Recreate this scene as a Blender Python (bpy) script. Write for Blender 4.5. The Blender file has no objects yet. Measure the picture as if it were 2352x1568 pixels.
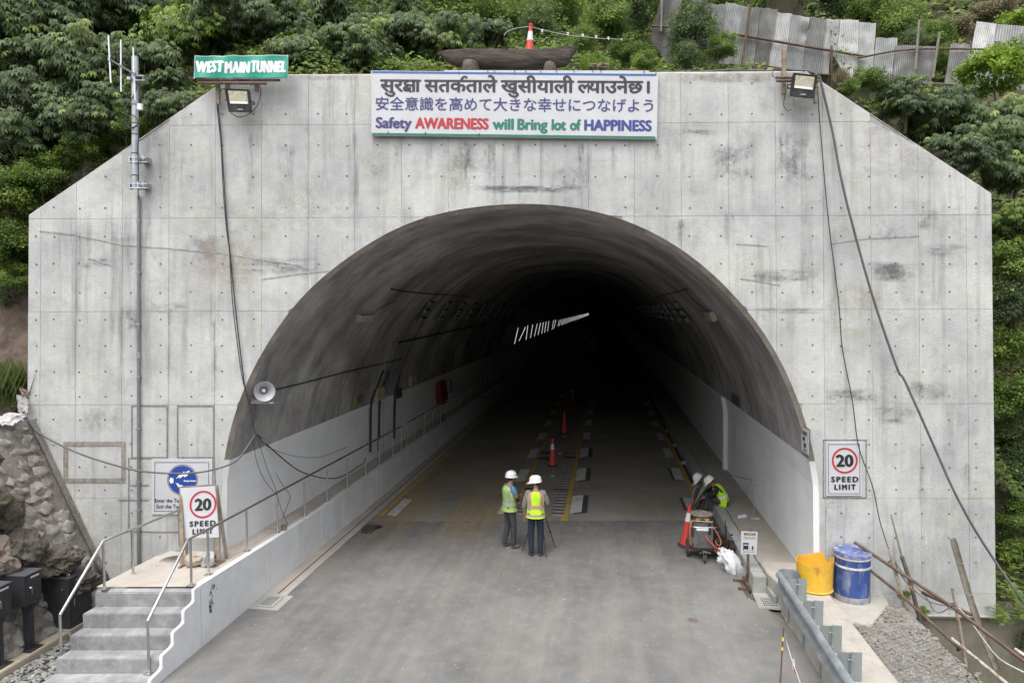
import bpy, bmesh, math, random
from mathutils import Vector, Matrix, noise, Quaternion
R = math.radians
rnd = random.Random(7)
SC = bpy.context.scene
COL = SC.collection

# ------------------------------------------------------------------ camera, sky, sun, exposure
F_PX, CAM_H = 1568.0, 5.64                 # focal length in pixels of a 2352 px wide frame; height above the road
PITCH, ROLL = math.atan(73.5 / 1568), -R(.158)
cam_d = bpy.data.cameras.new('camera'); cam = bpy.data.objects.new('camera', cam_d); COL.objects.link(cam)
cam_d.sensor_width = 36; cam_d.lens = 36 * F_PX / 2352; cam_d.clip_start = .1; cam_d.clip_end = 1500
CAM = Vector((0, -13.2, CAM_H))
cam.matrix_world = Matrix.Translation(CAM) @ Matrix.Rotation(R(90) - PITCH, 4, 'X') @ Matrix.Rotation(ROLL, 4, 'Z')
SC.camera = cam
world = bpy.data.worlds.new('World'); SC.world = world; world.use_nodes = True
wn_ = world.node_tree.nodes; wl_ = world.node_tree.links; wn_.clear()
sky = wn_.new('ShaderNodeTexSky'); sky.sky_type = 'NISHITA'; sky.sun_disc = False
SUN_EL, SUN_AZ = R(66), R(205)             # high cloud-veiled sun behind the camera, a little to the left
sky.sun_elevation = SUN_EL; sky.sun_rotation = SUN_AZ; sky.air_density = 1.0; sky.dust_density = 3.0; sky.ozone_density = 1.0
hs = wn_.new('ShaderNodeHueSaturation'); hs.inputs['Saturation'].default_value = .22   # overcast: the cloud takes the blue out
bg = wn_.new('ShaderNodeBackground'); bg.inputs['Strength'].default_value = .15
wo = wn_.new('ShaderNodeOutputWorld')
wl_.new(sky.outputs[0], hs.inputs['Color']); wl_.new(hs.outputs[0], bg.inputs[0]); wl_.new(bg.outputs[0], wo.inputs[0])
sd = bpy.data.lights.new('sun', 'SUN'); sd.energy = .9; sd.angle = R(45); sd.color = (1, .975, .94)
so = bpy.data.objects.new('sun', sd); COL.objects.link(so)
sdir = Vector((math.sin(SUN_AZ) * math.cos(SUN_EL), math.cos(SUN_AZ) * math.cos(SUN_EL), math.sin(SUN_EL)))
so.rotation_euler = sdir.to_track_quat('Z', 'Y').to_euler(); so.location = (-6, -20, 30)
SC.view_settings.view_transform = 'Standard'; SC.view_settings.look = 'None'; SC.view_settings.gamma = 1
SC.view_settings.exposure = 1.2
SC.view_settings.use_curve_mapping = False
SC.render.engine = 'CYCLES'
SC.cycles.max_bounces = 7; SC.cycles.diffuse_bounces = 5; SC.cycles.glossy_bounces = 3; SC.cycles.transparent_max_bounces = 8
SC.cycles.use_denoising = True

# ------------------------------------------------------------------ surveying helpers (photo sight lines meet real planes)
_rt, _fw = Vector((1, 0, 0)), Vector((0, math.cos(PITCH), -math.sin(PITCH)))
_up = _rt.cross(_fw)
RT = _rt * math.cos(ROLL) + _up * math.sin(ROLL); UP = _up * math.cos(ROLL) - _rt * math.sin(ROLL)
def ray(x, y): return RT * ((x - 1176) / F_PX) + UP * ((784 - y) / F_PX) + _fw
def gnd(x, y, z=0.):
    d = ray(x, y); return CAM + d * ((z - CAM_H) / d.z)
def aty(x, y, Y):
    d = ray(x, y); return CAM + d * ((Y - CAM.y) / d.y)
_d = ray(1390, 710); PHI = math.atan2(_d.x, _d.y)
DV = Vector((math.sin(PHI), math.cos(PHI), 0)); NV = Vector((math.cos(PHI), -math.sin(PHI), 0)); ZV = Vector((0, 0, 1))
def T(u, t, z=0.): return NV * u + DV * t + ZV * z            # road frame: u across, t along the tunnel
def atu(x, y, u):
    d = ray(x, y); return CAM + d * ((u - CAM.dot(NV)) / d.dot(NV))
def tz(p): return p.dot(NV), p.dot(DV), p.z
_al, _th = R(.58), R(3.38)
NOUT = Vector((-math.sin(_al), -math.cos(_al), 0)); EA = Vector((math.cos(_al), -math.sin(_al), 0))
EB = ZV * math.cos(_th) - NOUT * math.sin(_th)
WN = EA.cross(EB)                                             # outward normal of the battered portal face
P0 = CAM + ray(1176, 784) * 13.18
def W(a, b, c=0.): return P0 + EA * a + EB * b + WN * c       # wall frame: a right, b up the face, c proud of it
def wab(x, y, c=0.):
    d = ray(x, y); k = (P0 + WN * c - CAM).dot(WN) / d.dot(WN); p = CAM + d * k - P0
    return p.dot(EA), p.dot(EB)
def wpx(x, y, c=0.): a, b = wab(x, y, c); return W(a, b, c)

# ------------------------------------------------------------------ object helpers
ORG = {}
def link(o, parent=None, label=None, cat=None, group=None, kind=None):
    COL.objects.link(o)
    if parent: o.parent = parent
    if label: o['label'] = label
    if cat: o['category'] = cat
    if group: o['group'] = group
    if kind: o['kind'] = kind
    return o
def thing(name, label, cat, loc=(0, 0, 0), group=None):
    o = bpy.data.objects.new(name, None); o.location = loc; o.empty_display_size = .2
    link(o, None, label, cat, group); ORG[o] = Vector(loc); return o

class MB:
    def __init__(s): s.v = []; s.f = []; s.mi = []; s.cur = 0
    def add(s, vs, fs):
        n = len(s.v); s.v += [Vector(v) for v in vs]; s.f += [tuple(i + n for i in f) for f in fs]; s.mi += [s.cur] * len(fs); return s
    def obox(s, c, ax, ay, az):                      # half-extent vectors
        c, ax, ay, az = Vector(c), Vector(ax), Vector(ay), Vector(az)
        if ax.cross(ay).dot(az) < 0: ax, ay = ay, ax
        vs = [c + ax * i + ay * j + az * k for k in (-1, 1) for j in (-1, 1) for i in (-1, 1)]
        return s.add(vs, [(0, 2, 3, 1), (4, 5, 7, 6), (0, 1, 5, 4), (2, 6, 7, 3), (0, 4, 6, 2), (1, 3, 7, 5)])
    def box(s, c, sx, sy, sz, rz=0, rot=None):
        m = rot or Matrix.Rotation(rz, 3, 'Z')
        return s.obox(c, m @ Vector((sx / 2, 0, 0)), m @ Vector((0, sy / 2, 0)), m @ Vector((0, 0, sz / 2)))
    def tube(s, pts, r, n=8, cap=True, r2=None):
        pts = [Vector(p) for p in pts]; k = len(pts); rs = r if isinstance(r, (list, tuple)) else [r] * k
        if r2 is not None: rs = [r + (r2 - r) * i / (k - 1) for i in range(k)]
        t0 = (pts[1] - pts[0]).normalized(); ref = Vector((0, 0, 1)) if abs(t0.z) < .9 else Vector((1, 0, 0))
        nx = t0.cross(ref).normalized(); vs = []
        for i, p in enumerate(pts):
            a = pts[max(i - 1, 0)]; b = pts[min(i + 1, k - 1)]; t = (b - a)
            t = t.normalized() if t.length > 1e-9 else t0
            nx = (nx - t * nx.dot(t)); nx = nx.normalized() if nx.length > 1e-6 else t.orthogonal().normalized()
            ny = t.cross(nx)
            for j in range(n):
                q = 2 * math.pi * j / n; vs.append(p + (nx * math.cos(q) + ny * math.sin(q)) * rs[i])
        fs = [(i * n + j, i * n + (j + 1) % n, (i + 1) * n + (j + 1) % n, (i + 1) * n + j) for i in range(k - 1) for j in range(n)]
        if cap: fs += [tuple(reversed(range(n))), tuple(range((k - 1) * n, k * n))]
        return s.add(vs, fs)
    def lathe(s, prof, base=(0, 0, 0), axis=(0, 0, 1), n=24, cap=True, wob=None):
        base = Vector(base); az = Vector(axis).normalized(); ax = az.orthogonal().normalized()
        if abs(az.z) > .99: ax = Vector((1, 0, 0))
        ay = az.cross(ax); vs = []
        for i, (r, h) in enumerate(prof):
            for j in range(n):
                q = 2 * math.pi * j / n; rr, hh = (r, h) if not wob else wob(i, q, r, h)
                vs.append(base + az * hh + (ax * math.cos(q) + ay * math.sin(q)) * rr)
        k = len(prof)
        fs = [(i * n + j, i * n + (j + 1) % n, (i + 1) * n + (j + 1) % n, (i + 1) * n + j) for i in range(k - 1) for j in range(n)]
        if cap: fs += [tuple(reversed(range(n))), tuple(range((k - 1) * n, k * n))]
        return s.add(vs, fs)
    def prism(s, poly, o, ax, ay, dz):               # poly in the (ax, ay) plane, extruded by vector dz
        o, ax, ay, dz = Vector(o), Vector(ax), Vector(ay), Vector(dz); n = len(poly)
        area = sum(poly[i][0] * poly[(i + 1) % n][1] - poly[(i + 1) % n][0] * poly[i][1] for i in range(n))
        if (area > 0) != (ax.cross(ay).dot(dz) > 0): poly = poly[::-1]
        lo = [o + ax * x + ay * y for x, y in poly]; vs = lo + [p + dz for p in lo]
        return s.add(vs, [tuple(reversed(range(n))), tuple(range(n, 2 * n))] + [(i, (i + 1) % n, n + (i + 1) % n, n + i) for i in range(n)])
    def sheet(s, rows):                              # grid of points
        n = len(rows[0]); vs = [p for r_ in rows for p in r_]
        return s.add(vs, [(i * n + j, i * n + j + 1, (i + 1) * n + j + 1, (i + 1) * n + j) for i in range(len(rows) - 1) for j in range(n - 1)])
    def rock(s, c, rx, ry, rz, seed=0, rough=.25, rot=0, sub=2):
        bm = bmesh.new(); bmesh.ops.create_icosphere(bm, subdivisions=sub, radius=1); m = Matrix.Rotation(rot, 3, 'Z')
        vs = []
        for v in bm.verts:
            k = 1 + rough * noise.noise(v.co * 1.3 + Vector((seed * 3.1, seed * 1.7, seed))) * 1.6
            q = Vector((round(v.co.x * 2.2) / 2.2, round(v.co.y * 2.2) / 2.2, v.co.z)) * .35 + v.co * .65
            vs.append(Vector(c) + m @ Vector((q.x * rx * k, q.y * ry * k, q.z * rz * k)))
        bm.verts.index_update(); fs = [tuple(v.index for v in f.verts) for f in bm.faces]; bm.free(); return s.add(vs, fs)
    def ball(s, c, rx, ry=None, rz=None, sub=2, rot=None):
        ry = ry or rx; rz = rz or rx; bm = bmesh.new(); bmesh.ops.create_icosphere(bm, subdivisions=sub, radius=1)
        rot = rot or Matrix.Identity(3)
        vs = [Vector(c) + rot @ Vector((v.co.x * rx, v.co.y * ry, v.co.z * rz)) for v in bm.verts]
        fs = [tuple(v.index for v in f.verts) for f in bm.faces]; bm.free(); return s.add(vs, fs)
    def mesh(s, name, mats, org=Vector(), smooth=False, bevel=0, ang=35):
        me = bpy.data.meshes.new(name); me.from_pydata([v - org for v in s.v], [], s.f)
        for m in (mats if isinstance(mats, (list, tuple)) else [mats]): me.materials.append(m)
        if any(s.mi): me.polygons.foreach_set('material_index', s.mi)
        if bevel:
            bm = bmesh.new(); bm.from_mesh(me)
            es = [e for e in bm.edges if len(e.link_faces) == 2 and e.calc_face_angle(0) > R(30)]
            bmesh.ops.bevel(bm, geom=es, offset=bevel, segments=2, affect='EDGES', clamp_overlap=True); bm.to_mesh(me); bm.free()
        if smooth or bevel:
            me.polygons.foreach_set('use_smooth', [True] * len(me.polygons)); me.set_sharp_from_angle(angle=R(ang))
        me.update(); return me
    def build(s, name, mats, parent=None, label=None, cat=None, group=None, kind=None, smooth=False, bevel=0, loc=None, ang=35):
        if parent is not None: org = ORG.get(parent, Vector())
        else:
            org = Vector(loc) if loc is not None else Vector()
            if loc is None and label and s.v:
                org = Vector((sum(v.x for v in s.v) / len(s.v), sum(v.y for v in s.v) / len(s.v), min(v.z for v in s.v)))
        o = bpy.data.objects.new(name, s.mesh(name, mats, org, smooth, bevel, ang)); link(o, parent, label, cat, group, kind)
        if parent is None: o.location = org
        ORG[o] = org; return o
def dup(root, loc, rot=None, label=None, parent=None, top=True):
    c = root.copy(); COL.objects.link(c); c.parent = parent
    if top:
        c.location = loc
        if rot is not None: c.rotation_euler = rot
        if label: c['label'] = label
    for ch in [o for o in root.children]: dup(ch, None, None, None, c, False)
    return c
def catmull(pts, k=6):
    pts = [Vector(p) for p in pts]; P = [pts[0]] + pts + [pts[-1]]; out = []
    for i in range(1, len(P) - 2):
        a, b, c, d = P[i - 1], P[i], P[i + 1], P[i + 2]
        for j in range(k):
            t = j / k; out.append(.5 * ((2 * b) + (c - a) * t + (2 * a - 5 * b + 4 * c - d) * t * t + (3 * b - a - 3 * c + d) * t ** 3))
    return out + [pts[-1]]

# ------------------------------------------------------------------ materials
def nodes(name):
    m = bpy.data.materials.new(name); m.use_nodes = True; nt = m.node_tree
    return m, nt, nt.nodes['Principled BSDF']
def coords(nt, space='obj', scale=(1, 1, 1), rot=(0, 0, 0)):
    if space == 'pos': c = nt.nodes.new('ShaderNodeNewGeometry').outputs['Position']
    else: c = nt.nodes.new('ShaderNodeTexCoord').outputs['Object']
    if any(rot):
        m0 = nt.nodes.new('ShaderNodeMapping'); m0.inputs['Rotation'].default_value = rot; nt.links.new(c, m0.inputs[0]); c = m0.outputs[0]
    mp = nt.nodes.new('ShaderNodeMapping'); mp.inputs['Scale'].default_value = scale
    nt.links.new(c, mp.inputs[0]); return mp.outputs[0]
def nz(nt, co, scale, detail=4, rough=.6, lo=.3, hi=.7, dist=0):
    n = nt.nodes.new('ShaderNodeTexNoise'); n.inputs['Scale'].default_value = scale; n.inputs['Detail'].default_value = detail
    n.inputs['Roughness'].default_value = rough; n.inputs['Distortion'].default_value = dist
    nt.links.new(co, n.inputs['Vector']); mr = nt.nodes.new('ShaderNodeMapRange'); mr.inputs['From Min'].default_value = lo; mr.inputs['From Max'].default_value = hi
    nt.links.new(n.outputs['Fac'], mr.inputs[0]); return mr.outputs[0]
def mix(nt, fac, a, b, mode='MIX'):
    m = nt.nodes.new('ShaderNodeMix'); m.data_type = 'RGBA'; m.blend_type = mode
    for i, v in ((0, fac), (6, a), (7, b)):
        if hasattr(v, 'is_linked') or hasattr(v, 'links'): nt.links.new(v, m.inputs[i])
        elif i == 0: m.inputs[0].default_value = v
        else: m.inputs[i].default_value = (*v, 1) if len(v) == 3 else v
    return m.outputs[2]
def mul(nt, a, b, op='MULTIPLY'):
    m = nt.nodes.new('ShaderNodeMath'); m.operation = op
    for i, v in ((0, a), (1, b)):
        if isinstance(v, (int, float)): m.inputs[i].default_value = v
        else: nt.links.new(v, m.inputs[i])
    return m.outputs[0]
def bump(nt, bs, h, strength, dist=.02):
    b = nt.nodes.new('ShaderNodeBump'); b.inputs['Strength'].default_value = strength; b.inputs['Distance'].default_value = dist
    nt.links.new(h, b.inputs['Height']); nt.links.new(b.outputs[0], bs.inputs['Normal'])
def mat(name, col, rough=.6, metal=0, var=.25, vs=6, dirt=None, ds=2.5, da=.5, bmp=.15, bs_=60, stretch=(1, 1, 1), spec=None, space='obj', lo=.45, hi=.7):
    m, nt, bs = nodes(name); co = coords(nt, space, stretch)
    dark = tuple(c * (1 - var) for c in col); lite = tuple(min(1, c * (1 + var)) for c in col)
    c = mix(nt, nz(nt, co, vs, 5), dark, lite)
    if dirt: c = mix(nt, mul(nt, nz(nt, co, ds, 6, .65, lo, hi), da), c, dirt)
    nt.links.new(c, bs.inputs['Base Color']); bs.inputs['Metallic'].default_value = metal
    rr = nt.nodes.new('ShaderNodeMapRange'); rr.inputs['To Min'].default_value = max(.05, rough - .12); rr.inputs['To Max'].default_value = min(1, rough + .12)
    nt.links.new(nz(nt, co, vs * 1.7, 3), rr.inputs[0]); nt.links.new(rr.outputs[0], bs.inputs['Roughness'])
    if spec is not None: bs.inputs['Specular IOR Level'].default_value = spec
    if bmp: bump(nt, bs, nz(nt, co, bs_, 3), bmp, .01)
    return m
def concrete(name, c0, c1, stain, stain_amt=.6, streak=True, panels=.04, warm=(.44, .42, .35), vs=.55, warm_amt=.35, blot=.75):
    m, nt, bs = nodes(name); P = coords(nt, 'pos')
    S = coords(nt, 'pos', (2.6, .6, .16)); S2 = coords(nt, 'pos', (7, 1, .5))
    c = mix(nt, nz(nt, P, vs, 6, .62, .34, .66), c0, c1)
    c = mix(nt, mul(nt, nz(nt, P, .9, 5, .6, .5, .68, 1.2), warm_amt), c, warm)
    c = mix(nt, mul(nt, nz(nt, P, 2.3, 8, .75, .48, .75, .6), blot * .4), c, tuple(x * .6 for x in c0))
    if streak:
        st = mul(nt, nz(nt, S, 1.6, 6, .65, .5, .74), nz(nt, P, .45, 3, .5, .38, .66))
        c = mix(nt, mul(nt, st, stain_amt), c, stain)
        c = mix(nt, mul(nt, nz(nt, S2, 1.2, 5, .6, .52, .8), .22), c, tuple(min(1, x * 1.35) for x in c1))
    c = mix(nt, mul(nt, nz(nt, P, 38, 3, .8, .62, .7), .45), c, tuple(x * .45 for x in c0))
    c = mix(nt, mul(nt, nz(nt, P, 11, 6, .8, .4, .7), .16), c, tuple(x * .55 for x in c0))
    if panels:
        oi = nt.nodes.new('ShaderNodeObjectInfo'); mr = nt.nodes.new('ShaderNodeMapRange'); mr.inputs['To Min'].default_value = 1 - panels * 1.5; mr.inputs['To Max'].default_value = 1 + panels
        nt.links.new(oi.outputs['Random'], mr.inputs[0]); hv = nt.nodes.new('ShaderNodeHueSaturation'); nt.links.new(mr.outputs[0], hv.inputs['Value']); nt.links.new(c, hv.inputs['Color']); c = hv.outputs[0]
    nt.links.new(c, bs.inputs['Base Color']); bs.inputs['Roughness'].default_value = .82; bs.inputs['Specular IOR Level'].default_value = .3
    bump(nt, bs, mul(nt, nz(nt, P, 30, 5, .7, .3, .7), nz(nt, P, 1.4, 6, .7, .2, .8), 'ADD'), .35, .015)
    return m

M = {}
M['wall'] = concrete('wall_concrete', (.38, .384, .38), (.575, .575, .56), (.13, .13, .13), .9, True, .035, (.53, .515, .44), .62, .5, 1.25)
M['wall_dark'] = mat('joint_mortar', (.33, .33, .32), .9, var=.3, space='pos')  # the backing slab's own grey, seen between the panels
M['chamfer'] = mat('arch_chamfer_concrete', (.27, .24, .205), .85, var=.35, vs=3, space='pos', dirt=(.15, .13, .11), ds=2, da=.7)
M['soot'] = None
def vault_mat():
    m, nt, bs = nodes('sooty_lining_concrete'); P = coords(nt, 'pos'); C1 = coords(nt, 'pos', (.7, 1.3, .6), (0, 0, .13)); C2 = coords(nt, 'pos', (.9, 2.4, .7), (0, 0, .13)); C3 = coords(nt, 'pos', (.45, 8, .36), (.12, 0, .13))
    c = mix(nt, nz(nt, P, .32, 5, .6, .38, .62), (.22, .21, .205), (.52, .51, .50))
    c = mix(nt, mul(nt, nz(nt, P, .55, 4, .6, .48, .64), .45), c, (.20, .155, .145))
    c = mix(nt, mul(nt, nz(nt, C1, 1.0, 7, .72, .46, .66), .62), c, (.085, .076, .074))
    c = mix(nt, mul(nt, nz(nt, C2, .9, 6, .7, .54, .76), .35), c, (.56, .55, .545))
    c = mix(nt, mul(nt, nz(nt, C3, 1.5, 5, .7, .54, .74), .12), c, (.10, .09, .088))
    c = mix(nt, mul(nt, nz(nt, P, 5, 7, .8, .46, .75), .4), c, (.11, .105, .10))
    nt.links.new(c, bs.inputs['Base Color']); bs.inputs['Roughness'].default_value = .75; bump(nt, bs, nz(nt, P, 12, 6, .8), .3, .02); return m
M['soot'] = vault_mat()
M['white_wall'] = mat('white_wall_coating', (.80, .81, .82), .45, var=.05, vs=.8, space='pos', dirt=(.45, .45, .44), ds=1.2, da=.25, bmp=.05, bs_=20)
M['white_paint'] = mat('white_paint', (.80, .80, .80), .45, var=.04, vs=3, bmp=.04)
M['kerb_white'] = mat('white_painted_render', (.72, .73, .745), .55, var=.06, vs=1.5, space='pos', dirt=(.42, .41, .39), ds=1.6, da=.35)
M['tie'] = mat('tie_hole_plug', (.12, .12, .115), .9, var=.3)
M['steps'] = concrete('step_concrete', (.21, .215, .22), (.40, .40, .395), (.09, .09, .095), .95, True, .05, (.40, .40, .39), 3.2, .3, 1.4)
M['pave'] = concrete('walkway_concrete', (.42, .375, .33), (.53, .48, .43), (.26, .22, .19), .5, False, 0, (.46, .40, .34), .9, .5)
M['slab'] = concrete('slab_concrete', (.33, .315, .28), (.45, .43, .385), (.20, .19, .17), .4, False, .02, (.50, .46, .38), 1.1, .3)
M['kerb'] = concrete('kerb_concrete', (.30, .305, .29), (.40, .41, .39), (.14, .15, .14), .8, False, .03, (.36, .34, .28), 1.5, .3, 1.2)
M['gravelbase'] = mat('grey_fill', (.22, .21, .19), .95, var=.4, vs=12, space='pos', bmp=.6, bs_=50)
# ------------------------------------------------------------------ portal wall
OUT = [wab(65, 492), wab(533, 171), wab(1853, 162.6), wab(2276, 442)]
OUT[0] = (wab(64, 784)[0], OUT[0][1]); OUT[3] = (wab(2281, 784)[0], OUT[3][1])
AL, AR = OUT[0][0], OUT[3][0]
def outline(a):
    for (x0, y0), (x1, y1) in zip(OUT, OUT[1:]):
        if x0 <= a <= x1: return y0 + (y1 - y0) * (a - x0) / (x1 - x0)
    return OUT[0][1] if a < AL else OUT[3][1]
ARCH_PX = [(508, 1109), (513, 1057), (523.8, 999.6), (536.1, 956.5), (554.5, 903.2), (577, 851.9), (603.7, 802.7), (636.6, 751.4), (675, 700), (706.3, 665.3), (751.4, 624.3), (815, 577.1), (874.4, 540.5), (919.6, 518.5), (967, 500), (1031.5, 481.6), (1117, 467.3), (1216, 463), (1315, 469.5), (1400, 487), (1491, 522), (1566.3, 568), (1619, 610), (1675, 662), (1719.4, 712.3), (1763.9, 773.5), (1791.7, 820.8), (1817, 876.5), (1837, 926.6), (1855.7, 982.2), (1868, 1032.3), (1876, 1075), (1881, 1115)]
arch = [Vector((*wab(x, y), 0)) for x, y in ARCH_PX]
for _ in range(2):
    arch = [arch[0]] + [(arch[i - 1] + arch[i] * 2 + arch[i + 1]) / 4 for i in range(1, len(arch) - 1)] + [arch[-1]]
arch = [(p.x, p.y) for p in catmull(arch, 3)]
B_FOOT = -5.30
ARC_L, ARC_R = arch[0][0], arch[-1][0]
def arch_top(a):
    if a < ARC_L or a > ARC_R: return None
    for (x0, y0), (x1, y1) in zip(arch, arch[1:]):
        if x0 <= a <= x1 and x1 > x0: return y0 + (y1 - y0) * (a - x0) / (x1 - x0)
    return arch[0][1]
pw = thing('portal_wall', 'huge grey concrete tunnel portal wall with chamfered upper corners and round arch opening', 'wall', W(-5.6, -5.2))
SEAM_X = [92.3, 173.6, 280, 387, 493.5, 600, 707.6, 814.5, 922, 1030, 1137.5, 1243.5, 1353, 1459, 1566.5, 1675.7, 1784, 1893, 2002.6, 2112, 2222]
seam_a = [AL] + [wab(x, 784)[0] for x in SEAM_X] + [AR]
seam_b = [-5.30, -4.83, -3.02, -1.21, .6, 2.41, 4.22, 5.6]
extra = [p[0] for p in arch] + [o[0] for o in OUT]
PT = .06
for ci in range(len(seam_a) - 1):
    for ri in range(len(seam_b) - 1):
        g_ = .003
        x0, x1 = seam_a[ci] + g_, seam_a[ci + 1] - g_; b0, b1 = seam_b[ri] + g_, seam_b[ri + 1] - g_
        if ri == 0 and x0 < 4.9: continue
        xs = sorted(set([x0, x1] + [round(e, 4) for e in extra if x0 + .003 < e < x1 - .003] + [e for e in (ARC_L - .001, ARC_R + .001) if x0 < e < x1]))
        runs, run = [], []
        for x in xs:
            tp = min(b1, outline(x) - .03); at = arch_top(x); bt = b0 if at is None else max(b0, at)
            if tp - bt > .004: run.append((x, bt, tp))
            else:
                if len(run) > 1: runs.append(run)
                run = []
        if len(run) > 1: runs.append(run)
        if not runs: continue
        mb = MB(); dz = (rnd.random() - .5) * .004
        for run in runs:
            poly = [(x, b) for x, b, t in run] + [(x, t) for x, b, t in reversed(run)]
            mb.prism(poly, W(0, 0, -PT), EA, EB, WN * (PT + dz))
        mb.build('panel', M['wall'], pw)
# backing slab (dark joints show it), side and top thickness
def wall_solid(c0, c1, off, mname, name):
    mb = MB(); xs = sorted(set([AL + off, AR - off] + [x for x in extra if AL + off < x < AR - off] + [ARC_L - .002, ARC_R + .002]))
    run = []; runs = []
    for x in xs:
        at = arch_top(x); bt = B_FOOT if at is None else at; run.append((x, bt, outline(x) - .03 - off))
    segL = [r for r in run if r[0] < ARC_L]; segM = [r for r in run if ARC_L <= r[0] <= ARC_R]; segR = [r for r in run if r[0] > ARC_R]
    for sg in (segL, [(segL[-1][0], segM[0][1], segL[-1][2])] + segM + [(segR[0][0], segM[-1][1], segR[0][2])], segR):
        mb.prism([(x, b) for x, b, t in sg] + [(x, t) for x, b, t in reversed(sg)], W(0, 0, c0), EA, EB, WN * (c1 - c0))
    return mb.build(name, M[mname], pw)
wall_solid(-.40, -PT + .045, .006, 'wall_dark', 'core')
# pale arris running along the top edges
mb = MB()
for (x0, y0), (x1, y1) in zip(OUT, OUT[1:]):
    d = Vector((x1 - x0, y1 - y0, 0)).normalized(); nn = Vector((-d.y, d.x, 0))
    mb.add([W(x0, y0 - .03, .0), W(x1, y1 - .03, .0), W(x1, y1, -.03), W(x0, y0, -.03), W(x0, y0 - .03, -.4), W(x1, y1 - .03, -.4), W(x1, y1, -.4), W(x0, y0, -.4)],
           [(0, 1, 2, 3), (0, 4, 5, 1), (4, 7, 6, 5), (3, 2, 6, 7), (0, 3, 7, 4), (1, 5, 6, 2)])
mb.build('coping', mat('coping_mortar', (.46, .42, .40), .85, var=.25, vs=5, space='pos', dirt=(.2, .19, .17), ds=1.6), pw)
# form tie holes
TIE_X = [148, 216, 320, 424, 528, 640, 764, 890, 1014, 1143, 1273, 1382, 1513, 1627, 1739, 1851, 1957, 2066, 2176, 2266]
TIE_X = [146, 215, 320, 424.5, 527, 641.6, 765.6, 889, 1014.5, 1143]  # crop px / 1.68 / 1.7415 below
tie_cols = [x * .3418 for x in (245, 362, 535, 708, 883, 1077, 1285, 1494, 1703, 1920, 2140, 2332)]
tie_cols += [775.2 + x * .3418 for x in (270, 483, 702, 918, 1110, 1325, 1527, 1733, 1935, 2148)] + [1493 + x * .3653 for x in (250, 448, 639, 830, 1021, 1202, 1378, 1545, 1713, 1881, 2048)]
tie_rows = [y / 1.68 / 1.7415 for y in (557, 768, 977, 1187, 1397, 1589, 1772, 1964, 2147, 2321, 2496, 2661, 2819, 2985, 3140, 3290, 3450, 3610, 3780)]
SIGNS = [(340, 500, 1045, 1190), (1890, 1990, 1005, 1145), (845, 1520, 150, 325)]
mbt = MB(); ring = MB()
for x in tie_cols:
    for y in tie_rows:
        if any(a < x < b and c < y < d for a, b, c, d in SIGNS): continue
        jx, jy = x + rnd.uniform(-1.2, 1.2), y + rnd.uniform(-1.5, 1.5)
        a, b = wab(jx, jy); at = arch_top(a)
        if b > outline(a) - .2 or (at is not None and b < at + .12) or a < AL + .1 or a > AR - .1 or b < -5.2: continue
        if rnd.random() < .04: continue
        mbt.lathe([(.0185, 0), (.0185, .003)], W(a, b, .001), WN, 9)
mbt.build('tie_hole', M['tie'], pw, kind='stuff')
# pale tool-finish repairs and dark grouted outlines around former openings
def strip(mb, pts, w, c=.004, th=.004):
    for (xa, ya), (xb, yb) in zip(pts, pts[1:]):
        a0, a1 = Vector((*wab(xa, ya), 0)), Vector((*wab(xb, yb), 0)); d = (a1 - a0).normalized(); n_ = Vector((-d.y, d.x, 0)) * w / 2; e = d * w / 2
        q = [a0 - e + n_, a0 - e - n_, a1 + e - n_, a1 + e + n_]
        mb.prism([(v.x, v.y) for v in q], W(0, 0, c), EA, EB, WN * th)
mb = MB()
rr2 = random.Random(3)
for rect, w in (([(151, 1019), (284, 1019), (284, 1103), (151, 1103), (151, 1019)], .085),):
    for k in range(4): strip(mb, rect[k:k + 2], w, .004 + .0006 * k)
mb.build('mortar_outline', mat('brown_mortar', (.25, .225, .195), .9, var=.35, vs=14, space='pos'), pw)
mb = MB()
for rect in ([(303, 932), (384, 932), (384, 1050), (303, 1050), (303, 932)], [(408, 932), (491, 932), (491, 1050), (408, 1050), (408, 932)],
             [(296, 1052), (296, 1210)], [(300, 1052), (345, 1052)], [(300, 1114), (340, 1114)], [(300, 1219), (352, 1221)], [(352, 1221), (420, 1221)], [(272, 1148), (340, 1148)], [(492, 1052), (498, 1180)],
             [(1891, 1010), (1891, 1142)], [(1989, 1010), (1989, 1142)], [(1891, 1142), (1989, 1143)], [(1891, 1010), (1989, 1010)]):
    for k in range(len(rect) - 1): strip(mb, rect[k:k + 2], .022, .005 + .0005 * k)
mb.build('grout_outline', mat('dark_grout', (.20, .195, .175), .9, var=.45, vs=20, space='pos'), pw, kind='stuff')

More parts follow.
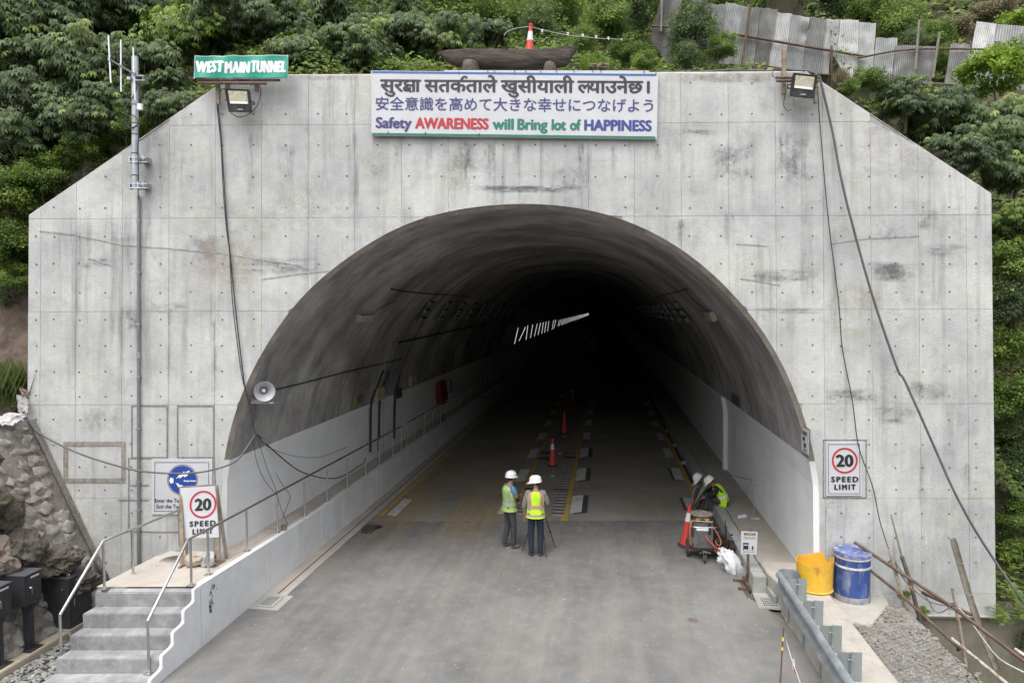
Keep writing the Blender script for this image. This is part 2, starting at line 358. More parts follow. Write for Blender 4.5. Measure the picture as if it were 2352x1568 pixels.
# stains with a shape of their own, as thin films on the concrete
def film(name, col, sc=(9, 1, 1.2), lo=.42, hi=.66, det=7):
    m, nt, bs = nodes(name); P = coords(nt, 'pos', sc); bs.inputs['Base Color'].default_value = (*col, 1); bs.inputs['Roughness'].default_value = .95
    at = nt.nodes.new('ShaderNodeAttribute'); at.attribute_name = 'fade'; F_ = coords(nt, 'pos')
    nt.links.new(mul(nt, mul(nt, nz(nt, P, 1.2, det, .7, lo, hi), nz(nt, F_, 14, 5, .8, .25, .65)), at.outputs['Fac']), bs.inputs['Alpha']); return m
FM = {'v': film('drip_stain', (.10, .10, .10)), 'h': film('smear_stain', (.16, .16, .165), (1.2, 1, 5)), 'w': film('lime_bloom', (.66, .66, .64), (5, 1, .8)), 'b': film('brown_stain', (.30, .235, .20), (2, 1, 3)), 'y': film('buff_stain', (.50, .47, .37), (1, 1, 1.3)), 'd': film('blotch_stain', (.15, .155, .155), (2.2, 1, 2.0)), 'r': film('rose_stain', (.50, .39, .34), (1.2, 1, 1.2))}
STAINS = [('v', 1052, 326, 1084, 470, 1), ('v', 1108, 322, 1142, 450, .8), ('v', 1036, 400, 1052, 480, .9), ('v', 1322, 322, 1362, 480, 1), ('v', 1440, 320, 1452, 380, .5), ('h', 1085, 425, 1352, 444, 1.5), ('h', 1085, 426, 1352, 436, 1.5), ('v', 1238, 320, 1250, 440, .5), ('v', 698, 262, 716, 450, 1), ('v', 806, 300, 822, 480, .7),
  ('d', 1262, 380, 1352, 440, .9), ('d', 850, 375, 895, 405, .9), ('v', 1660, 480, 1690, 580, 1), ('v', 1555, 500, 1575, 590, .9), ('h', 1690, 612, 1900, 650, 1.1), ('h', 1990, 600, 2120, 650, 1.2), ('d', 2000, 600, 2080, 640, 1.2), ('h', 2110, 560, 2230, 590, 1), ('d', 2100, 480, 2160, 530, 1), ('d', 1990, 500, 2060, 560, .7),
  ('h', 1885, 890, 2030, 925, 1), ('h', 2000, 925, 2110, 975, 1), ('d', 2080, 870, 2180, 920, .9), ('h', 1700, 705, 1900, 722, 1), ('h', 1530, 296, 1670, 312, .8), ('d', 1620, 320, 1750, 420, .8), ('d', 1780, 300, 1890, 440, .9), ('v', 1775, 290, 1800, 430, 1), ('v', 1880, 440, 1910, 520, .6),
  ('b', 665, 170, 850, 186, .8), ('b', 1512, 166, 1852, 192, 1.1), ('b', 1900, 190, 2270, 440, .35), ('b', 90, 200, 520, 480, .25), ('y', 440, 440, 640, 700, .9), ('r', 430, 520, 600, 660, .8), ('y', 820, 330, 900, 420, .8), ('y', 1880, 640, 2050, 800, .9), ('y', 600, 400, 720, 560, .7), ('y', 1000, 340, 1080, 460, .6), ('r', 2040, 640, 2180, 700, .6),
  ('w', 1900, 800, 2240, 960, .8), ('w', 620, 430, 740, 520, .8), ('w', 2080, 1180, 2200, 1360, 1), ('w', 2050, 1020, 2100, 1180, .8), ('v', 2108, 1040, 2124, 1180, 1), ('v', 2212, 1060, 2230, 1150, .9), ('d', 1900, 1240, 2010, 1290, .7), ('v', 1886, 1150, 1905, 1260, 1), ('w', 850, 450, 960, 500, .7), ('w', 380, 380, 480, 480, .5),
  ('d', 170, 590, 260, 620, .9), ('h', 172, 592, 262, 614, 1), ('h', 500, 588, 760, 632, .9), ('d', 270, 700, 330, 760, .8), ('h', 340, 690, 440, 722, .9), ('d', 430, 540, 510, 600, 1), ('v', 484, 730, 500, 920, 1), ('v', 384, 700, 394, 900, .7), ('d', 180, 930, 290, 1000, .5), ('v', 560, 300, 600, 480, .6), ('v', 640, 330, 680, 430, .8), ('h', 100, 532, 360, 556, .6),
  ('v', 900, 325, 925, 420, .5), ('v', 975, 325, 995, 470, .6), ('v', 1175, 325, 1200, 420, .6), ('v', 1400, 330, 1420, 430, .5), ('v', 1500, 330, 1520, 420, .5), ('d', 1010, 320, 1120, 400, .7), ('v', 330, 460, 350, 700, .7), ('v', 1800, 300, 1830, 420, .8)]
for i, (k, x0, y0, x1, y1, f_) in enumerate(STAINS):
    nx, ny = 8, 10; rows = []; fd = []
    for j in range(ny + 1):
        row = []
        for i2 in range(nx + 1):
            u, v = i2 / nx, j / ny; a, b = wab(x0 + (x1 - x0) * u, y0 + (y1 - y0) * v); row.append(W(a, b, .0042 + .0004 * (i % 12)))
            e = min(1, 3.2 * min(u, 1 - u)) * (min(1, 8 * v) * (1 - v) ** .8 if k == 'v' else min(1, 4 * min(v, 1 - v))); at_ = arch_top(a)
            fd.append(0 if (at_ is not None and b < at_ + .04) or b > outline(a) - .04 else e * f_)
        rows.append(row)
    mb = MB(); mb.sheet([list(reversed(r_)) for r_ in rows][::1]); 
    fd2 = []
    for j in range(ny + 1): fd2 += list(reversed(fd[j * (nx + 1):(j + 1) * (nx + 1)]))
    keep = [f for f in mb.f if any(fd2[q_] > 0 for q_ in f)]; mb.f = keep; mb.mi = [0] * len(keep)
    o = mb.build('stain', FM[k], pw, kind='stuff'); at = o.data.attributes.new('fade', 'FLOAT', 'POINT'); at.data.foreach_set('value', fd2)
mb = MB()
for pl_ in ([(92, 531), (170, 539), (280, 563), (390, 571), (500, 581), (600, 597), (690, 610)], [(600, 642), (680, 630), (760, 622)], [(205, 594), (235, 604), (258, 611)], [(1700, 640), (1740, 645), (1790, 655)], [(1690, 560), (1760, 565)], [(1905, 560), (1990, 548), (2110, 542)]):
    strip(mb, pl_, .016, .009, .001)
mb.build('pour_line', mat('pour_line', (.30, .30, .295), .9, var=.4, vs=12, space='pos'), pw, kind='stuff')

# ------------------------------------------------------------------ tunnel lining
def ring_pts(inset, back, outer=False):
    pts = [(ARC_L, -5.42)] + [(ARC_L, b) for b in (-4.6, -3.9, -3.3)] + arch + [(ARC_R, b) for b in (-3.3, -3.9, -4.6)] + [(ARC_R, -5.42)]
    pts = [Vector((x, y, 0)) for x, y in pts]; out = []
    for i, p in enumerate(pts):
        d = (pts[min(i + 1, len(pts) - 1)] - pts[max(i - 1, 0)]).normalized(); nn = Vector((d.y, -d.x, 0))
        q = p + nn * inset; out.append(W(q.x, q.y, back))
    return out
r_out, r_in = ring_pts(0, .002), ring_pts(.075, -.09)
ring_z = 2.73
def is_white(p, q): return (p.z + q.z) / 2 < ring_z
# split the profile exactly at the painted height
def split(rg):
    out = []
    for p, q in zip(rg, rg[1:]):
        out.append(p)
        if (p.z - ring_z) * (q.z - ring_z) < 0:
            k = (ring_z - p.z) / (q.z - p.z); out.append(p.lerp(q, k))
    return out + [rg[-1]]
tl = thing('tunnel_lining', 'dark arched tunnel vault with white coated lower sides running into blackness', 'tunnel', T(.3, 5, 0))
for white, nm, mt in ((False, 'arch_chamfer', 'chamfer'), (True, 'painted_chamfer', 'white_paint')):
    mb = MB()
    a_, b_ = split(r_out), split(r_in); n = min(len(a_), len(b_))
    for i in range(len(r_out) - 1):
        if is_white(r_out[i], r_out[i + 1]) == white: mb.add([r_out[i], r_out[i + 1], r_in[i + 1], r_in[i]], [(3, 2, 1, 0)])
    mb.build(nm, M[mt], tl, smooth=True, ang=60, kind='stuff' if white else None)
prof = split(r_in)
t_ref = [p.dot(DV) for p in prof]
SEG = [(0, 8.62), (8.64, 10.0), (10.06, 16.4), (16.42, 22.8), (22.82, 34), (34.02, 46), (46.02, 400)]
for si, (ta, tb) in enumerate(SEG):
    for white, side in ((False, 0), (True, -1), (True, 1)):
        mb = MB(); m_ = max(2, min(24, int((tb - ta) / 1.5) + 2)) if tb < 100 else 8
        for i in range(len(prof) - 1):
            if is_white(prof[i], prof[i + 1]) != white: continue
            p, q = prof[i], prof[i + 1]
            if white and (p.dot(NV) > 0) != (side > 0): continue
            rows = []
            for k in range(m_):
                t = ta + (tb - ta) * k / (m_ - 1)
                # the first ring starts on the skewed portal face itself
                if si == 0: pp, qq = p + DV * (tb - p.dot(DV)) * k / (m_ - 1), q + DV * (tb - q.dot(DV)) * k / (m_ - 1)
                else: pp, qq = p + DV * (t - p.dot(DV)), q + DV * (t - q.dot(DV))
                rows.append([pp, qq])
            mb.sheet(rows)
        mb.build('side_cladding' if white else 'vault', M['white_wall' if white else 'soot'], tl, smooth=True, ang=60)
mb = MB()   # dark shell added behind the vault to stop light leaks; also the far end
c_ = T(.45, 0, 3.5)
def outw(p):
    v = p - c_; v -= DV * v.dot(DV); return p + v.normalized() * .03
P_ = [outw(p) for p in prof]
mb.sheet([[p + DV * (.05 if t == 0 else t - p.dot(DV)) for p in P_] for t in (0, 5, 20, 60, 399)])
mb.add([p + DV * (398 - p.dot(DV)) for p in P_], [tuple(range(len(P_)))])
mb.build('light_seal_shell', mat('seal_shell_dark', (.03, .028, .028), .9), tl)
mb = MB()   # white joint profiles on the right and left side walls
for side in (0, 1):
    idx = [i for i, p in enumerate(prof) if p.z <= ring_z + .01 and (p.dot(NV) > 0) == bool(side)]
    for t, w in ((10.03, .05), (8.63, .012), (16.41, .012)):
        for i, j in zip(idx, idx[1:]):
            if j != i + 1: continue
            inw = (T(.4, 0, 2) - prof[i]); inw.z = 0; inw -= DV * inw.dot(DV); inw.normalize()
            a, b = prof[i], prof[j]
            p0, p1 = a + DV * (t - a.dot(DV)) + inw * .012, b + DV * (t - b.dot(DV)) + inw * .012
            mb.add([p0 - DV * w, p0 + DV * w, p1 + DV * w, p1 - DV * w], [(0, 1, 2, 3)])
mb.build('joint_cover', M['white_paint'], tl, kind='stuff')
mb = MB()
for t, w in ((4.6, .012), (5.6, .02), (8.63, .03), (10.03, .05), (13.4, .02), (16.41, .04), (19.6, .02), (22.8, .04)):
    for p, q in zip(prof, prof[1:]):
        if is_white(p, q): continue
        e = []
        for r_ in (p, q): v = T(.4, 0, 3) - r_; v -= DV * v.dot(DV); v.normalize(); e.append(r_ + DV * (t - r_.dot(DV)) + v * .006)
        mb.add([e[0] - DV * w, e[0] + DV * w, e[1] + DV * w, e[1] - DV * w], [(0, 1, 2, 3)])
mb.build('vault_joint', mat('vault_joint_dirt', (.06, .055, .052), .9), tl, kind='stuff')
mb = MB(); idx = [i for i, p in enumerate(prof) if p.z <= ring_z + .01 and p.dot(NV) > 0]
for i, j in zip(idx, idx[1:]):
    q_ = []
    for p in (prof[i], prof[j]):
        v = T(.4, 0, 2.2) - p; v -= DV * v.dot(DV); v.normalize(); b0 = p + DV * (9.95 - p.dot(DV)); q_ += [b0, b0 + v * .13, b0 + v * .13 + DV * .3, b0 + DV * .3]
    mb.add(q_, [(0, 1, 5, 4), (1, 2, 6, 5), (2, 3, 7, 6)])
mb.build('side_rib', M['white_paint'], tl)

# ------------------------------------------------------------------ road
def asphalt():
    m, nt, bs = nodes('dusty_asphalt'); P = coords(nt, 'pos')
    S = coords(nt, 'pos', (1.5, .16, 1), (0, 0, PHI))
    c = mix(nt, nz(nt, P, .38, 7, .7, .36, .64), (.160, .157, .153), (.275, .268, .257))
    c = mix(nt, mul(nt, nz(nt, S, 1.2, 5, .6, .46, .66), .42), c, (.36, .325, .27))
    c = mix(nt, mul(nt, nz(nt, S, 2.2, 6, .7, .52, .72), .35), c, (.12, .12, .12))
    c = mix(nt, mul(nt, nz(nt, P, 3, 8, .85, .50, .74), .55), c, (.36, .345, .32))
    c = mix(nt, nz(nt, P, 120, 2, .9, .3, .75), c, mix(nt, .6, c, (.07, .07, .07)))
    c = mix(nt, mul(nt, nz(nt, P, 17, 4, .95, .60, .72), .35), c, (.10, .10, .10)); c = mix(nt, mul(nt, nz(nt, P, 24, 3, .9, .64, .72), .8), c, (.46, .45, .42))
    nt.links.new(c, bs.inputs['Base Color']); bs.inputs['Roughness'].default_value = .8; bs.inputs['Specular IOR Level'].default_value = .25
    bump(nt, bs, nz(nt, P, 90, 3, .8), .5, .01); return m
def tunnel_pave():
    m, nt, bs = nodes('tunnel_pavement'); P = coords(nt, 'pos'); S = coords(nt, 'pos', (1.6, .12, 1), (0, 0, PHI)); X = coords(nt, 'pos', (.25, 3, 1), (0, 0, PHI))
    c = mix(nt, nz(nt, P, .6, 5, .6, .35, .65), (.225, .21, .19), (.32, .30, .275))
    c = mix(nt, mul(nt, nz(nt, S, 1.0, 6, .6, .48, .70), .6), c, (.36, .28, .165))
    c = mix(nt, mul(nt, nz(nt, X, 3, 4, .7, .5, .75), .3), c, (.11, .105, .10))
    c = mix(nt, mul(nt, nz(nt, P, 60, 3, .9, .5, .8), .35), c, (.08, .075, .07))
    nt.links.new(c, bs.inputs['Base Color']); bs.inputs['Roughness'].default_value = .7; bs.inputs['Specular IOR Level'].default_value = .3
    bump(nt, bs, nz(nt, X, 40, 3, .8), .35, .01); return m
M['asphalt'], M['tpave'] = asphalt(), tunnel_pave()
JY = 4.8                                             # the asphalt stops on a line parallel to the portal
def ty(u, y): return (y - u * NV.y) / DV.y
mb = MB()
rows = []
for k in range(30):
    y = -30 + (JY + 30) * k / 29
    rows.append([T(u, ty(u, y), .0) for u in (-4.45 if y > .3 else -4.9, -2, 0, 2, 4.55 if y > -.7 else 5.10)])
mb.sheet(rows); mb.build('asphalt_road', M['asphalt'], kind='structure')
mb = MB(); mb.sheet([[T(u, ty(u, JY) if k == 0 else 400 * k / 8 + 3 * (k == 0), .0) for u in (-4.45, -2, 0, 2, 4.55)] for k in range(9)])
mb.build('tunnel_road', M['tpave'], kind='structure')
sg_ = MB(); sg_.sheet([[T(-7.5, t, -.16), T(7.5, t, -.16)] for t in (2.2, 20, 100, 400)]); sg_.add([T(4.64, 0, .002), T(4.64, 400, .002), T(4.64, 400, -.1), T(4.64, 0, -.1)], [(0, 1, 2, 3)]); sg_.build('under_road_light_seal', mat('light_seal_dark', (.07, .06, .05), .95), kind='structure')  # dark floor and channel side added to block sky light from below
# wheel-carried ochre dust over the joint: thin irregular film
def ochre():
    m, nt, bs = nodes('ochre_dust'); P = coords(nt, 'pos'); S = coords(nt, 'pos', (2.4, .12, 1), (0, 0, PHI))
    bs.inputs['Base Color'].default_value = (.50, .36, .16, 1); bs.inputs['Roughness'].default_value = .95
    at = nt.nodes.new('ShaderNodeAttribute'); at.attribute_name = 'fade'
    a = mul(nt, mul(nt, nz(nt, S, 2.2, 6, .7, .36, .54), at.outputs['Fac']), mul(nt, nz(nt, P, 30, 4, .8, .2, .7), .9))
    nt.links.new(a, bs.inputs['Alpha']); return m
mb = MB(); fades = []
for (ua, ub, t0, t1) in ((-2.6, -1.0, 2.6, 13), (-4.3, -3.0, 2.4, 15)):
    rows = []
    for k in range(12):
        t = t0 + (t1 - t0) * k / 11
        rows.append([T(ua + (ub - ua) * j / 6, t, .004) for j in range(7)])
        fades += [(.9 if 0 < j < 6 else 0) * min(1, k / 2.5) * (1 - k / 11) ** .6 for j in range(7)]
    mb.sheet(rows)
o = mb.build('ochre_dust', ochre(), kind='stuff')
at = o.data.attributes.new('fade', 'FLOAT', 'POINT'); at.data.foreach_set('value', fades)

# ------------------------------------------------------------------ left walkway, its white front wall, steps, landing
def zw(t): return .90 if t > 2 else .90 + (2 - t) / 4.8 * .155
lw = thing('left_walkway', 'raised concrete walkway along the left tunnel wall behind a white painted front wall', 'walkway', T(-5.2, 0, 0))
joints = [-2.71, -2.68, -.41, .92, 2.23, 3.55, 4.9, 6.2, 8.3, 10.4, 12.5, 15, 18, 22, 30, 60, 400]
def kerb_block(ta, tb, name='front_panel'):
    mb = MB(); n = 4
    for (u0, u1, zb, zt, off) in ((-5.02, -4.9, -.1, 0, 0),):
        lo = [T(u0, ta, zb), T(u1, ta, zb), T(u1, tb, zb), T(u0, tb, zb)]; hi = [T(u0, ta, zw(ta) + .005), T(u1, ta, zw(ta) + .005), T(u1, tb, zw(tb) + .005), T(u0, tb, zw(tb) + .005)]
        mb.add(lo + hi, [(0, 3, 2, 1), (4, 5, 6, 7), (0, 1, 5, 4), (1, 2, 6, 5), (2, 3, 7, 6), (3, 0, 4, 7)])
    mb.build(name, M['kerb_white'], lw)
for a, b in zip(joints[1:], joints[2:]): kerb_block(a + .004, b - .004)
mb = MB()
for t in joints[2:-2]: mb.obox(T(-4.899, t, zw(t) / 2), NV * .002, DV * .010, ZV * zw(t) / 2)
mb.build('joint_bead', M['white_paint'], lw, kind='stuff')
STY0, TREAD = -2.12, .28; SU0, SU1 = -6.56, -4.957
nosings = [(.985, -2.12), (.755, -2.40), (.53, -2.68), (.305, -2.96), (.08, -3.24)]
mb = MB()                                            # stepped white cheek wall beside the steps
tA = -2.684
poly = []
def tOf(y, u): return ty(u, y)
prof_z = []
ycur = -2.0; zt = zw(tA) + .005
pts = [(T(-4.9, tA).y, -.12), (T(-4.9, tA).y, zt)]
topz = [1.06, .83, .605, .38, .155]
for i, (zz, yy) in enumerate(nosings):
    pts += [(yy - .03, topz[i]), (yy - .05, topz[i] - .03), (yy - .05, (topz[i + 1] + .045) if i < 4 else .0), (yy - .10, (topz[i + 1] + .02) if i < 4 else -.02)]
pts += [(-3.8, -.12)]
poly = [(ty(-4.9, y), z) for y, z in pts]
mb.prism(poly, T(-4.955, 0, 0), DV, ZV, NV * .055); mb.build('stepped_cheek', M['kerb_white'], lw, bevel=.008)
mb = MB()                                            # walkway deck
rows = []
for t in (None, -1.95, -1.4, -.8, 0, .92, 2.23, 6, 12, 30, 100, 400):
    if t is None: rows.append([T(u, ty(u, -2.03), 1.045) for u in (-6.6, -4.957)]); continue
    rows.append([T(-6.6 if t < -.3 else -6.3, t, zw(t)), T(-5.02, t, zw(t))])
mb.sheet(rows); mb.build('deck', M['pave'], lw)
mb = MB()                                            # deck joint cuts near the edge
mb.sheet([[T(-5.16, t, zw(t) + .003), T(-5.148, t, zw(t) + .003)] for t in (-1.9, 0, 2.2, 6, 14, 40)])
for t in (.55,): mb.sheet([[T(u, t - .008, zw(t) + .003), T(u, t + .008, zw(t) + .003)] for u in (-5.6, -5.16)])
mb.build('deck_joint', mat('joint_dirt', (.2, .17, .14), .9), lw)
st = thing('concrete_steps', 'five grey trowelled concrete steps leading up to the left walkway', 'steps', T(-5.8, -3.4, 0))
for i, (zz, yy) in enumerate(nosings):
    y1 = (nosings[i - 1][1] + .0) if i else -2.03
    ob = MB()
    def ptx(u, y, z): return T(u, ty(u, y), z)
    c = [ptx(SU0, yy, -.12), ptx(SU1, yy, -.12), ptx(SU1, y1, -.12), ptx(SU0, y1, -.12)]; d = [ptx(SU0, yy, zz), ptx(SU1, yy, zz), ptx(SU1, y1 + .003, zz), ptx(SU0, y1 + .003, zz)]
    if i == 0: d[2].z = d[3].z = 1.03; 
    ob.add(c + d, [(0, 3, 2, 1), (4, 5, 6, 7), (0, 1, 5, 4), (1, 2, 6, 5), (2, 3, 7, 6), (3, 0, 4, 7)])
    ob.build('step', M['steps'], st, bevel=.012)
mb = MB(); mb.obox(T(-6.58, -1.25, .45), NV * .03, DV * 1.0, ZV * .56); mb.build('landing_side', M['steps'], st)
# gutter beside the left wall
mb = MB(); mb.sheet([[T(-4.9, t, .004), T(-4.45, t, .004)] for t in (-.55, 2, 6, 20, 400)]); mb.build('gutter', M['pave'], kind='structure')
mb = MB(); mb.sheet([[T(-4.9, t, .006), T(-4.3, t, .006)] for t in (-1.2, -.55)]); mb.build('drain_surround', M['slab'], kind='structure')
mb = MB(); mb.sheet([[T(-4.66, t, .009), T(-4.63, t, .009)] for t in (-.5, 2, 6, 20, 100)]); mb.build('gutter_slot', mat('slot_dark', (.05, .045, .04), .9), kind='structure')
M['strip'] = concrete('strip_concrete', (.37, .34, .30), (.47, .44, .39), (.22, .20, .18), .5, False, 0, (.42, .38, .32), 2.0, .3, 1.2)
# ------------------------------------------------------------------ right kerb, walkway, slab
rk = thing('right_kerb', 'long weathered concrete kerb along the right edge of the road', 'kerb', T(4.84, 3, 0))
kj = [.78, 1.05, 3.3, 5.6, 7.9, 10.2, 12.5, 15, 20, 30, 60, 400]
for a, b in zip(kj, kj[1:]):
    mb = MB(); mb.prism([(4.70, -.1), (4.98, -.1), (4.98, .33), (4.73, .33)], T(0, a + .004, 0), NV, ZV, DV * (b - a - .008)); mb.build('kerb_stone', M['kerb'], rk, bevel=.01)
mb = MB(); mb.sheet([[T(4.98, t, .35), T(6.6, t, .35)] for t in (1.40, 3, 5, 8, 12, 20, 60, 400)]); mb.build('right_walkway', concrete('buff_walkway', (.30, .275, .235), (.385, .35, .305), (.2, .17, .14), .4, False, 0, (.36, .31, .25), .8, .5), kind='structure')
mb = MB(); mb.sheet([[T(4.55, t, .002), T(4.64, t, .002)] for t in (.5, 1.5, 4, 12, 40, 400)]); mb.sheet([[T(4.64, t, -.09), T(4.71, t, -.09)] for t in (.5, 1.5, 4, 12, 40, 400)])
mb.build('kerb_channel', mat('channel_dirt', (.09, .075, .06), .9, var=.4, space='pos'), kind='structure')
mb = MB()
for t in (1.62, 5.9, 9.0, 12.2, 15.4, 18.8): mb.obox(T(4.66, t, .04), NV * .10, DV * .09, ZV * .07)
mb2 = mb
for t in (1.62, 5.9, 9.0, 12.2, 15.4, 18.8):
    q = MB(); q.obox(T(4.655, t, .06), NV * .11, DV * (.16 if t < 2 else .09), ZV * (.085 if t < 2 else .05)); q.build('channel_block', M['kerb'], rk, bevel=.01)
mb = MB()
mb.prism([(6.0, .50), (5.895, -.9), (6.30, -.95), (6.95, .0), (7.05, .62)], Vector((0, 0, -.5)), NV, DV, ZV * .74)
mb.build('drum_slab', M['slab'], kind='structure', bevel=.01)
mb = MB(); mb.prism([(4.985, 1.45), (5.0, .72), (5.08, .30), (5.08, -12), (5.88, -12), (5.89, .30), (5.86, 1.5)], Vector((0, 0, -.5)), NV, DV, ZV * .90)
mb.build('roadside_slab', M['strip'], kind='structure', bevel=.012)
mb = MB(); mb.prism([(4.98, .8), (4.98, .28), (5.06, .28), (5.02, .74)], Vector((0, 0, -.1)), NV, DV, ZV * .26); mb.build('slab_skirting', M['kerb'], kind='structure', bevel=.01)
# pale concrete and sandy collars on the asphalt edge
def patch(pts, z, m, name):
    q = MB(); q.add([gnd(x, y, z) for x, y in pts], [tuple(range(len(pts)))]); n_ = q.v[1] - q.v[0]
    return q.build(name, m, kind='structure')
patch([(1730, 1366), (1796, 1366), (1862, 1410), (1812, 1402), (1744, 1396)], .005, M['slab'], 'drain_surround')
patch([(1722, 1345), (1770, 1352), (1776, 1366), (1731, 1366)], .004, M['slab'], 'drain_apron')
sand = mat('sandy_concrete', (.42, .36, .30), .95, var=.2, vs=10, space='pos')
for i, pts in enumerate(([(1802, 1420), (1832, 1408), (1862, 1424), (1858, 1452), (1820, 1446)], [(1846, 1484), (1880, 1466), (1925, 1500), (1912, 1520), (1868, 1512)], [(1896, 1545), (1950, 1532), (1990, 1590), (1960, 1625), (1930, 1600)])):
    patch(pts, .004, sand, 'sandy_patch')

# unseen hill added behind the camera, blocks low sky light into the tunnel
fh = MB(); fh.sheet([[Vector((x, -70 - 60 * k / 8 - .002 * x * x * 0, -4 + 44 * (k / 8) ** .9 + 6 * noise.noise(Vector((x * .02, k * .4, 2))))) for x in range(-240, 241, 12)] for k in range(9)])
fh.build('sky_blocker_hill', mat('blocker_hill_green', (.05, .075, .03), .95, var=.4, vs=.15, space='pos', bmp=0), kind='structure', smooth=True, ang=80)
# ------------------------------------------------------------------ ground, low verge, hillside
def lerp_tab(tab, x):
    if x <= tab[0][0]: return tab[0][1]
    for (a, b), (c, d) in zip(tab, tab[1:]):
        if x <= c: return b + (d - b) * (x - a) / (c - a)
    return tab[-1][1]
BX = [(-60, 16), (-25, 9), (-14, 5.2), (-9.9, 3.5), (-9.45, 3.6), (-9.2, 7.0), (-5.6, 9.95), (5.6, 9.95), (9.0, 7.3), (9.4, 3.2), (10.2, 1.8), (12, 1.0), (20, 3), (40, 9)]
def hillz(x, y):
    b = lerp_tab(BX, x); dy = y - .9
    if dy > 0:
        k = lerp_tab([(-10, .95), (-2, .72), (1.5, .52), (3, .40), (9, .40), (11, .7)], x); k2 = lerp_tab([(-10, .9), (3, .85), (9, .9)], x)
        br = lerp_tab([(-3, 3), (3, 6.5), (9, 6.5)], x)
        z = b + min(dy, br) * k + max(0, dy - br) * k2
        if abs(x) > 9: z = max(z, b + dy * 1.15)
    else:
        z = b + (dy * .9 if x > 9 else dy * .12)
    return z + noise.noise(Vector((x * .5, y * .5, 0))) * .35 * min(1, max(0, dy) / 1.5)
xs = [-70 + 70 * i / 20 for i in range(17)] + [-14 + .35 * i for i in range(81)] + [15 + 3 * i for i in range(20)]
xs = sorted(set([round(x, 3) for x in xs if not (9.45 <= abs(x) <= 9.45)] + [-9.45, -9.2, 9.0, 9.4]))
ys = [.9 + .4 * i for i in range(28)] + [12.5 + 2.5 * i for i in range(20)]
def soil():
    m, nt, bs = nodes('hill_soil'); P = coords(nt, 'pos')
    c = mix(nt, nz(nt, P, 1.2, 6, .7), (.045, .05, .022), (.13, .10, .06)); c = mix(nt, mul(nt, nz(nt, P, 6, 5, .8, .45, .7), .7), c, (.035, .055, .018))
    nt.links.new(c, bs.inputs['Base Color']); bs.inputs['Roughness'].default_value = .95; bump(nt, bs, nz(nt, P, 9, 6, .8), .8, .08); return m
M['soil'] = soil()
mb = MB(); mb.sheet([[Vector((x, y, hillz(x, y))) for x in xs] for y in ys])
for sgn in (-1, 1):
    sx = [x for x in xs if x * sgn >= 9.0]; mb.sheet([[Vector((x, .9, -4)) for x in sx], [Vector((x, .9, hillz(x, .9))) for x in sx]])
mb.build('hillside', M['soil'], kind='structure', smooth=True, ang=80)
def lowz(x, y):
    u, t, _ = tz(Vector((x, y, 0)))
    z = -.06
    if u > 7.0: z = lerp_tab([(7.0, -.06), (7.25, -1.2), (8.2, -2.2), (10.5, -2.6), (14, -3), (60, -6)], u)
    if u < -8.6: z = lerp_tab([(-60, 14), (-14, 4.6), (-10.9, 3.3), (-10.4, 3.2), (-8.6, -.06)], u)
    return z
xs2 = sorted(set([-120, -60, -30, -20, -15] + [round(-12 + .3 * i, 2) for i in range(81)] + [14, 17, 22, 30, 60, 120])); ys2 = [-120, -60, -35, -22, -17] + [round(-14 + .5 * i, 2) for i in range(27)] + [-.25, 1.2]
def gravel_mat():
    m, nt, bs = nodes('grey_gravel_bed'); P = coords(nt, 'pos')
    vo = nt.nodes.new('ShaderNodeTexVoronoi'); vo.inputs['Scale'].default_value = 26; nt.links.new(P, vo.inputs['Vector'])
    c = mix(nt, vo.outputs['Distance'], (.22, .22, .205), (.06, .06, .055)); c = mix(nt, mul(nt, nz(nt, P, 1.5, 4), .5), c, (.15, .13, .10))
    nt.links.new(c, bs.inputs['Base Color']); bs.inputs['Roughness'].default_value = .95; bump(nt, bs, vo.outputs['Distance'], .8, .03); return m
mb = MB(); mb.sheet([[Vector((x, y, lowz(x, y))) for x in xs2] for y in ys2]); mb.build('ground', gravel_mat(), kind='structure', smooth=True, ang=50)
# ------------------------------------------------------------------ sight line onto the vault
XS = [(p.dot(NV), p.z) for p in prof]
def lin(x, y, inset=.02):
    d = ray(x, y); cu, cz = CAM.dot(NV), CAM.z; du, dz = d.dot(NV), d.z; best = None
    for (u0, z0), (u1, z1) in zip(XS, XS[1:]):
        ex, ez = u1 - u0, z1 - z0; den = du * ez - dz * ex
        if abs(den) < 1e-12: continue
        k = ((u0 - cu) * ez - (z0 - cz) * ex) / den; s_ = ((u0 - cu) * dz - (z0 - cz) * du) / den
        if k > 0 and -1e-6 <= s_ <= 1 + 1e-6 and (best is None or k > best): best = k
    p = CAM + d * best; c = T(.45, p.dot(DV), 3.0); v = (c - p).normalized(); return p + v * inset
def lin_n(p):
    c = T(.45, p.dot(DV), 3.0); return (c - p).normalized()

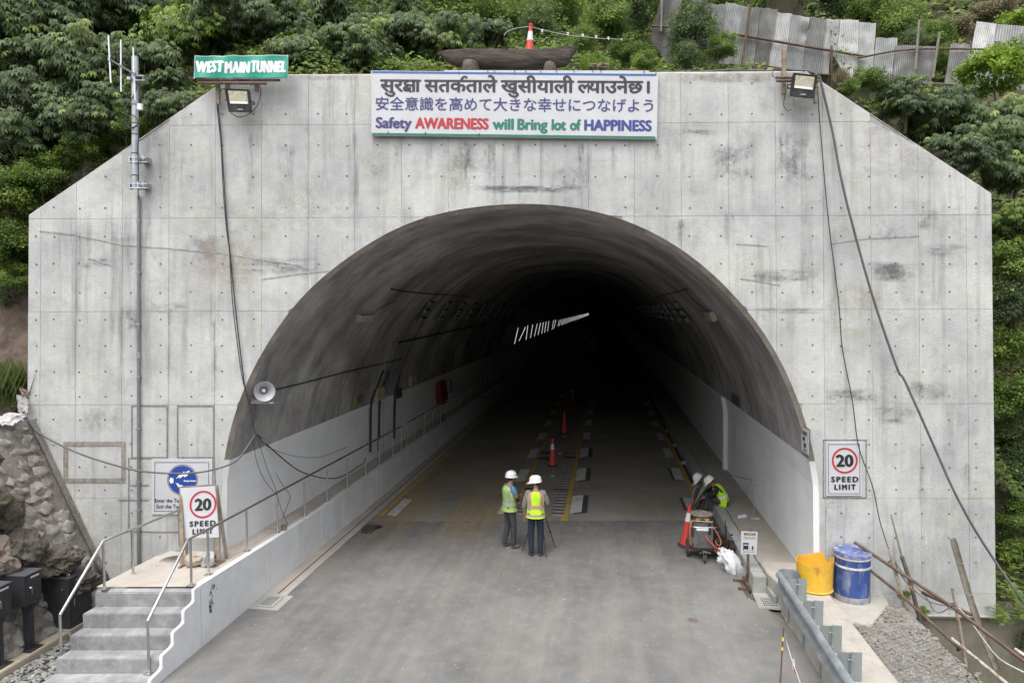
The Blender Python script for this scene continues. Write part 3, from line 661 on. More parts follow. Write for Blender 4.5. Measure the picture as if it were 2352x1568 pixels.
# ------------------------------------------------------------------ lettering
def text_geo(body, spacing=1.0):
    c = bpy.data.curves.new('lettering', 'FONT'); c.body = body; c.space_character = spacing; c.size = 1; c.fill_mode = 'FRONT'; c.resolution_u = 3
    o = bpy.data.objects.new('lettering', c); COL.objects.link(o); bpy.context.view_layer.update()
    me = bpy.data.meshes.new_from_object(o.evaluated_get(bpy.context.evaluated_depsgraph_get()))
    vs = [v.co.copy() for v in me.vertices]; fs = [tuple(p.vertices) for p in me.polygons]
    bpy.data.objects.remove(o); bpy.data.curves.remove(c); bpy.data.meshes.remove(me); return vs, fs
_CAP = {}
def capof(ch='H'):
    if ch not in _CAP: v, _ = text_geo(ch); _CAP[ch] = (min(p.y for p in v), max(p.y for p in v))
    return _CAP[ch]
def letter(mb, body, o, ax, ay, width, cap, bold=0., ref='H', slant=0., geo=None, disp=None, base=None):
    """o = left end of the baseline; ax, ay unit vectors in the face; the string is fitted to width and cap height"""
    vs, fs = geo or text_geo(body); y0, y1 = capof(ref)
    x0, x1 = min(v.x for v in vs), max(v.x for v in vs); sx = width / (x1 - x0); sy = cap / (y1 - y0)
    if base is not None: y0 = base
    nn = ax.cross(ay).normalized(); n = 0
    for dx, dy in ([(0, 0)] if not bold else [(0, 0), (bold, 0), (-bold, 0), (0, bold * .6), (0, -bold * .6), (bold * .5, 0), (-bold * .5, 0)]):
        pts = []
        for v in vs:
            X = (v.x - x0) * sx + dx + (v.y - y0) * sy * slant; Y = (v.y - y0) * sy + dy
            q = o + ax * X + ay * Y + nn * (n * .00025)
            if disp: q = q + nn * disp(q)
            pts.append(q)
        mb.add(pts, fs); n += 1
def ink(name, col, rough=.5): return mat(name, col, rough, var=.08, bmp=0)
K = {'black': ink('black_print', (.02, .02, .022)), 'grey': ink('charcoal_print', (.03, .027, .03)), 'navy': ink('violet_navy_print', (.05, .045, .17)), 'blue': ink('blue_print', (.035, .05, .24)),
     'red': ink('red_print', (.42, .025, .035)), 'green': ink('green_print', (.01, .17, .11)), 'white': ink('white_print', (.78, .78, .78)), 'signblue': ink('sign_blue', (.02, .055, .30)), 'yellow': ink('yellow_print', (.75, .62, .06))}
M['vinyl'] = mat('white_vinyl_sheet', (.52, .52, .545), .42, var=.06, vs=1.2, bmp=.25, bs_=2.5, dirt=(.44, .43, .42), ds=1.8, da=.45)
M['steel'] = mat('galvanised_steel', (.42, .44, .46), .45, .7, var=.2, vs=9, dirt=(.28, .29, .30), ds=5, da=.5, bmp=.05)
M['rust'] = mat('rusty_pipe', (.115, .070, .052), .85, .1, var=.35, vs=9, dirt=(.21, .15, .12), ds=6, da=.6, bmp=.3)
M['wood'] = mat('weathered_timber', (.27, .215, .16), .85, var=.35, vs=8, stretch=(1, 1, 1), dirt=(.13, .10, .075), ds=5, da=.6, bmp=.3)
M['cable'] = mat('black_cable', (.025, .025, .028), .5, var=.2, bmp=0)
M['greycable'] = mat('grey_cable', (.09, .095, .10), .5, var=.2, bmp=0)
M['black'] = mat('black_metal', (.025, .025, .027), .5, .3, var=.3, vs=10, dirt=(.12, .11, .10), ds=5, da=.4, bmp=.05)
_m, _nt, _b = nodes('stainless_steel'); _b.inputs['Base Color'].default_value = (.50, .49, .48, 1); _b.inputs['Metallic'].default_value = .8; _b.inputs['Roughness'].default_value = .26; M['chrome'] = _m
def cable(name, pts, r, m, label=None, group=None, k=5, cat='cable', parent=None, n=6):
    mb = MB(); mb.tube(catmull(pts, k), r, n); return mb.build(name, m, parent, label, cat if parent is None else None, group, smooth=True, ang=80)

# ------------------------------------------------------------------ big trilingual banner over the arch
BC = .10
def bp(x, y, c=BC): return wpx(x, y, c)
bn = thing('safety_banner', 'long white banner with Nepali, Japanese and English safety slogan above the arch', 'banner', bp(1180, 316))
def quadplate(mb, pts, th, nrm):
    p = [Vector(q) for q in pts]; mb.add(p + [q - nrm * th for q in p], [(0, 1, 2, 3), (7, 6, 5, 4), (0, 4, 5, 1), (1, 5, 6, 2), (2, 6, 7, 3), (3, 7, 4, 0)])
mb = MB(); quadplate(mb, [bp(853, 311), bp(1509, 319.5), bp(1512, 170), bp(852, 162)], .05, WN); mb.build('sheet', M['vinyl'], bn, bevel=.006)
mb = MB(); quadplate(mb, [bp(1020, 165, .085), bp(1491, 170, .085), bp(1491, 162.5, .085), bp(1020, 161.5, .085)], .03, WN); mb.build('top_hem', M['vinyl'], bn)
def bar(mb, x0, y0, x1, y1, h, c):
    quadplate(mb, [bp(x0, y0 + h, c), bp(x1, y1 + h, c), bp(x1, y1, c), bp(x0, y0, c)], .002, WN)
mb = MB(); bar(mb, 854.5, 163.5, 1506.5, 170.3, 4.6, BC + .004); mb.build('blue_stripe', ink('stripe_blue', (.03, .12, .36)), bn)
mb = MB(); bar(mb, 854.5, 305.2, 1505, 313.4, 4.6, BC + .004); mb.build('green_stripe', K['green'], bn)
mb = MB()
for x, y in [(775.2 + .3418 * x, y * .3418) for x, y in ((1010, 478), (1190, 476), (1265, 477), (1365, 476), (1470, 478), (1590, 477), (1715, 474), (1770, 474), (815, 488), (340, 892), (590, 898), (952, 905), (1055, 478), (2060, 480), (2140, 497))]:
    mb.obox(bp(x, y, BC + .006), EA * .006, EB * .03, WN * .006)
mb.build('lashing', M['black'], bn, kind='stuff')
def onb(mb, body, xl, yl, xr, yr, cap, c=BC + .006, **kw):
    a, b = bp(xl, yl, c), bp(xr, yr, c); ax = (b - a).normalized(); letter(mb, body, a, ax, WN.cross(ax).normalized(), (b - a).length, cap / 118.5, **kw)
# Nepali line: shaped by hand where the script joins letters
def dev_line():
    VS, FS = [], []; pen = [0.0]
    def put(vs, fs, gap=-.012, at=None):
        x0 = min(v.x for v in vs) if vs else 0
        sh = (pen[0] + gap - x0) if at is None else at
        n = len(VS); VS.extend([Vector((v.x + sh, v.y, 0)) for v in vs]); FS.extend([tuple(i + n for i in f) for f in fs])
        if at is None: pen[0] = max(v.x for v in vs) + sh
        return sh
    hy = .62                                          # headline height found from the letter ta
    tv, _ = text_geo('त'); hy = max(v.y for v in tv)
    def rib(pts, w=.075, n0=None):
        vs, fs = [], []
        P = [Vector((x, y, 0)) for x, y in pts]
        for i, p in enumerate(P):
            d = (P[min(i + 1, len(P) - 1)] - P[max(i - 1, 0)]).normalized(); q = Vector((-d.y, d.x, 0)) * w / 2; vs += [p + q, p - q]
        fs = [(2 * i, 2 * i + 1, 2 * i + 3, 2 * i + 2) for i in range(len(P) - 1)]; return vs, fs
    def word(s): put(*text_geo(s))
    def ksha():
        x = pen[0] - .02
        for pts, w in (([(x, hy - .035), (x + .62, hy - .035)], .07), ([(x + .54, hy), (x + .54, 0)], .08),
                       ([(x + .30, hy - .05), (x + .16, hy - .10), (x + .10, hy - .2), (x + .18, hy - .28), (x + .3, hy - .27)], .075),
                       ([(x + .3, hy - .27), (x + .42, .34), (x + .54, .33)], .07),
                       ([(x + .3, hy - .27), (x + .14, .26), (x + .07, .16), (x + .12, .06), (x + .24, .05), (x + .34, .14), (x + .36, .22)], .075),
                       ([(x + .10, .10), (x + .24, .20), (x + .40, -.02)], .07)):
            v, f = rib(pts, w); n = len(VS); VS.extend(v); FS.extend([tuple(i + n for i in t) for t in f])
        pen[0] = x + .62
    def half_la():
        v, f = text_geo('ल'); xm = max(p.x for p in v)
        bm = bmesh.new(); bv = [bm.verts.new(p) for p in v]
        for t in f:
            try: bm.faces.new([bv[i] for i in t])
            except ValueError: pass
        bmesh.ops.bisect_plane(bm, geom=bm.verts[:] + bm.edges[:] + bm.faces[:], plane_co=(xm - .17, 0, 0), plane_no=(1, 0, 0), clear_outer=True)
        bm.verts.index_update(); put([q.co.copy() for q in bm.verts], [tuple(w.index for w in q.verts) for q in bm.faces]); bm.free()
    sp = .22
    word('सुर'); ksha(); word('ा'); pen[0] += sp
    word('सत'); xk = pen[0]; word('क'); xe = pen[0]
    v, f = rib([(xe - .22, hy), (xe - .20, hy + .10), (xe - .12, hy + .19), (xe - .02, hy + .19), (xe + .03, hy + .13)], .065); n = len(VS); VS.extend(v); FS.extend([tuple(i + n for i in t) for t in f])
    word('ताले'); pen[0] += sp
    word('खुसीयाली'); pen[0] += sp
    half_la(); word('याउनेछ'); pen[0] += sp * 1.1
    word('।')
    return (VS, FS), hy
geo, hy = dev_line(); _CAP['dev'] = (0, hy)
mb = MB(); onb(mb, '', 874, 210, 1491, 214, 26.5, geo=geo, ref='dev', bold=.013); mb.build('nepali_lettering', K['grey'], bn)
_c = text_geo('高'); _CAP['cjk'] = (min(v.y for v in _c[0]), max(v.y for v in _c[0]))
mb = MB(); onb(mb, '安全意識を高めて大きな幸せにつなげよう', 863, 253, 1500, 258, 30.5, ref='cjk', bold=.004); mb.build('japanese_lettering', K['navy'], bn)
for w, x0, x1, col in (('Safety', 260, 495, 'navy'), ('AWARENESS', 525, 1012, 'red'), ('will', 1045, 1180, 'green'), ('Bring', 1212, 1408, 'green'), ('lot', 1442, 1532, 'green'), ('of', 1565, 1632, 'green'), ('HAPPINESS', 1662, 2108, 'blue')):
    xa, xb = 775.2 + .3418 * x0, 775.2 + .3418 * x1; f = lambda x: 293.3 + (x - 863) * (7.5 / 632)
    mb = MB(); onb(mb, w, xa, f(xa), xb, f(xb), 23.5, bold=.0135); mb.build('english_lettering', K[col], bn)

# ------------------------------------------------------------------ green banner at the upper left shoulder
GC = .32
def rip(q):
    x = (q - W(-6, 5, 0)).dot(EA); y = (q - W(-6, 5, 0)).dot(EB); return .016 * math.sin(x * 17 + y * 5) * (.6 + .4 * math.sin(x * 3.1)) + .012 * math.sin(x * 9 - y * 11)
gb = thing('tunnel_name_banner', 'green cloth banner reading WEST MAIN TUNNEL on rusty poles at the upper left corner', 'banner', wpx(553, 181, GC))
def grid4(tl_, tr_, br_, bl_, nx, ny, disp=None, nn=WN):
    rows = []
    for j in range(ny + 1):
        l = tl_.lerp(bl_, j / ny); r_ = tr_.lerp(br_, j / ny); rows.append([l.lerp(r_, i / nx) for i in range(nx + 1)])
    if disp: rows = [[p + nn * disp(p) for p in r_] for r_ in rows]
    return rows
M['gcloth'] = mat('green_cloth', (.008, .29, .20), .5, var=.12, vs=5, bmp=.1, bs_=12)
M['gcloth'].use_backface_culling = False
mb = MB(); mb.sheet(grid4(wpx(449.5, 130.5, GC), wpx(660, 128, GC), wpx(660.5, 179, GC), wpx(445.6, 178.6, GC), 60, 10, rip)); mb.build('cloth', M['gcloth'], gb, smooth=True, ang=70)
mb = MB(); mb.sheet(grid4(wpx(448, 128.8, GC - .012), wpx(661.6, 126.3, GC - .012), wpx(662.2, 180.6, GC - .012), wpx(444, 180.2, GC - .012), 60, 6, rip)); mb.build('white_hem', M['vinyl'], gb, smooth=True, ang=70)
mb = MB()
for w, x0, x1, y in (('WEST', 1318, 1495, 487), ('MAIN', 1512, 1672, 490), ('TUNNEL', 1690, 1915, 486)):
    a, b = wpx(x0 * .3418, y * .3418, GC + .005), wpx(x1 * .3418, (y - 1) * .3418, GC + .005); ax = (b - a).normalized()
    letter(mb, w, a, ax, WN.cross(ax).normalized(), (b - a).length, 24.5 / 118, bold=.018, slant=.06, geo=text_geo(w, 1.12), disp=rip)
mb.build('lettering', K['white'], gb)
mb = MB(); mb.tube([wpx(454, 184, GC - .05), wpx(643, 184.5, GC - .05)], .026, 8); mb.build('pole', M['rust'], gb, smooth=True)
mb = MB(); mb.tube([wpx(456, 191, GC - .04), wpx(612, 192, GC - .04)], .026, 8); mb.build('pole', M['rust'], gb, smooth=True)
for x in (501, 523, 590):
    mb = MB(); mb.obox((wpx(x, 195, .14) + wpx(x, 240 if x == 501 else 205, .14)) / 2, EA * .035, EB * (.19 if x == 501 else .08), WN * .035)
    mb.build('wooden_prop', M['wood'], gb)
mb = MB()
for x in (506, 578): mb.tube(catmull([wpx(x, 181, GC - .01), wpx(x + 2, 187, GC + .0), wpx(x - 2, 194, GC - .01), wpx(x, 198, GC - .06)]), .006, 5)
mb.build('tie_wire', M['greycable'], gb)

# ------------------------------------------------------------------ floodlights
def lens_mat(col):
    m = mat('floodlight_lens', col, .25, var=.3, vs=14, dirt=(.25, .22, .15), ds=10, da=.5, bmp=.1, bs_=30); return m
M['lens'] = lens_mat((.50, .47, .36))
def floodlight(label, corners, glass, tilt_out, group):
    TLc, TRc, BRc, BLc = [wpx(x, y, c) for x, y, c in corners]; o = (TLc + BRc) / 2
    ax = (TRc - TLc).normalized(); ay0 = (TLc - BLc).normalized(); nn = ax.cross(ay0).normalized()
    t = thing('floodlight', label, 'floodlight', o, group)
    mb = MB(); q = [BLc, BRc, TRc, TLc]; back = [p.lerp(o, .12) - nn * .12 for p in q]
    mb.add(q + back, [(0, 1, 2, 3), (7, 6, 5, 4), (0, 4, 5, 1), (1, 5, 6, 2), (2, 6, 7, 3), (3, 7, 4, 0)]); mb.build('housing', M['black'], t, bevel=.006)
    def L(u, v, d=.0): return (BLc.lerp(BRc, u)).lerp(TLc.lerp(TRc, u), v) + nn * d
    mb = MB(); quadplate(mb, [L(glass[0], glass[1], .004), L(glass[2], glass[1], .004), L(glass[2], glass[3], .004), L(glass[0], glass[3], .004)], .003, nn); mb.build('lens', M['lens'], t)
    mb = MB()
    for u0, v0, u1, v1 in ((0, 0, 1, .04), (0, .96, 1, 1), (0, .04, .05, .96), (.95, .04, 1, .96)): quadplate(mb, [L(u0, v0, .014), L(u1, v0, .014), L(u1, v1, .014), L(u0, v1, .014)], .013, nn)
    mb.build('rim', M['black'], t, bevel=.002)
    mb = MB(); quadplate(mb, [L(glass[0] + .02, glass[1] + .01, .012), L(glass[2] - .02, glass[1] + .01, .012), L(glass[2] - .02, glass[1] + .10, .008), L(glass[0] + .02, glass[1] + .10, .008)], .006, nn); mb.build('lower_reflector', M['white_paint'], t)
    mb = MB(); hw = (TRc - TLc).length / 2
    mb.tube([o - ax * (hw + .01), o - ax * (hw + .03) - nn * .1 + EB * .02, o - ax * (hw * .9) - nn * .27, o + ax * hw * .9 - nn * .27, o + ax * (hw + .03) - nn * .1, o + ax * (hw + .01)], .012, 6); mb.build('bracket', M['black'], t)
    mb = MB(); letter(mb, 'LED', L(.42, .10, .016), ax, ay0, .10, .022, bold=.001); mb.build('maker_mark', K['white'], t)
    return t
FL1 = floodlight('black framed floodlight hanging below the green name banner', [(516, 203.5, .40), (572.5, 206, .40), (577.6, 258.7, .34), (525.7, 258, .34)], (.12, .36, .90, .92), 0, 'floodlights on top of the portal wall')
FL2 = floodlight('dusty floodlight on timber props at the upper right corner of the portal', [(1822, 167.5, .40), (1877.6, 173.5, .40), (1869, 227, .34), (1814.5, 221, .34)], (.12, .36, .90, .92), 0, 'floodlights on top of the portal wall')
cable('power_cord', [wpx(500, 258, .06), wpx(503, 220, .1), wpx(510, 206, .2), wpx(524, 203, .3)], .008, M['cable'], parent=FL1)
cable('power_cord', [wpx(530, 259, .3), wpx(548, 269, .2), wpx(572, 262, .12), wpx(592, 240, .1), wpx(599, 205, .12), wpx(586, 192, .2)], .008, M['cable'], parent=FL1)
sp_ = thing('timber_prop', 'weathered timber prop with short rusty poles beside the upper right floodlight', 'timber', wpx(1801, 217, .12))
mb = MB(); mb.obox((wpx(1801, 114, .05) + wpx(1799.5, 217, .12)) / 2, EA * .035, EB * .43, WN * .03); mb.build('post', M['wood'], sp_, bevel=.004)
mb = MB(); mb.obox(wpx(1873, 205, .16), EA * .03, EB * .27, WN * .03); mb.build('post', M['wood'], sp_, bevel=.004)
for y in (178.5, 186): mb = MB(); mb.tube([wpx(1783, y, .2), wpx(1880, y + 1, .2)], .026, 8); mb.build('pole', M['rust'], sp_, smooth=True)
cable('power_cord', [wpx(1783, 182, .2), wpx(1773, 172, .15), wpx(1778, 164, .1), wpx(1800, 160, .1), wpx(1850, 165, .1)], .007, M['cable'], parent=FL2)
cable('power_cord', [wpx(1806, 205, .15), wpx(1800, 240, .05), wpx(1808, 254, .05), wpx(1818, 252, .06)], .006, M['cable'], parent=FL2)
cable('yellow_cord', [wpx(1818, 252, .06), wpx(1823, 240, .08), wpx(1822, 226, .2)], .008, mat('ochre_cord', (.45, .33, .10), .6), parent=FL2)

# ------------------------------------------------------------------ antenna mast and conduit
an = thing('antenna_mast', 'galvanised mast with three-element antenna bolted to the left shoulder of the portal', 'antenna', wpx(310.5, 432, .28))
mb = MB(); mb.tube([wpx(310.5, 432, .28), wpx(310.5, 131, .28)], .063, 16); mb.build('mast', M['steel'], an, smooth=True)
for y in (367, 427):
    mb = MB(); mb.obox(wpx(331, y, .14), EA * .07, EB * .055, WN * .13); mb.obox(wpx(320, y, .28), EA * .02, EB * .07, WN * .06); mb.obox(wpx(300, y, .28), EA * .02, EB * .06, WN * .05); mb.build('wall_bracket', M['steel'], an, bevel=.004)
    mb = MB()
    for dy in (-5, 5): mb.tube([wpx(297, y + dy, .34), wpx(338, y + dy, .34)], .008, 6); mb.tube([wpx(297, y + dy, .22), wpx(338, y + dy, .22)], .008, 6)
    mb.build('clamp_bolt', M['steel'], an)
boomA, boomB = wpx(250, 137, 1.1), wpx(313, 174, .42)
mb = MB(); mb.tube([boomA, boomB], .012, 6); mb.tube([boomA + EB * .02, boomB + EB * .02], .008, 6); mb.build('boom', M['steel'], an, smooth=True)
for (xa, ya), (xb, yb), c in (((249, 82), (254.6, 191), 1.08), ((277.6, 92), (278, 211), .8), ((305.9, 110), (310.5, 231), .48)):
    mb = MB(); mb.tube([wpx(xa, ya, c), wpx(xb, yb, c)], .013, 8); mb.build('element', M['white_paint'], an, smooth=True)
    mb = MB(); mb.obox(wpx((xa + xb) / 2, (ya + yb) / 2, c), EA * .02, EB * .035, WN * .02); mb.build('element_clamp', M['steel'], an, bevel=.003)
mb = MB(); mb.obox(wpx(323, 178, .30), EA * .11, EB * .012, WN * .08); mb.obox(wpx(324, 188, .30), EA * .11, EB * .012, WN * .08); mb.obox(wpx(334, 184, .30), EA * .006, EB * .06, WN * .09)
mb.obox(wpx(297, 181, .36), EA * .035, EB * .03, WN * .03); mb.build('head_bracket', M['steel'], an, bevel=.003)
mb = MB(); mb.obox(wpx(321.5, 246, .38), EA * .045, EB * .06, WN * .03); mb.build('junction_box', M['white_paint'], an, bevel=.006)
for y in (242, 284, 309.5, 353, 403.5): mb = MB(); mb.lathe([(.066, -.008), (.068, -.008), (.068, .008), (.066, .008)], wpx(310.5, y, .28), EB, 14, cap=False); mb.build('strap', M['black'], an)
cable('feeder_cable', [wpx(314, 190, .40), wpx(313, 205, .38), wpx(306, 222, .36), wpx(290, 245, .40), wpx(286, 275, .40), wpx(300, 293, .38), wpx(316, 285, .38), wpx(311, 268, .38), wpx(296, 266, .4), wpx(287, 280, .4), wpx(300, 296, .38), wpx(317, 290, .37), wpx(318, 320, .36), wpx(316, 340, .36), wpx(318, 400, .35), wpx(317, 440, .2), wpx(318, 455, .06)], .009, M['cable'], 'black feeder cable looped round the antenna mast', n=6)
cd = thing('conduit', 'grey vertical conduit pipe running down the wall below the antenna mast', 'conduit', wpx(318, 1300, .04))
mb = MB(); mb.tube([wpx(318, 451, .045), wpx(318.5, 1305, .045)], .030, 10); mb.build('pipe', mat('grey_conduit', (.23, .235, .24), .45, .5, var=.2, vs=3, bmp=.02), cd, smooth=True)
mb = MB(); mb.tube([wpx(318, 447, .045), wpx(318, 455, .045)], .02, 8); mb.build('end_cap', M['steel'], cd)
for y in (506, 625.5, 744.8, 864.7, 983.9, 1105, 1170): mb = MB(); mb.lathe([(.033, -.012), (.036, -.012), (.036, .012), (.033, .012)], wpx(318.3, y, .045), EB, 10, cap=False); mb.obox(wpx(318.3, y, .02), EA * .055, EB * .012, WN * .012); mb.build('pipe_clip', M['steel'], cd)
mb = MB(); mb.tube([wpx(318, 808, .045), wpx(318, 822, .045)], .036, 10); mb.build('coupling', M['steel'], cd, smooth=True)

# ------------------------------------------------------------------ road signs
def disc(mb, c, ax, ay, r0, r1, nn, th=.002, n=48):
    vs = []
    for i in range(n):
        q = 2 * math.pi * i / n; e = ax * math.cos(q) + ay * math.sin(q); vs += [c + e * r0, c + e * r1]
    if r0 == 0: mb.add([c + (ax * math.cos(2 * math.pi * i / n) + ay * math.sin(2 * math.pi * i / n)) * r1 + nn * th for i in range(n)], [tuple(range(n))])
    else: mb.add([v + nn * th for v in vs], [(2 * i, 2 * i + 1, (2 * i + 3) % (2 * n), (2 * i + 2) % (2 * n)) for i in range(n)])
def frame(mb, o, ax, ay, w, h, ins, lw, nn, th):
    for x0, y0, x1, y1 in ((ins, ins, w - ins, ins + lw), (ins, h - ins - lw, w - ins, h - ins), (ins, ins + lw, ins + lw, h - ins - lw), (w - ins - lw, ins + lw, w - ins, h - ins - lw)):
        mb.add([o + ax * x + ay * y + nn * th for x, y in ((x0, y0), (x1, y0), (x1, y1), (x0, y1))], [(0, 1, 2, 3)])
def speed_sign(par, o, ax, ay, w, h, cy=.657, rr=.362, border=True, ty_=(.26, .115), wob=None):
    nn = ax.cross(ay).normalized()
    if border: mb = MB(); frame(mb, o, ax, ay, w, h, w * .055, w * .012, nn, .006); mb.build('border_line', K['black'], par)
    c = o + ax * (w * .52) + ay * (h * cy)
    mb = MB(); disc(mb, c, ax, ay, rr * w * .86, rr * w, nn, .006); mb.build('red_ring', K['red'], par)
    mb = MB(); letter(mb, '20', c - ax * (w * .225) - ay * (w * .162) + nn * .006, ax, ay, w * .45, w * .32, bold=w * .024); mb.build('numerals', K['black'], par)
    mb = MB(); letter(mb, 'SPEED', o + ax * (w * .145) + ay * (h * ty_[0]) + nn * .006, ax, ay, w * .745, w * .142, bold=w * .014, geo=text_geo('SPEED', 1.3)); letter(mb, 'LIMIT', o + ax * (w * .235) + ay * (h * ty_[1]) + nn * .006, ax, ay, w * .575, w * .142, bold=w * .014, geo=text_geo('LIMIT', 1.4)); mb.build('lettering', K['black'], par)
sg = thing('speed_limit_sign', 'white 20 speed limit sign fixed flat on the wall right of the arch', 'sign', wpx(1939, 1138, .03), 'speed limit signs')
a_, b_, c_ = wpx(1898, 1138, .03), wpx(1980, 1138, .03), wpx(1898, 1015, .03)
mb = MB(); quadplate(mb, [a_, b_, wpx(1980.5, 1015, .03), c_], .028, WN); mb.build('plate', M['vinyl'], sg, bevel=.003)
speed_sign(sg, a_, EA, EB, (b_ - a_).length, (c_ - a_).length)
# blue horn sign
hsn = thing('horn_sign', 'large white sign with blue beep beep horn disc on the wall left of the arch', 'sign', wpx(418, 1180, .03))
a_, b_, c_ = wpx(347.6, 1181, .03), wpx(487, 1181, .03), wpx(348, 1053.5, .03); w_, h_ = (b_ - a_).length, (c_ - a_).length
mb = MB(); quadplate(mb, [a_, b_, wpx(487.5, 1053.5, .03), c_], .028, WN); mb.build('plate', M['vinyl'], hsn, bevel=.003)
mb = MB(); frame(mb, a_, EA, EB, w_, h_, .062, .008, WN, .006)
cc = wpx(419, 1101.5, .036); disc(mb, cc, EA, EB, 33.8 / 118.5, 34.8 / 118.5, WN, .0); mb.build('border_line', K['black'], hsn)
mb = MB(); disc(mb, cc, EA, EB, 0, 32.2 / 118.5, WN, .001); mb.build('blue_disc', K['signblue'], hsn)
def pxpoly(mb, pts, c): mb.add([wpx((x / 1.6486) / 1.7415, (y / 1.6486 + 1780) / 1.7415, c) for x, y in pts], [tuple(reversed(range(len(pts))))])
mb = MB()
pxpoly(mb, [(1160, 222), (1183, 192), (1190, 198), (1212, 172), (1219, 180), (1253, 163), (1236, 200), (1214, 212), (1212, 200), (1185, 220), (1184, 209)], .040)
pxpoly(mb, [(1158, 246), (1180, 254), (1182, 262), (1200, 262), (1222, 283), (1214, 284), (1240, 300), (1196, 290), (1190, 274), (1176, 275)], .040)
pxpoly(mb, [(1117, 236), (1117, 228), (1124, 214), (1134, 212), (1134, 221), (1144, 216), (1144, 250), (1134, 245), (1134, 252), (1124, 250)], .040)
a2, b2 = wpx((1213 / 1.6486) / 1.7415, (239 / 1.6486 + 1780) / 1.7415, .040), wpx((1291 / 1.6486) / 1.7415, (239 / 1.6486 + 1780) / 1.7415, .040)
letter(mb, 'beep beep', a2, EA, EB, (b2 - a2).length, .032, bold=.003); mb.build('white_symbols', K['white'], hsn)
mb = MB()
for s_, x0, x1, y in (('Enter the Tunnel', 356, 428, 1153.2), ('Exit the Tunnel', 359.5, 427, 1166.8)):
    a2, b2 = wpx(x0, y, .036), wpx(x1, y, .036); letter(mb, s_, a2, EA, EB, (b2 - a2).length, 8.6 / 118.5, bold=.0018, geo=text_geo(s_, 1.12))
mb.build('lettering', K['black'], hsn)

# ------------------------------------------------------------------ hanging cables on the wall
def cw(pts, c0=.05, c1=None, sc=1.): 
    n = len(pts); c1 = c0 if c1 is None else c1
    return [wpx(x, y, c0 + (c1 - c0) * i / (n - 1)) for i, (x, y) in enumerate(pts)]
cable('hanging_cable', cw([(500, 235), (502.5, 260), (509, 328), (516, 441), (523, 533), (528, 578), (538, 681), (550, 790), (562, 886), (569, 910), (578, 954), (586, 997)], .05, .05), .011, M['cable'], 'longer black cable hanging from the green banner down past the horn speaker', 'twin cables down the left of the portal')
cable('hanging_cable', cw([(498, 238), (500, 262), (507, 328), (513, 441), (521, 533), (527, 578), (533, 681), (541, 756), (555, 860), (566, 905), (572, 930)], .06, .03), .008, M['cable'], 'thinner black cable hanging just left of its twin beside the arch', 'twin cables down the left of the portal')
cable('sagging_cable', [wpx(586, 997, .05), wpx(571, 1022, .12), wpx(543, 1057, .3), wpx(505, 1074, .4), wpx(453, 1085, .5), wpx(400, 1087, .5), wpx(348, 1084, .5), wpx(303, 1078, .45), wpx(244, 1062, .4), wpx(191.6, 1044.7, .3), wpx(139, 1022, .2), wpx(90, 994, .1), wpx(66, 968, .06)], .017, M['greycable'], 'thick grey cable sagging across the blue horn sign to the stone wall')
hx = lambda x, y, u: atu(x, y, u)
cable('looped_cable', [wpx(586, 997, .02), hx(603, 1008, -5.5), hx(614.8, 1022, -5.42), hx(644, 1048, -5.3), hx(682.7, 1078, -5.25), hx(717.5, 1091.8, -5.2), hx(749, 1098, -5.15), hx(778, 1096, -5.12), hx(804, 1084, -5.08), hx(820, 1072, -5.06), hx(836, 1062, -5.05), hx(840, 1045, -5.05)], .014, M['cable'], 'thick black cable drooping from the arch edge over the walkway railing')
for i, pts in enumerate(([(586, 997), (584, 1022), (589, 1057), (606, 1099), (636, 1137)], [(586, 997), (598, 1026), (613, 1074), (632, 1120), (645, 1165), (662, 1205), (677, 1219), (690, 1213), (698, 1190)], [(590, 1000), (615, 1025), (650, 1040), (690, 1049), (735, 1049), (775, 1035), (800, 1025)],
                          [(634, 1085), (644, 1105), (662, 1130), (667, 1140), (660, 1160), (650, 1185)])):
    cable('loose_wire', [hx(x, y, -5.42 + .06 * k) for k, (x, y) in enumerate(pts)], .006, M['cable'], ['thin wire dropping straight from the arch edge to the walkway rail', 'thin wire looping over the rail and down the white kerb wall', 'thin wire swinging across the white lining beside the walkway', 'short tangled wire hanging around a rail post'][i], 'loose wires over the left walkway')
c_pts = [(1880, 172, .1), (1887.6, 197, .1), (1913, 307, .12), (1931, 405, .14), (1959, 520, .16), (2005, 683, .2), (2061, 846, .25), (2080, 878, .28), (2157, 1051, .4), (2189, 1123, .5), (2234, 1207, .6), (2283, 1284, .75), (2330, 1352, .95), (2420, 1480, 1.2)]
cable('power_cable', [wpx(x, y, c) for x, y, c in c_pts], .023, M['greycable'], 'thick grey power cable slanting across the right half of the portal wall', n=8)
c_pts = [(1878, 200, .2), (1880, 240, .06), (1893, 402, .05), (1905, 525, .05), (1926, 690, .05), (1934.7, 799, .05), (1957.7, 919, .06), (1972, 1024, .08), (2004, 1116, .1), (2021, 1196, .2), (2042, 1263, .5)]
cable('thin_cable', [wpx(x, y, c) for x, y, c in c_pts], .009, M['cable'], 'thin black cable hanging beside the thick one past the right speed sign')

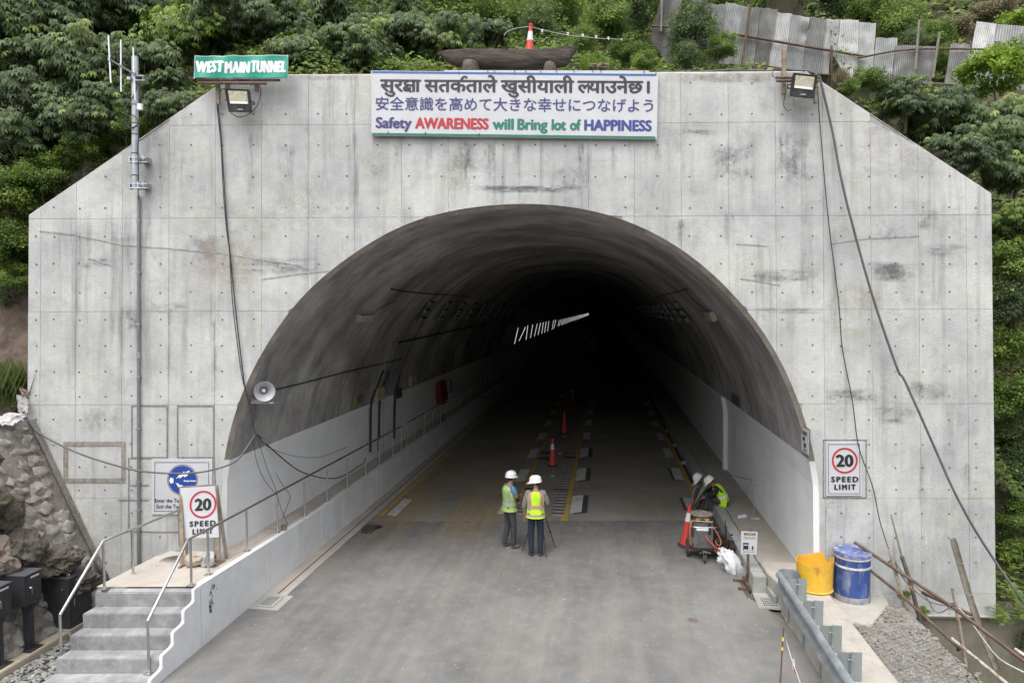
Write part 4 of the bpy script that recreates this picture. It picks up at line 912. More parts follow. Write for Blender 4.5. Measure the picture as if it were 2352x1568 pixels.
# ------------------------------------------------------------------ horn loudspeaker
hp = wpx(606, 897, -.25); hs_ = thing('horn_speaker', 'grey horn loudspeaker mounted just inside the left edge of the arch', 'loudspeaker', hp)
ax_ = (CAM + Vector((2, 0, -2)) - hp).normalized()
mb = MB()
prof_h = [(.045, -.20), (.05, -.10), (.085, .0), (.13, .07), (.19, .12), (.197, .125), (.20, .118), (.195, .11), (.14, .055), (.095, -.01), (.06, -.11), (.06, -.21)]
mb.lathe(prof_h, hp, ax_, 32, cap=False); mb.build('horn', mat('grey_enamel', (.40, .40, .42), .45, var=.08, bmp=0), hs_, smooth=True, ang=80)
mb = MB(); mb.lathe([(.0, -.21), (.07, -.21), (.075, -.3), (.0, -.32)], hp, ax_, 20, cap=False); mb.build('driver', M['black'], hs_, smooth=True)
mb = MB(); mb.lathe([(.05, -.19), (.045, -.02), (.03, .02), (.0, .03)], hp, ax_, 20, cap=False); mb.build('phase_plug', M['white_paint'], hs_, smooth=True)
mb = MB(); mb.obox(hp - EB * .24 - ax_ * .02, EA * .22, EB * .012, WN * .05); mb.obox(hp - EB * .21 - ax_ * .06, EA * .20, EB * .03, WN * .01); mb.obox(hp - EA * .22 - EB * .2 - ax_ * .05, EA * .02, EB * .06, WN * .03); mb.build('bracket', M['steel'], hs_, bevel=.003)

# ------------------------------------------------------------------ fittings on the vault
cable('wall_conduit', [lin(x, y, .04) for x, y in ((631, 893), (700, 877), (775, 857.6), (850, 840), (922, 824.4))], .016, M['black'], 'thin dark conduit running along the left vault from the horn speaker', k=3)
cable('upper_pipe', [lin(x, y, .05) for x, y in ((912, 786), (960, 776), (1010, 765), (1069, 752.6), (1170, 738))], .03, M['black'], 'dark pipe running deeper along the upper left vault', k=3)
cable('grey_conduit', [lin(x, y, .04) for x, y in ((912, 786), (898, 788), (886, 810.7), (877.7, 838), (867.5, 862), (858, 892))], .018, mat('pvc_grey', (.32, .32, .33), .5), 'pale grey conduit curving down from the upper pipe to a beige box')
for i, pts in enumerate(([(877, 850), (862, 885), (849, 927), (847.5, 980), (847, 1039)], [(889, 850), (872, 905), (868, 930), (867, 985), (866.5, 1036)], [(915, 860), (905, 900), (903, 930), (902, 975), (901.5, 1008)])):
    cable('black_hose', [lin(x, y, .06) for x, y in pts], .035, M['cable'], ['leftmost of three black hoses running down the left tunnel wall', 'middle of three black hoses running down the left tunnel wall', 'rightmost of three black hoses, below the dark box on the left tunnel wall'][i], 'black hoses on the left tunnel wall')
def vault_box(name, label, cat, x0, y0, x1, y1, m, d=.12, group=None, face=None):
    p = lin((x0 + x1) / 2, (y0 + y1) / 2, d / 2); nn = lin_n(p); nn.z *= .6; nn.normalize(); upv = (ZV - nn * nn.dot(ZV)).normalized(); along = upv.cross(nn).normalized()
    if along.dot(DV) < 0: along = -along
    pa, pb = lin(x0, (y0 + y1) / 2), lin(x1, (y0 + y1) / 2); w = abs((pb - pa).dot(along)) / 2; pc, pd = lin((x0 + x1) / 2, y0), lin((x0 + x1) / 2, y1); h = abs((pc - pd).dot(upv)) / 2
    w = min(w, .6); h = min(h, .9)
    t = thing(name, label, cat, p, group); mb = MB(); mb.obox(p, along * w, upv * h, nn * d / 2); mb.build('casing', m, t, bevel=.006)
    f = MB(); f.obox(p + nn * (d / 2 + .003), along * w * .86, upv * h * .88, nn * .004); f.build('door' if face is None else 'face', face or m, t)
    return t, p, along, upv, nn, w, h
beige = mat('beige_box', (.42, .37, .26), .6, dirt=(.25, .2, .15)); dkb = mat('dark_box', (.05, .055, .075), .5)
vault_box('junction_box', 'larger beige junction box where two black hoses meet the left vault', 'junction box', 859, 889, 876, 917, beige, group='junction boxes on the left vault')
vault_box('junction_box', 'dark blue-grey junction box above the third black hose', 'junction box', 904, 894, 916, 913, dkb, group='junction boxes on the left vault')
vault_box('junction_box', 'smaller beige junction box deeper along the left vault', 'junction box', 938.6, 862, 950, 884, beige, group='junction boxes on the left vault')
vault_box('warning_plate', 'small yellow plate low on the left vault beside a dark notice', 'sign', 811, 910, 818, 927, ink('dull_yellow', (.33, .28, .08)), d=.02)
vault_box('notice_board', 'small dark notice plate low on the left vault', 'sign', 821, 904, 833, 923, mat('dark_notice', (.10, .10, .09)), d=.02)
vault_box('notice_board', 'small dark printed notice above the white cladding on the right vault', 'sign', 1683, 897, 1697, 927, mat('dark_notice2', (.09, .09, .09)), d=.02)
t, p, al_, up_, nn, w, h = vault_box('notice_board', 'tall narrow white notice with dark symbols at the right mouth of the tunnel', 'sign', 1844, 985, 1860, 1038, mat('notice_frame', (.16, .16, .16)), d=.02, face=M['vinyl'])
mb = MB()
for k, (fw, fh, fy) in enumerate(((.6, .05, .6), (.6, .05, .45), (.3, .14, .1), (.3, .16, -.35), (.5, .05, -.7))): mb.obox(p + nn * .018 + up_ * h * fy + al_ * w * (.25 if k == 2 else 0), al_ * w * fw * .8, up_ * h * fh, nn * .001)
mb.build('symbols', K['black'], t)
t, *_r = vault_box('hydrant_cabinet', 'dark red fire hydrant cabinet recessed in the left tunnel wall', 'cabinet', 997, 876, 1018.6, 927, mat('red_enamel', (.20, .012, .012), .5), d=.25)
vault_box('control_cabinet', 'grey cabinet beside the red hydrant door deep on the left wall', 'cabinet', 1021, 872, 1027, 905, mat('pale_cabinet', (.3, .3, .34), .5), d=.25)
fx = mat('lamp_casing', (.36, .35, .31), .5)
for i, (x0, y0, x1, y1, lb) in enumerate(((818, 721, 851, 735, 'small wall lamp with a frayed wire high on the left vault'), (1622, 714, 1650, 732, 'small wall lamp with tangled yellow wire high on the right vault'))):
    t, p, al_, up_, nn, w, h = vault_box('emergency_lamp', lb, 'lamp', x0, y0, x1, y1, fx, d=.12, group='emergency lamps', face=M['lens'])
    mb = MB(); r3 = random.Random(i)
    q = p - al_ * w if i == 0 else p - al_ * w; mb.tube(catmull([q + Vector((r3.uniform(-.07, .07), r3.uniform(-.05, .05), r3.uniform(-.07, .07))) for _ in range(9)], 4), .006, 4)
    mb.build('loose_wire', mat('frayed_wire', (.5, .42, .18), .7), t)
cable('vault_wire', [lin(x, y, .03) for x, y in ((852, 724), (872, 705), (885, 700), (905, 688), (915, 670), (895, 660))], .007, M['cable'], 'thin wire climbing the left vault from the small lamp')
cable('vault_wire', [lin(x, y, .04) for x, y in ((896, 662), (930, 668), (960, 671), (990, 674), (1030, 676), (1080, 680))], .014, M['cable'], 'bunched wires running inward along the high left vault')
cable('vault_wire', [lin(x, y, .03) for x, y in ((1632, 717), (1610, 700), (1590, 685), (1578, 662))], .007, M['cable'], 'thin wire climbing the right vault from the small lamp')
cable('vault_wire', [lin(x, y, .04) for x, y in ((1580, 662), (1560, 668), (1535, 674), (1505, 683))], .014, M['cable'], 'bunched wires running inward along the high right vault')
ORD = ['first', 'second', 'third', 'fourth', 'fifth', 'sixth', 'seventh', 'eighth', 'ninth', 'tenth', 'eleventh', 'twelfth']
# rows of unlit entrance-zone lamps on both haunches
M['dull_lens'] = mat('dusty_lens', (.22, .215, .20), .5, var=.3, vs=9)
def lamp_proto(u, z, flip):
    t = thing('entrance_lamp', 'x', 'lamp', T(u, 0, z), 'x'); c = T(.45, 0, 3.0); nn = (c - T(u, 0, z)); nn -= DV * nn.dot(DV); nn.normalize(); a = DV; s_ = nn.cross(a).normalized()
    for k in (-1, 0, 1):
        q = T(u, 0, z) + s_ * k * .30 + nn * .10
        hb = MB(); hb.obox(q, a * .30, s_ * .10, nn * .05); hd = hb.build('lamp_head', M['black'], t, bevel=.008); hb = MB(); hb.obox(q + nn * .053, a * .25, s_ * .08, nn * .004); hb.obox(q - a * .303, a * .004, s_ * .085, nn * .045); hb.build('lens', M['dull_lens'], hd)
    hb = MB(); hb.obox(T(u, 0, z) + nn * .03, a * .02, s_ * .42, nn * .02); hb.build('rail', M['steel'], t); return t
for side, (x, y) in (('left', (973, 712)), ('right', (1571, 713))):
    p = lin(x, y, .02); u, t0, z = tz(p); pr = lamp_proto(u, z, side == 'right')
    for k in range(12):
        tt = t0 + k * (2.6 if k < 2 else 2.6)
        lb = f'triple lamp fitting nearest the mouth on the {side} haunch of the vault' if k == 0 else f'{ORD[k]} unlit triple lamp fitting from the mouth on the {side} haunch'
        o = pr if k == 0 else dup(pr, T(u, tt, z))
        o.location = T(u, tt, z); o['label'] = lb; o['group'] = f'unlit lamp fittings on the {side} haunch'
# lit fluorescent tubes far inside along the left wall
em, nt, bs = nodes('lit_tube'); bs.inputs['Emission Color'].default_value = (1, .97, .93, 1); bs.inputs['Emission Strength'].default_value = .6
_q = lin(1182, 772); UT, ZT = _q.dot(NV) + .35, _q.z
UT = lin(1182, 772).dot(NV) + .40
r4 = random.Random(12)
tube_p = None; offs = [(1186, 757, 1178, 788), (1203.5, 755, 1192, 783), (1212, 750.5, 1206, 778), (1224, 747, 1217, 772), (1233, 744.5, 1228, 769.5), (1242, 742, 1237, 765), (1251, 740, 1246, 762)]
A0, B0 = atu(1186, 757, UT), atu(1178, 788, UT)
t0 = tz(A0)[1]; zc = (A0.z + B0.z) / 2; hl = .62
first = None
for k in range(64):
    tt = t0 + 3.62 * k + r4.uniform(-.25, .25); lean = r4.uniform(.0, .16) if k != 1 else .32
    if k in (9, 12): continue
    if first is None:
        first = thing('fluorescent_tube', 'x', 'tube light', T(UT, t0, zc)); q = MB(); q.tube([T(UT, t0 - .02, zc - hl), T(UT, t0 + .02, zc + hl)], .012, 6); q.build('tube', em, first)
        q = MB(); q.tube([T(UT - .03, t0, zc - hl - .02), T(UT - .03, t0, zc + hl + .02)], .02, 5); q.build('batten', M['black'], first); o = first
    else: o = dup(first, T(UT, tt, zc))
    o.rotation_euler = (0, lean + .12, 0)
    if k > 12: o.scale = (1, 1, .75)
    o['label'] = 'nearest lit fluorescent tube of the row on the left tunnel wall' if k == 0 else (f'{ORD[k]} lit fluorescent tube from the near end of the left row' if k < 9 else 'tiny lit tube in the far merging part of the left row'); o['group'] = 'lit tubes along the left tunnel wall'
# ------------------------------------------------------------------ stainless handrails
def rail_thing(label, posts, path, group='stainless handrails', r=.024, extra=None):
    t = thing('handrail', label, 'handrail', posts[0][0], group)
    for f, h in posts:
        q = MB(); q.tube([f, f + ZV * (h - .01)], .021, 10); po = q.build('post', M['chrome'], t, smooth=True)
        q = MB(); q.obox(f + ZV * .006, NV * .06, DV * .06, ZV * .006); q.lathe([(.03, 0), (.028, .02), (.022, .03)], f + ZV * .012, ZV, 10); q.build('base_plate', M['chrome'], po, bevel=.002)
    q = MB(); q.tube(path, r, 12); q.build('top_rail', M['chrome'], t, smooth=True, ang=50); return t
RH = .80
def dk(t, u=-5.05): return T(u, t, zw(t))
front_t = [-2.70, -2.20, -.91, .33, 1.64, 2.93, 4.26, 5.68, 6.9, 8.24, 9.19]
pf = T(-5.13, -3.70, .09)
rail_thing('long stainless handrail climbing the steps and running into the tunnel along the white kerb wall', [(pf, RH + .02)] + [(dk(t), RH) for t in front_t],
           [pf + ZV * .81, dk(-2.76) + ZV * (RH + .0), dk(-2.2) + ZV * RH, dk(9.19) + ZV * RH])
secs = [[9.87, 10.83, 12.13, 13.43, 14.75, 16.03, 17.33], [19.02, 19.72, 20.41, 21.16, 22.46, 23.69, 25.07, 26.4, 27.7]]
for i, s_ in enumerate(secs):
    rail_thing(['second stretch of stainless handrail, just past the gap inside the tunnel', 'last dim stretch of stainless handrail deep inside the tunnel'][i], [(dk(t), RH) for t in s_], [dk(s_[0]) + ZV * RH, dk(s_[-1]) + ZV * RH])
lp = T(-6.617, -3.70, .09); LA = [gnd(240, 1351, 1.04), gnd(306, 1319, 1.02), gnd(413, 1264, 1.0)]
la_top = LA[0] + ZV * RH
rail_thing('short stainless handrail on the far left side of the steps and landing', [(lp, .83)] + [(p, RH) for p in LA], [lp + ZV * .82, LA[0] + ZV * RH, LA[1] + ZV * RH, LA[2] + ZV * RH])

# ------------------------------------------------------------------ black electric cabinets and plinth
M['cab'] = mat('black_powder_coat', (.034, .034, .039), .55, .1, var=.25, vs=18, dirt=(.05, .05, .055), ds=6, da=.4, bmp=.25, bs_=90)
pl = MB(); pl.prism([(-7.74, -.1), (-7.38, -.1), (-7.38, .10), (-7.74, .10)], T(0, -9, 0), NV, ZV, DV * 6.9); pl.build('cabinet_plinth', concrete('plinth_concrete', (.36, .32, .23), (.48, .43, .33), (.2, .18, .14), .4, False, 0), kind='structure', bevel=.01)
def pedestal_box(u, t, label):
    o = T(u, t, .10); th_ = thing('meter_cabinet', label, 'electrical cabinet', o, 'black cabinets on pedestals')
    q = MB(); q.obox(o + ZV * .008, NV * .14, DV * .14, ZV * .008); q.build('base_plate', M['cab'], th_, bevel=.003)
    q = MB(); q.prism([(-.055, 0), (.055, 0), (.055, .95), (-.055, .95)], o + ZV * .016 - DV * .055, NV, ZV, DV * .11)
    for sx in (-1, 1):
        q.prism([(sx * .055, 0), (sx * .11, 0), (sx * .055, .2)], o + ZV * .016 - DV * .01, NV, ZV, DV * .02); q.prism([(sx * .055, 0), (sx * .11, 0), (sx * .055, .2)], o + ZV * .016 - NV * .01, DV, ZV, NV * .02)
        q.prism([(sx * .055, .62), (sx * .055, .78), (sx * .15, .78)], o + ZV * .016 - DV * .05, NV, ZV, DV * .1)
    q.build('pedestal', M['cab'], th_, bevel=.004)
    q = MB(); q.obox(o + ZV * 1.02 - NV * .12, NV * .23, DV * .165, ZV * .25); q.build('box', M['cab'], th_, bevel=.004)
    q = MB(); q.obox(o + ZV * 1.275 - NV * .115, NV * .24, DV * .175, ZV * .008); q.build('lid', mat('black_lid_' + str(len(ORG)), (.095, .098, .108), .42, .1, var=.1), th_, bevel=.003)
    q = MB(); q.obox(o + ZV * 1.02 + NV * .114, NV * .003, DV * .145, ZV * .225); dr = q.build('door', M['cab'], th_, bevel=.001)
    q = MB(); q.lathe([(.022, 0), (.022, .012), (.012, .03)], o + NV * .116 - DV * .07 + ZV * 1.05, NV, 12); q.obox(o + NV * .142 - DV * .06 + ZV * 1.01, NV * .007, DV * .009, ZV * .06); q.build('handle', M['chrome'], dr, bevel=.002)
    q = MB(); q.obox(o + NV * .118 + DV * .03 + ZV * 1.215, NV * .001, DV * .085, ZV * .016); q.build('label_plate', M['vinyl'], dr)
    return th_
pedestal_box(-7.57, -3.28, 'black pedestal cabinet standing behind the left-edge one, nearer the steps')
pedestal_box(-7.60, -3.83, 'black pedestal cabinet cut off by the left edge of the picture')
o = T(-7.66, -2.40, .12); bc = thing('floor_cabinet', 'large black floor-standing cabinet with lifting eyes between the pedestal boxes and the steps', 'electrical cabinet', o)
q = MB(); q.obox(o + ZV * .45, NV * .30, DV * .26, ZV * .45); q.build('box', M['cab'], bc, bevel=.004)
q = MB(); q.obox(o + ZV * .914, NV * .315, DV * .275, ZV * .014); q.build('lid', mat('black_lid', (.095, .098, .108), .42, .1, var=.1), bc, bevel=.004)
q = MB(); q.obox(o + ZV * .45 + NV * .303, NV * .004, DV * .235, ZV * .42); dr = q.build('door', M['cab'], bc, bevel=.002)
q = MB(); q.obox(o + ZV * .46 + NV * .312 - DV * .16, NV * .004, DV * .012, ZV * .07); q.build('handle', M['chrome'], dr, bevel=.002)
q = MB(); q.obox(o + ZV * .82 + NV * .309, NV * .001, DV * .10, ZV * .018); q.build('label_plate', M['vinyl'], dr)
for sx, sy in ((1, -1), (1, 1), (-1, 1), (-1, -1)):
    q = MB(); c0 = o + NV * .26 * sx + DV * .22 * sy + ZV * .955; q.tube([c0 + (NV * math.cos(a) + ZV * math.sin(a)) * .024 for a in [k * math.pi / 6 for k in range(13)]], .007, 6, cap=False); q.build('lifting_eye', M['chrome'], bc, smooth=True)
q = MB(); q.obox(o - ZV * .03, NV * .33, DV * .29, ZV * .05); q.build('concrete_base', M['slab'], bc, bevel=.006)

# ------------------------------------------------------------------ manhole, grates
def grate(label, c, ax, ay, w, h, grp):
    t = thing('drain_grate', label, 'drain grate', c, grp); q = MB(); n = 5; rws = 4
    for i in range(n + 1):
        for j in range(rws): pass
    for j in range(rws + 1): q.obox(c + ay * (h * (j / rws - .5)) + ZV * .006, ax * w / 2, ay * .016, ZV * .006)
    for i in range(7): q.obox(c + ax * (w * (i / 6 - .5)) + ZV * .005, ax * .008, ay * h / 2, ZV * .005)
    q.build('bars', M['kerb'], t, kind='stuff'); q = MB(); q.obox(c - ZV * .001, ax * w / 2, ay * h / 2, ZV * .002); q.build('pit_shade_plate', mat('pit_shade_black', (.012, .012, .012), .9), t)  # flat black plate paints in the darkness of the drain pit
    q = MB()
    for s_ in (-1, 1): q.obox(c + ax * (w / 2 + .03) * s_ + ZV * .004, ax * .03, ay * (h / 2 + .06), ZV * .005); q.obox(c + ay * (h / 2 + .03) * s_ + ZV * .0045, ax * (w / 2), ay * .03, ZV * .0045)
    q.build('frame', M['kerb'], t); return t
grate('square concrete drain grate at the foot of the guardrail end', T(4.92, .33, .010), NV, DV, .27, .38, 'road drain grates')
grate('square concrete drain grate in the gutter below the white kerb wall', T(-4.63, -.86, .012), NV, DV, .24, .38, 'road drain grates')
mp_ = gnd(398, 1288, 1.0); mh = thing('manhole_cover', 'round dark ribbed manhole cover on the landing left of the leaning speed sign', 'manhole cover', mp_)
q = MB(); q.lathe([(.27, 0), (.27, .012), (.25, .014), (0, .014)], mp_, ZV, 36, cap=False); q.build('lid', mat('cast_iron', (.09, .09, .09), .6, .4, var=.3, vs=10), mh)
q = MB()
for i in range(-5, 6):
    hw = math.sqrt(max(0, .24 ** 2 - (i * .042) ** 2)); q.obox(mp_ + ZV * .016 + Vector((0, i * .042, 0)), (hw, 0, 0), (0, .010, 0), (0, 0, .004))
q.build('rib', mat('iron_rib', (.16, .16, .155), .5, .4), mh, kind='stuff')

# ------------------------------------------------------------------ leaning speed sign on its timber easel, rocks on it
z0 = 1.0
eL, eR = gnd(424, 1300, z0), gnd(503, 1292, z0); ax = (eR - eL); ax.z = 0; ax.normalize(); bk = ZV.cross(ax).normalized()
es = thing('speed_limit_easel', 'white 20 speed limit sheet leaning on a timber easel in front of the horn sign', 'sign', (eL + eR) / 2, 'speed limit signs')
pBL = aty(424.5, 1237, (eL + eR).y / 2 + .10); sc_ = (pBL - CAM).dot(_fw)
depth_top = (eL + eR).y / 2 + .26
pBR = aty(503.3, 1233.5, (eL + eR).y / 2 + .10); pTL = aty(413.5, 1120.5, depth_top); pTR = aty(494, 1115.5, depth_top)
axs, ays = (pBR - pBL).normalized(), (pTL - pBL).normalized(); nn = axs.cross(ays).normalized(); ays = nn.cross(axs).normalized()
q = MB(); quadplate(q, [pBL, pBR, pTR, pTL], .012, nn); q.build('sheet', M['vinyl'], es, bevel=.003)
speed_sign(es, pBL, axs, ays, (pBR - pBL).length, (pTL - pBL).length, cy=.655, rr=.395, border=False, ty_=(.235, .085))
def leg(p, q_, w=.03, name='leg', m=None): 
    b = MB(); p, q_ = Vector(p), Vector(q_); d = (q_ - p).normalized(); s_ = d.cross(bk).normalized(); b.obox((p + q_) / 2, d * (q_ - p).length / 2, s_ * w, d.cross(s_) * w * .55); return b.build(name, m or M['wood'], es, bevel=.003)
leg(eL + Vector((-.03, -.02, .02)), pTL - nn * .03 + ays * .02); leg(eR + Vector((.0, -.02, .02)), pTR - nn * .03 + ays * .02)
leg(gnd(513, 1288, z0) + Vector((.02, .10, .01)), pTR - nn * .05); leg(gnd(424, 1296, z0) + Vector((.0, .12, .01)), pTL - nn * .05)
fa, fb = gnd(411, 1309, z0), gnd(430, 1297, z0); leg(fa + ZV * .03, fb + ZV * .03 + (fb - fa) * .6, .035, 'foot_rail'); fa, fb = gnd(495, 1303, z0), gnd(516, 1290, z0); leg(fa + ZV * .03, fb + ZV * .03, .035, 'foot_rail')
leg(gnd(418, 1303, z0) + ZV * .07, gnd(508, 1296, z0) + ZV * .07, .022, 'cross_rail'); leg(pTL - nn * .02 + ays * .01, pTR - nn * .02 + ays * .01, .02, 'cross_rail')
M['rockt'] = mat('tan_rock', (.42, .36, .28), .9, var=.35, vs=9, dirt=(.28, .26, .22), ds=5, da=.6, bmp=.6, bs_=16)
M['rockg'] = mat('grey_rock', (.36, .37, .38), .85, var=.3, vs=10, dirt=(.22, .22, .23), ds=6, da=.5, bmp=.6, bs_=18)
c = gnd(453, 1302, z0); q = MB(); q.rock(c + ZV * .16, .19, .12, .125, 3, .3, .3, 3); q.build('ballast_rock', M['rockt'], label='tan boulder weighing down the timber easel', cat='rock')
c = gnd(479, 1303, z0); q = MB(); q.rock(c + ZV * .15, .135, .10, .14, 8, .35, -.5, 3); q.build('ballast_rock', M['rockg'], label='pale grey pointed rock at the right of the timber easel', cat='rock')
c = gnd(487, 1291, z0); q = MB(); q.rock(c + ZV * .14, .11, .08, .08, 5, .35, .5, 2); q.build('ballast_rock', mat('brown_rock', (.27, .23, .19), .9, var=.4, vs=12, bmp=.5), label='small brown rock behind the grey one on the easel', cat='rock')
# small bucket at the rail foot
bq = gnd(648, 1221, .93); q = MB(); q.lathe([(.045, 0), (.065, .14), (.068, .14), (.0, .12)], bq + Vector((.03, .03, 0)), ZV, 16); q.build('small_bucket', mat('grey_tin', (.25, .25, .25), .5, .6), label='small grey can tied at the foot of a rail post', cat='can', smooth=True)

# ------------------------------------------------------------------ painted markings
mk = mat('white_road_paint', (.62, .61, .59), .75, var=.12, vs=8, space='pos', dirt=(.26, .24, .21), ds=4, da=.7, bs_=40)
ym = mat('yellow_road_paint', (.56, .34, .06), .75, var=.18, vs=9, space='pos', dirt=(.22, .17, .10), ds=4, da=.7, bs_=40)
dk_ = mat('fresh_tar_band', (.055, .055, .055), .7, var=.2, space='pos')
def mark(name, pts, m, z=.005, kind='structure', parent=None, label=None):
    q = MB(); lo = pts; q.add(lo, [tuple(range(len(lo)))]); return q.build(name, m, kind=kind)
def rect(u0, u1, t0, t1, z): return [T(u0, t0, z), T(u1, t0, z), T(u1, t1, z), T(u0, t1, z)]
def dash(u0, u1, t0, t1, sk=0, dark=0):
    if dark: mark('tar_band', [T(u0 + dark, t0 - .05, .0035), T(u1 + dark + .06, t0 - .05 + sk, .0035), T(u1 + dark + .06, t1 + sk + .04, .0035), T(u0 + dark, t1 + .04, .0035)], dk_)
    mark('white_dash', [T(u0, t0, .008), T(u1, t0 + sk, .008), T(u1, t1 + sk, .008), T(u0, t1, .008)], mk)
for k in range(12):
    t0 = 5.60 + 3.60 * k; dd = .10 if k < 3 else 0
    dash(.83, 1.15, t0, t0 + 1.76, .18, dd)
    if k: dash(-1.15, -.83, t0 - .42, t0 + 1.34, .22)
    else: dash(-1.15, -.83, 5.27, 7.0, .16)
    if k < 9: dash(4.10, 4.40, 6.35 + 3.45 * k, 7.75 + 3.45 * k + (.3 if k else -.15), -.05, -.10 if k < 2 else 0)
dash(-4.15, -3.87, 4.85, 6.5, -.1)
mark('faded_dash', rect(-4.05, -3.84, 8.2, 10.0, .006), mat('faded_paint', (.24, .21, .17), .8, var=.3, vs=9, space='pos'))
mark('yellow_line', rect(.69, .80, 4.94, 60, .007), ym); mark('yellow_line', rect(.62, .69, 4.93, 5.36, .007), ym)
mark('yellow_line', rect(-.78, -.66, 5.05, 60, .007), ym); mark('yellow_line', rect(4.44, 4.56, 5.2, 60, .007), ym); mark('yellow_line', rect(-4.36, -4.24, 4.7, 13, .007), ym)
rb = MB(); rd = MB()
r5 = random.Random(5)
for k in range(70):
    t = 5.42 + .32 * k
    for u0, u1 in ((.34, .67), (-.64, -.33)):
        rb.obox(T((u0 + u1) / 2 + r5.uniform(-.02, .02), t, .006), NV * (u1 - u0) / 2, DV * .055, ZV * .005)
        rd.add(rect(u0 - .01, u1, t + .06, t + .265, .0035), [(0, 1, 2, 3)])
rb.build('rumble_bar', mat('rumble_ridge', (.36, .33, .30), .8, var=.3, vs=10, space='pos'), kind='stuff')
rd.build('rumble_groove', mat('rumble_groove', (.11, .10, .095), .9, var=.3, space='pos'), kind='stuff')
for u, t0, t1 in ((.42, 7.95, 8.1), (-.5, 13.3, 13.7), (.45, 12.6, 12.9), (.45, 13.4, 13.6), (-.5, 12.2, 12.6), (-.5, 7.9, 8.1)):
    mark('tar_patch', rect(u - .22, u + .22, t0, t1, .013), dk_)
for k in range(3): q = MB(); q.obox(T(.05, 9.75 + 3.6 * k, .012), NV * .05, DV * .04, ZV * .010); q.build('road_stud', M['white_paint'], label=['white road stud nearest the two standing workers', 'white road stud between the two centre line cones', 'dim white road stud beyond the second centre line cone'][k], cat='road stud', group='road studs on the centre line', bevel=.003)
# dark stain and dry marks on the asphalt
mark('oil_stain', [gnd(x, y, .004) for x, y in ((828, 1222), (832, 1210), (848, 1203), (872, 1204), (880, 1209), (862, 1216), (855, 1224), (838, 1225))], mat('oil_stain', (.07, .05, .04), .9, space='pos'))
mark('mud_mark', [gnd(x, y, .004) for x, y in ((1578, 1421), (1584, 1417), (1598, 1419), (1606, 1426), (1596, 1429), (1584, 1427))], mat('mud_mark', (.16, .12, .10), .9, space='pos'))
# scuffed black paint on the white kerb wall
q = MB(); ub = -4.898; r6 = random.Random(2)
for k in range(46):
    fy = r6.random() ** .8; x = 486 + r6.gauss(0, 3.2) + (4 if fy < .2 else 0) - fy * 3; y = 1341 + fy * 65
    p = atu(x, y, ub); l = r6.uniform(.015, .05); w = r6.uniform(.004, .010) * (1.6 if fy < .15 else 1); d = (ZV * 1 + DV * r6.uniform(-.5, .1)).normalized(); s_ = d.cross(NV)
    q.add([p - d * l - s_ * w, p - d * l * .3 + s_ * w, p + d * l + s_ * w * .6, p + d * l * .5 - s_ * w], [(0, 1, 2, 3)])
q.build('paint_scuff', K['black'], lw, kind='stuff')

# ------------------------------------------------------------------ traffic cones
M['cone'] = mat('cone_red', (.62, .06, .05), .5, var=.1, vs=6, dirt=(.35, .06, .05), ds=6, da=.5, bmp=.03); M['conew'] = mat('cone_reflective', (.66, .67, .68), .4, var=.08, dirt=(.45, .45, .45), bmp=0)
M['rubber'] = mat('dark_rubber', (.05, .045, .042), .8, var=.3)
def cone_(label, loc, rot=(0, 0, 0), sc=1., band=True, grp='red traffic cones'):
    t = thing('traffic_cone', label, 'traffic cone', (0, 0, 0), grp); H = .98; rr = lambda z: .135 - (.135 - .032) * z / H
    q = MB(); q.lathe([(rr(.03), .03), (rr(.6), .6)], n=24, cap=False); q.lathe([(rr(.80), .80), (rr(.92), .92), (.040, .925), (.036, .95), (.042, .96), (.040, .985), (.0, .99)], n=24, cap=False)
    if not band: q.lathe([(rr(.6), .6), (rr(.8), .8)], n=24, cap=False)
    q.build('body', M['cone'], t, smooth=True, ang=50)
    if band: q = MB(); q.lathe([(rr(.6) + .002, .6), (rr(.8) + .002, .8)], n=24, cap=False); q.build('reflective_band', M['conew'], t, smooth=True)
    q = MB(); q.lathe([(.20, 0), (.20, .02), (.15, .035), (.135, .05)], n=8); q.build('base', M['rubber'], t, bevel=.004)
    t.location = loc; t.rotation_euler = rot; t.scale = (sc,) * 3; return t
cone_('tall leaning red cone with white band beside the line-marking machine', T(3.70, 3.36, .01), (R(2), R(5), .3))
cone_('red cone with white band standing on the centre line behind the workers', T(-.077, 11.26, .01), (0, 0, .5))
cone_('darker red cone further down the centre line in the gloom', T(-.041, 17.8, .01), (0, R(1), .2), 1.0, False)
cone_('third, barely visible cone deep on the centre line', gnd(1315, 925, 0), (0, 0, 0), 1.0)

# ------------------------------------------------------------------ tub, drum
M['ytub'] = mat('yellow_plastic', (.72, .42, .035), .5, var=.12, vs=5, dirt=(.48, .30, .10), ds=4.5, da=.65, bmp=.05, lo=.5)
c = W(0, 0) * 0 + Vector((5.66, -.62, .41)); t = thing('yellow_tub', 'broken-rimmed yellow plastic tub standing between the guardrail and the blue drum', 'tub', c)
def wobt(i, a, r, h):
    z = h
    if h > .45:
        d = (a - R(-8)) % (2 * math.pi); d = min(d, 2 * math.pi - d)
        z = h + .045 * math.sin(a + 1.9) + (-.11 if .25 < a < .58 else 0) - (.02 * math.sin(5 * a))
    return r, z
q = MB(); q.lathe([(0, .012), (.29, .012), (.305, .0), (.315, .012), (.31, .04), (.318, .3), (.325, .55), (.318, .55), (.31, .3), (.302, .04), (.0, .03)], c, ZV, 64, cap=False, wob=wobt); q.build('body', M['ytub'], t, smooth=True, ang=50)
q = MB(); q.lathe([(.305, 0), (.330, .008), (.330, .02), (.312, .03)], c, ZV, 48, cap=False); q.build('base_lip', M['ytub'], t, smooth=True)
tear = mat('torn_plastic', (.55, .26, .04), .6, var=.3); q = MB(); a0 = R(252)
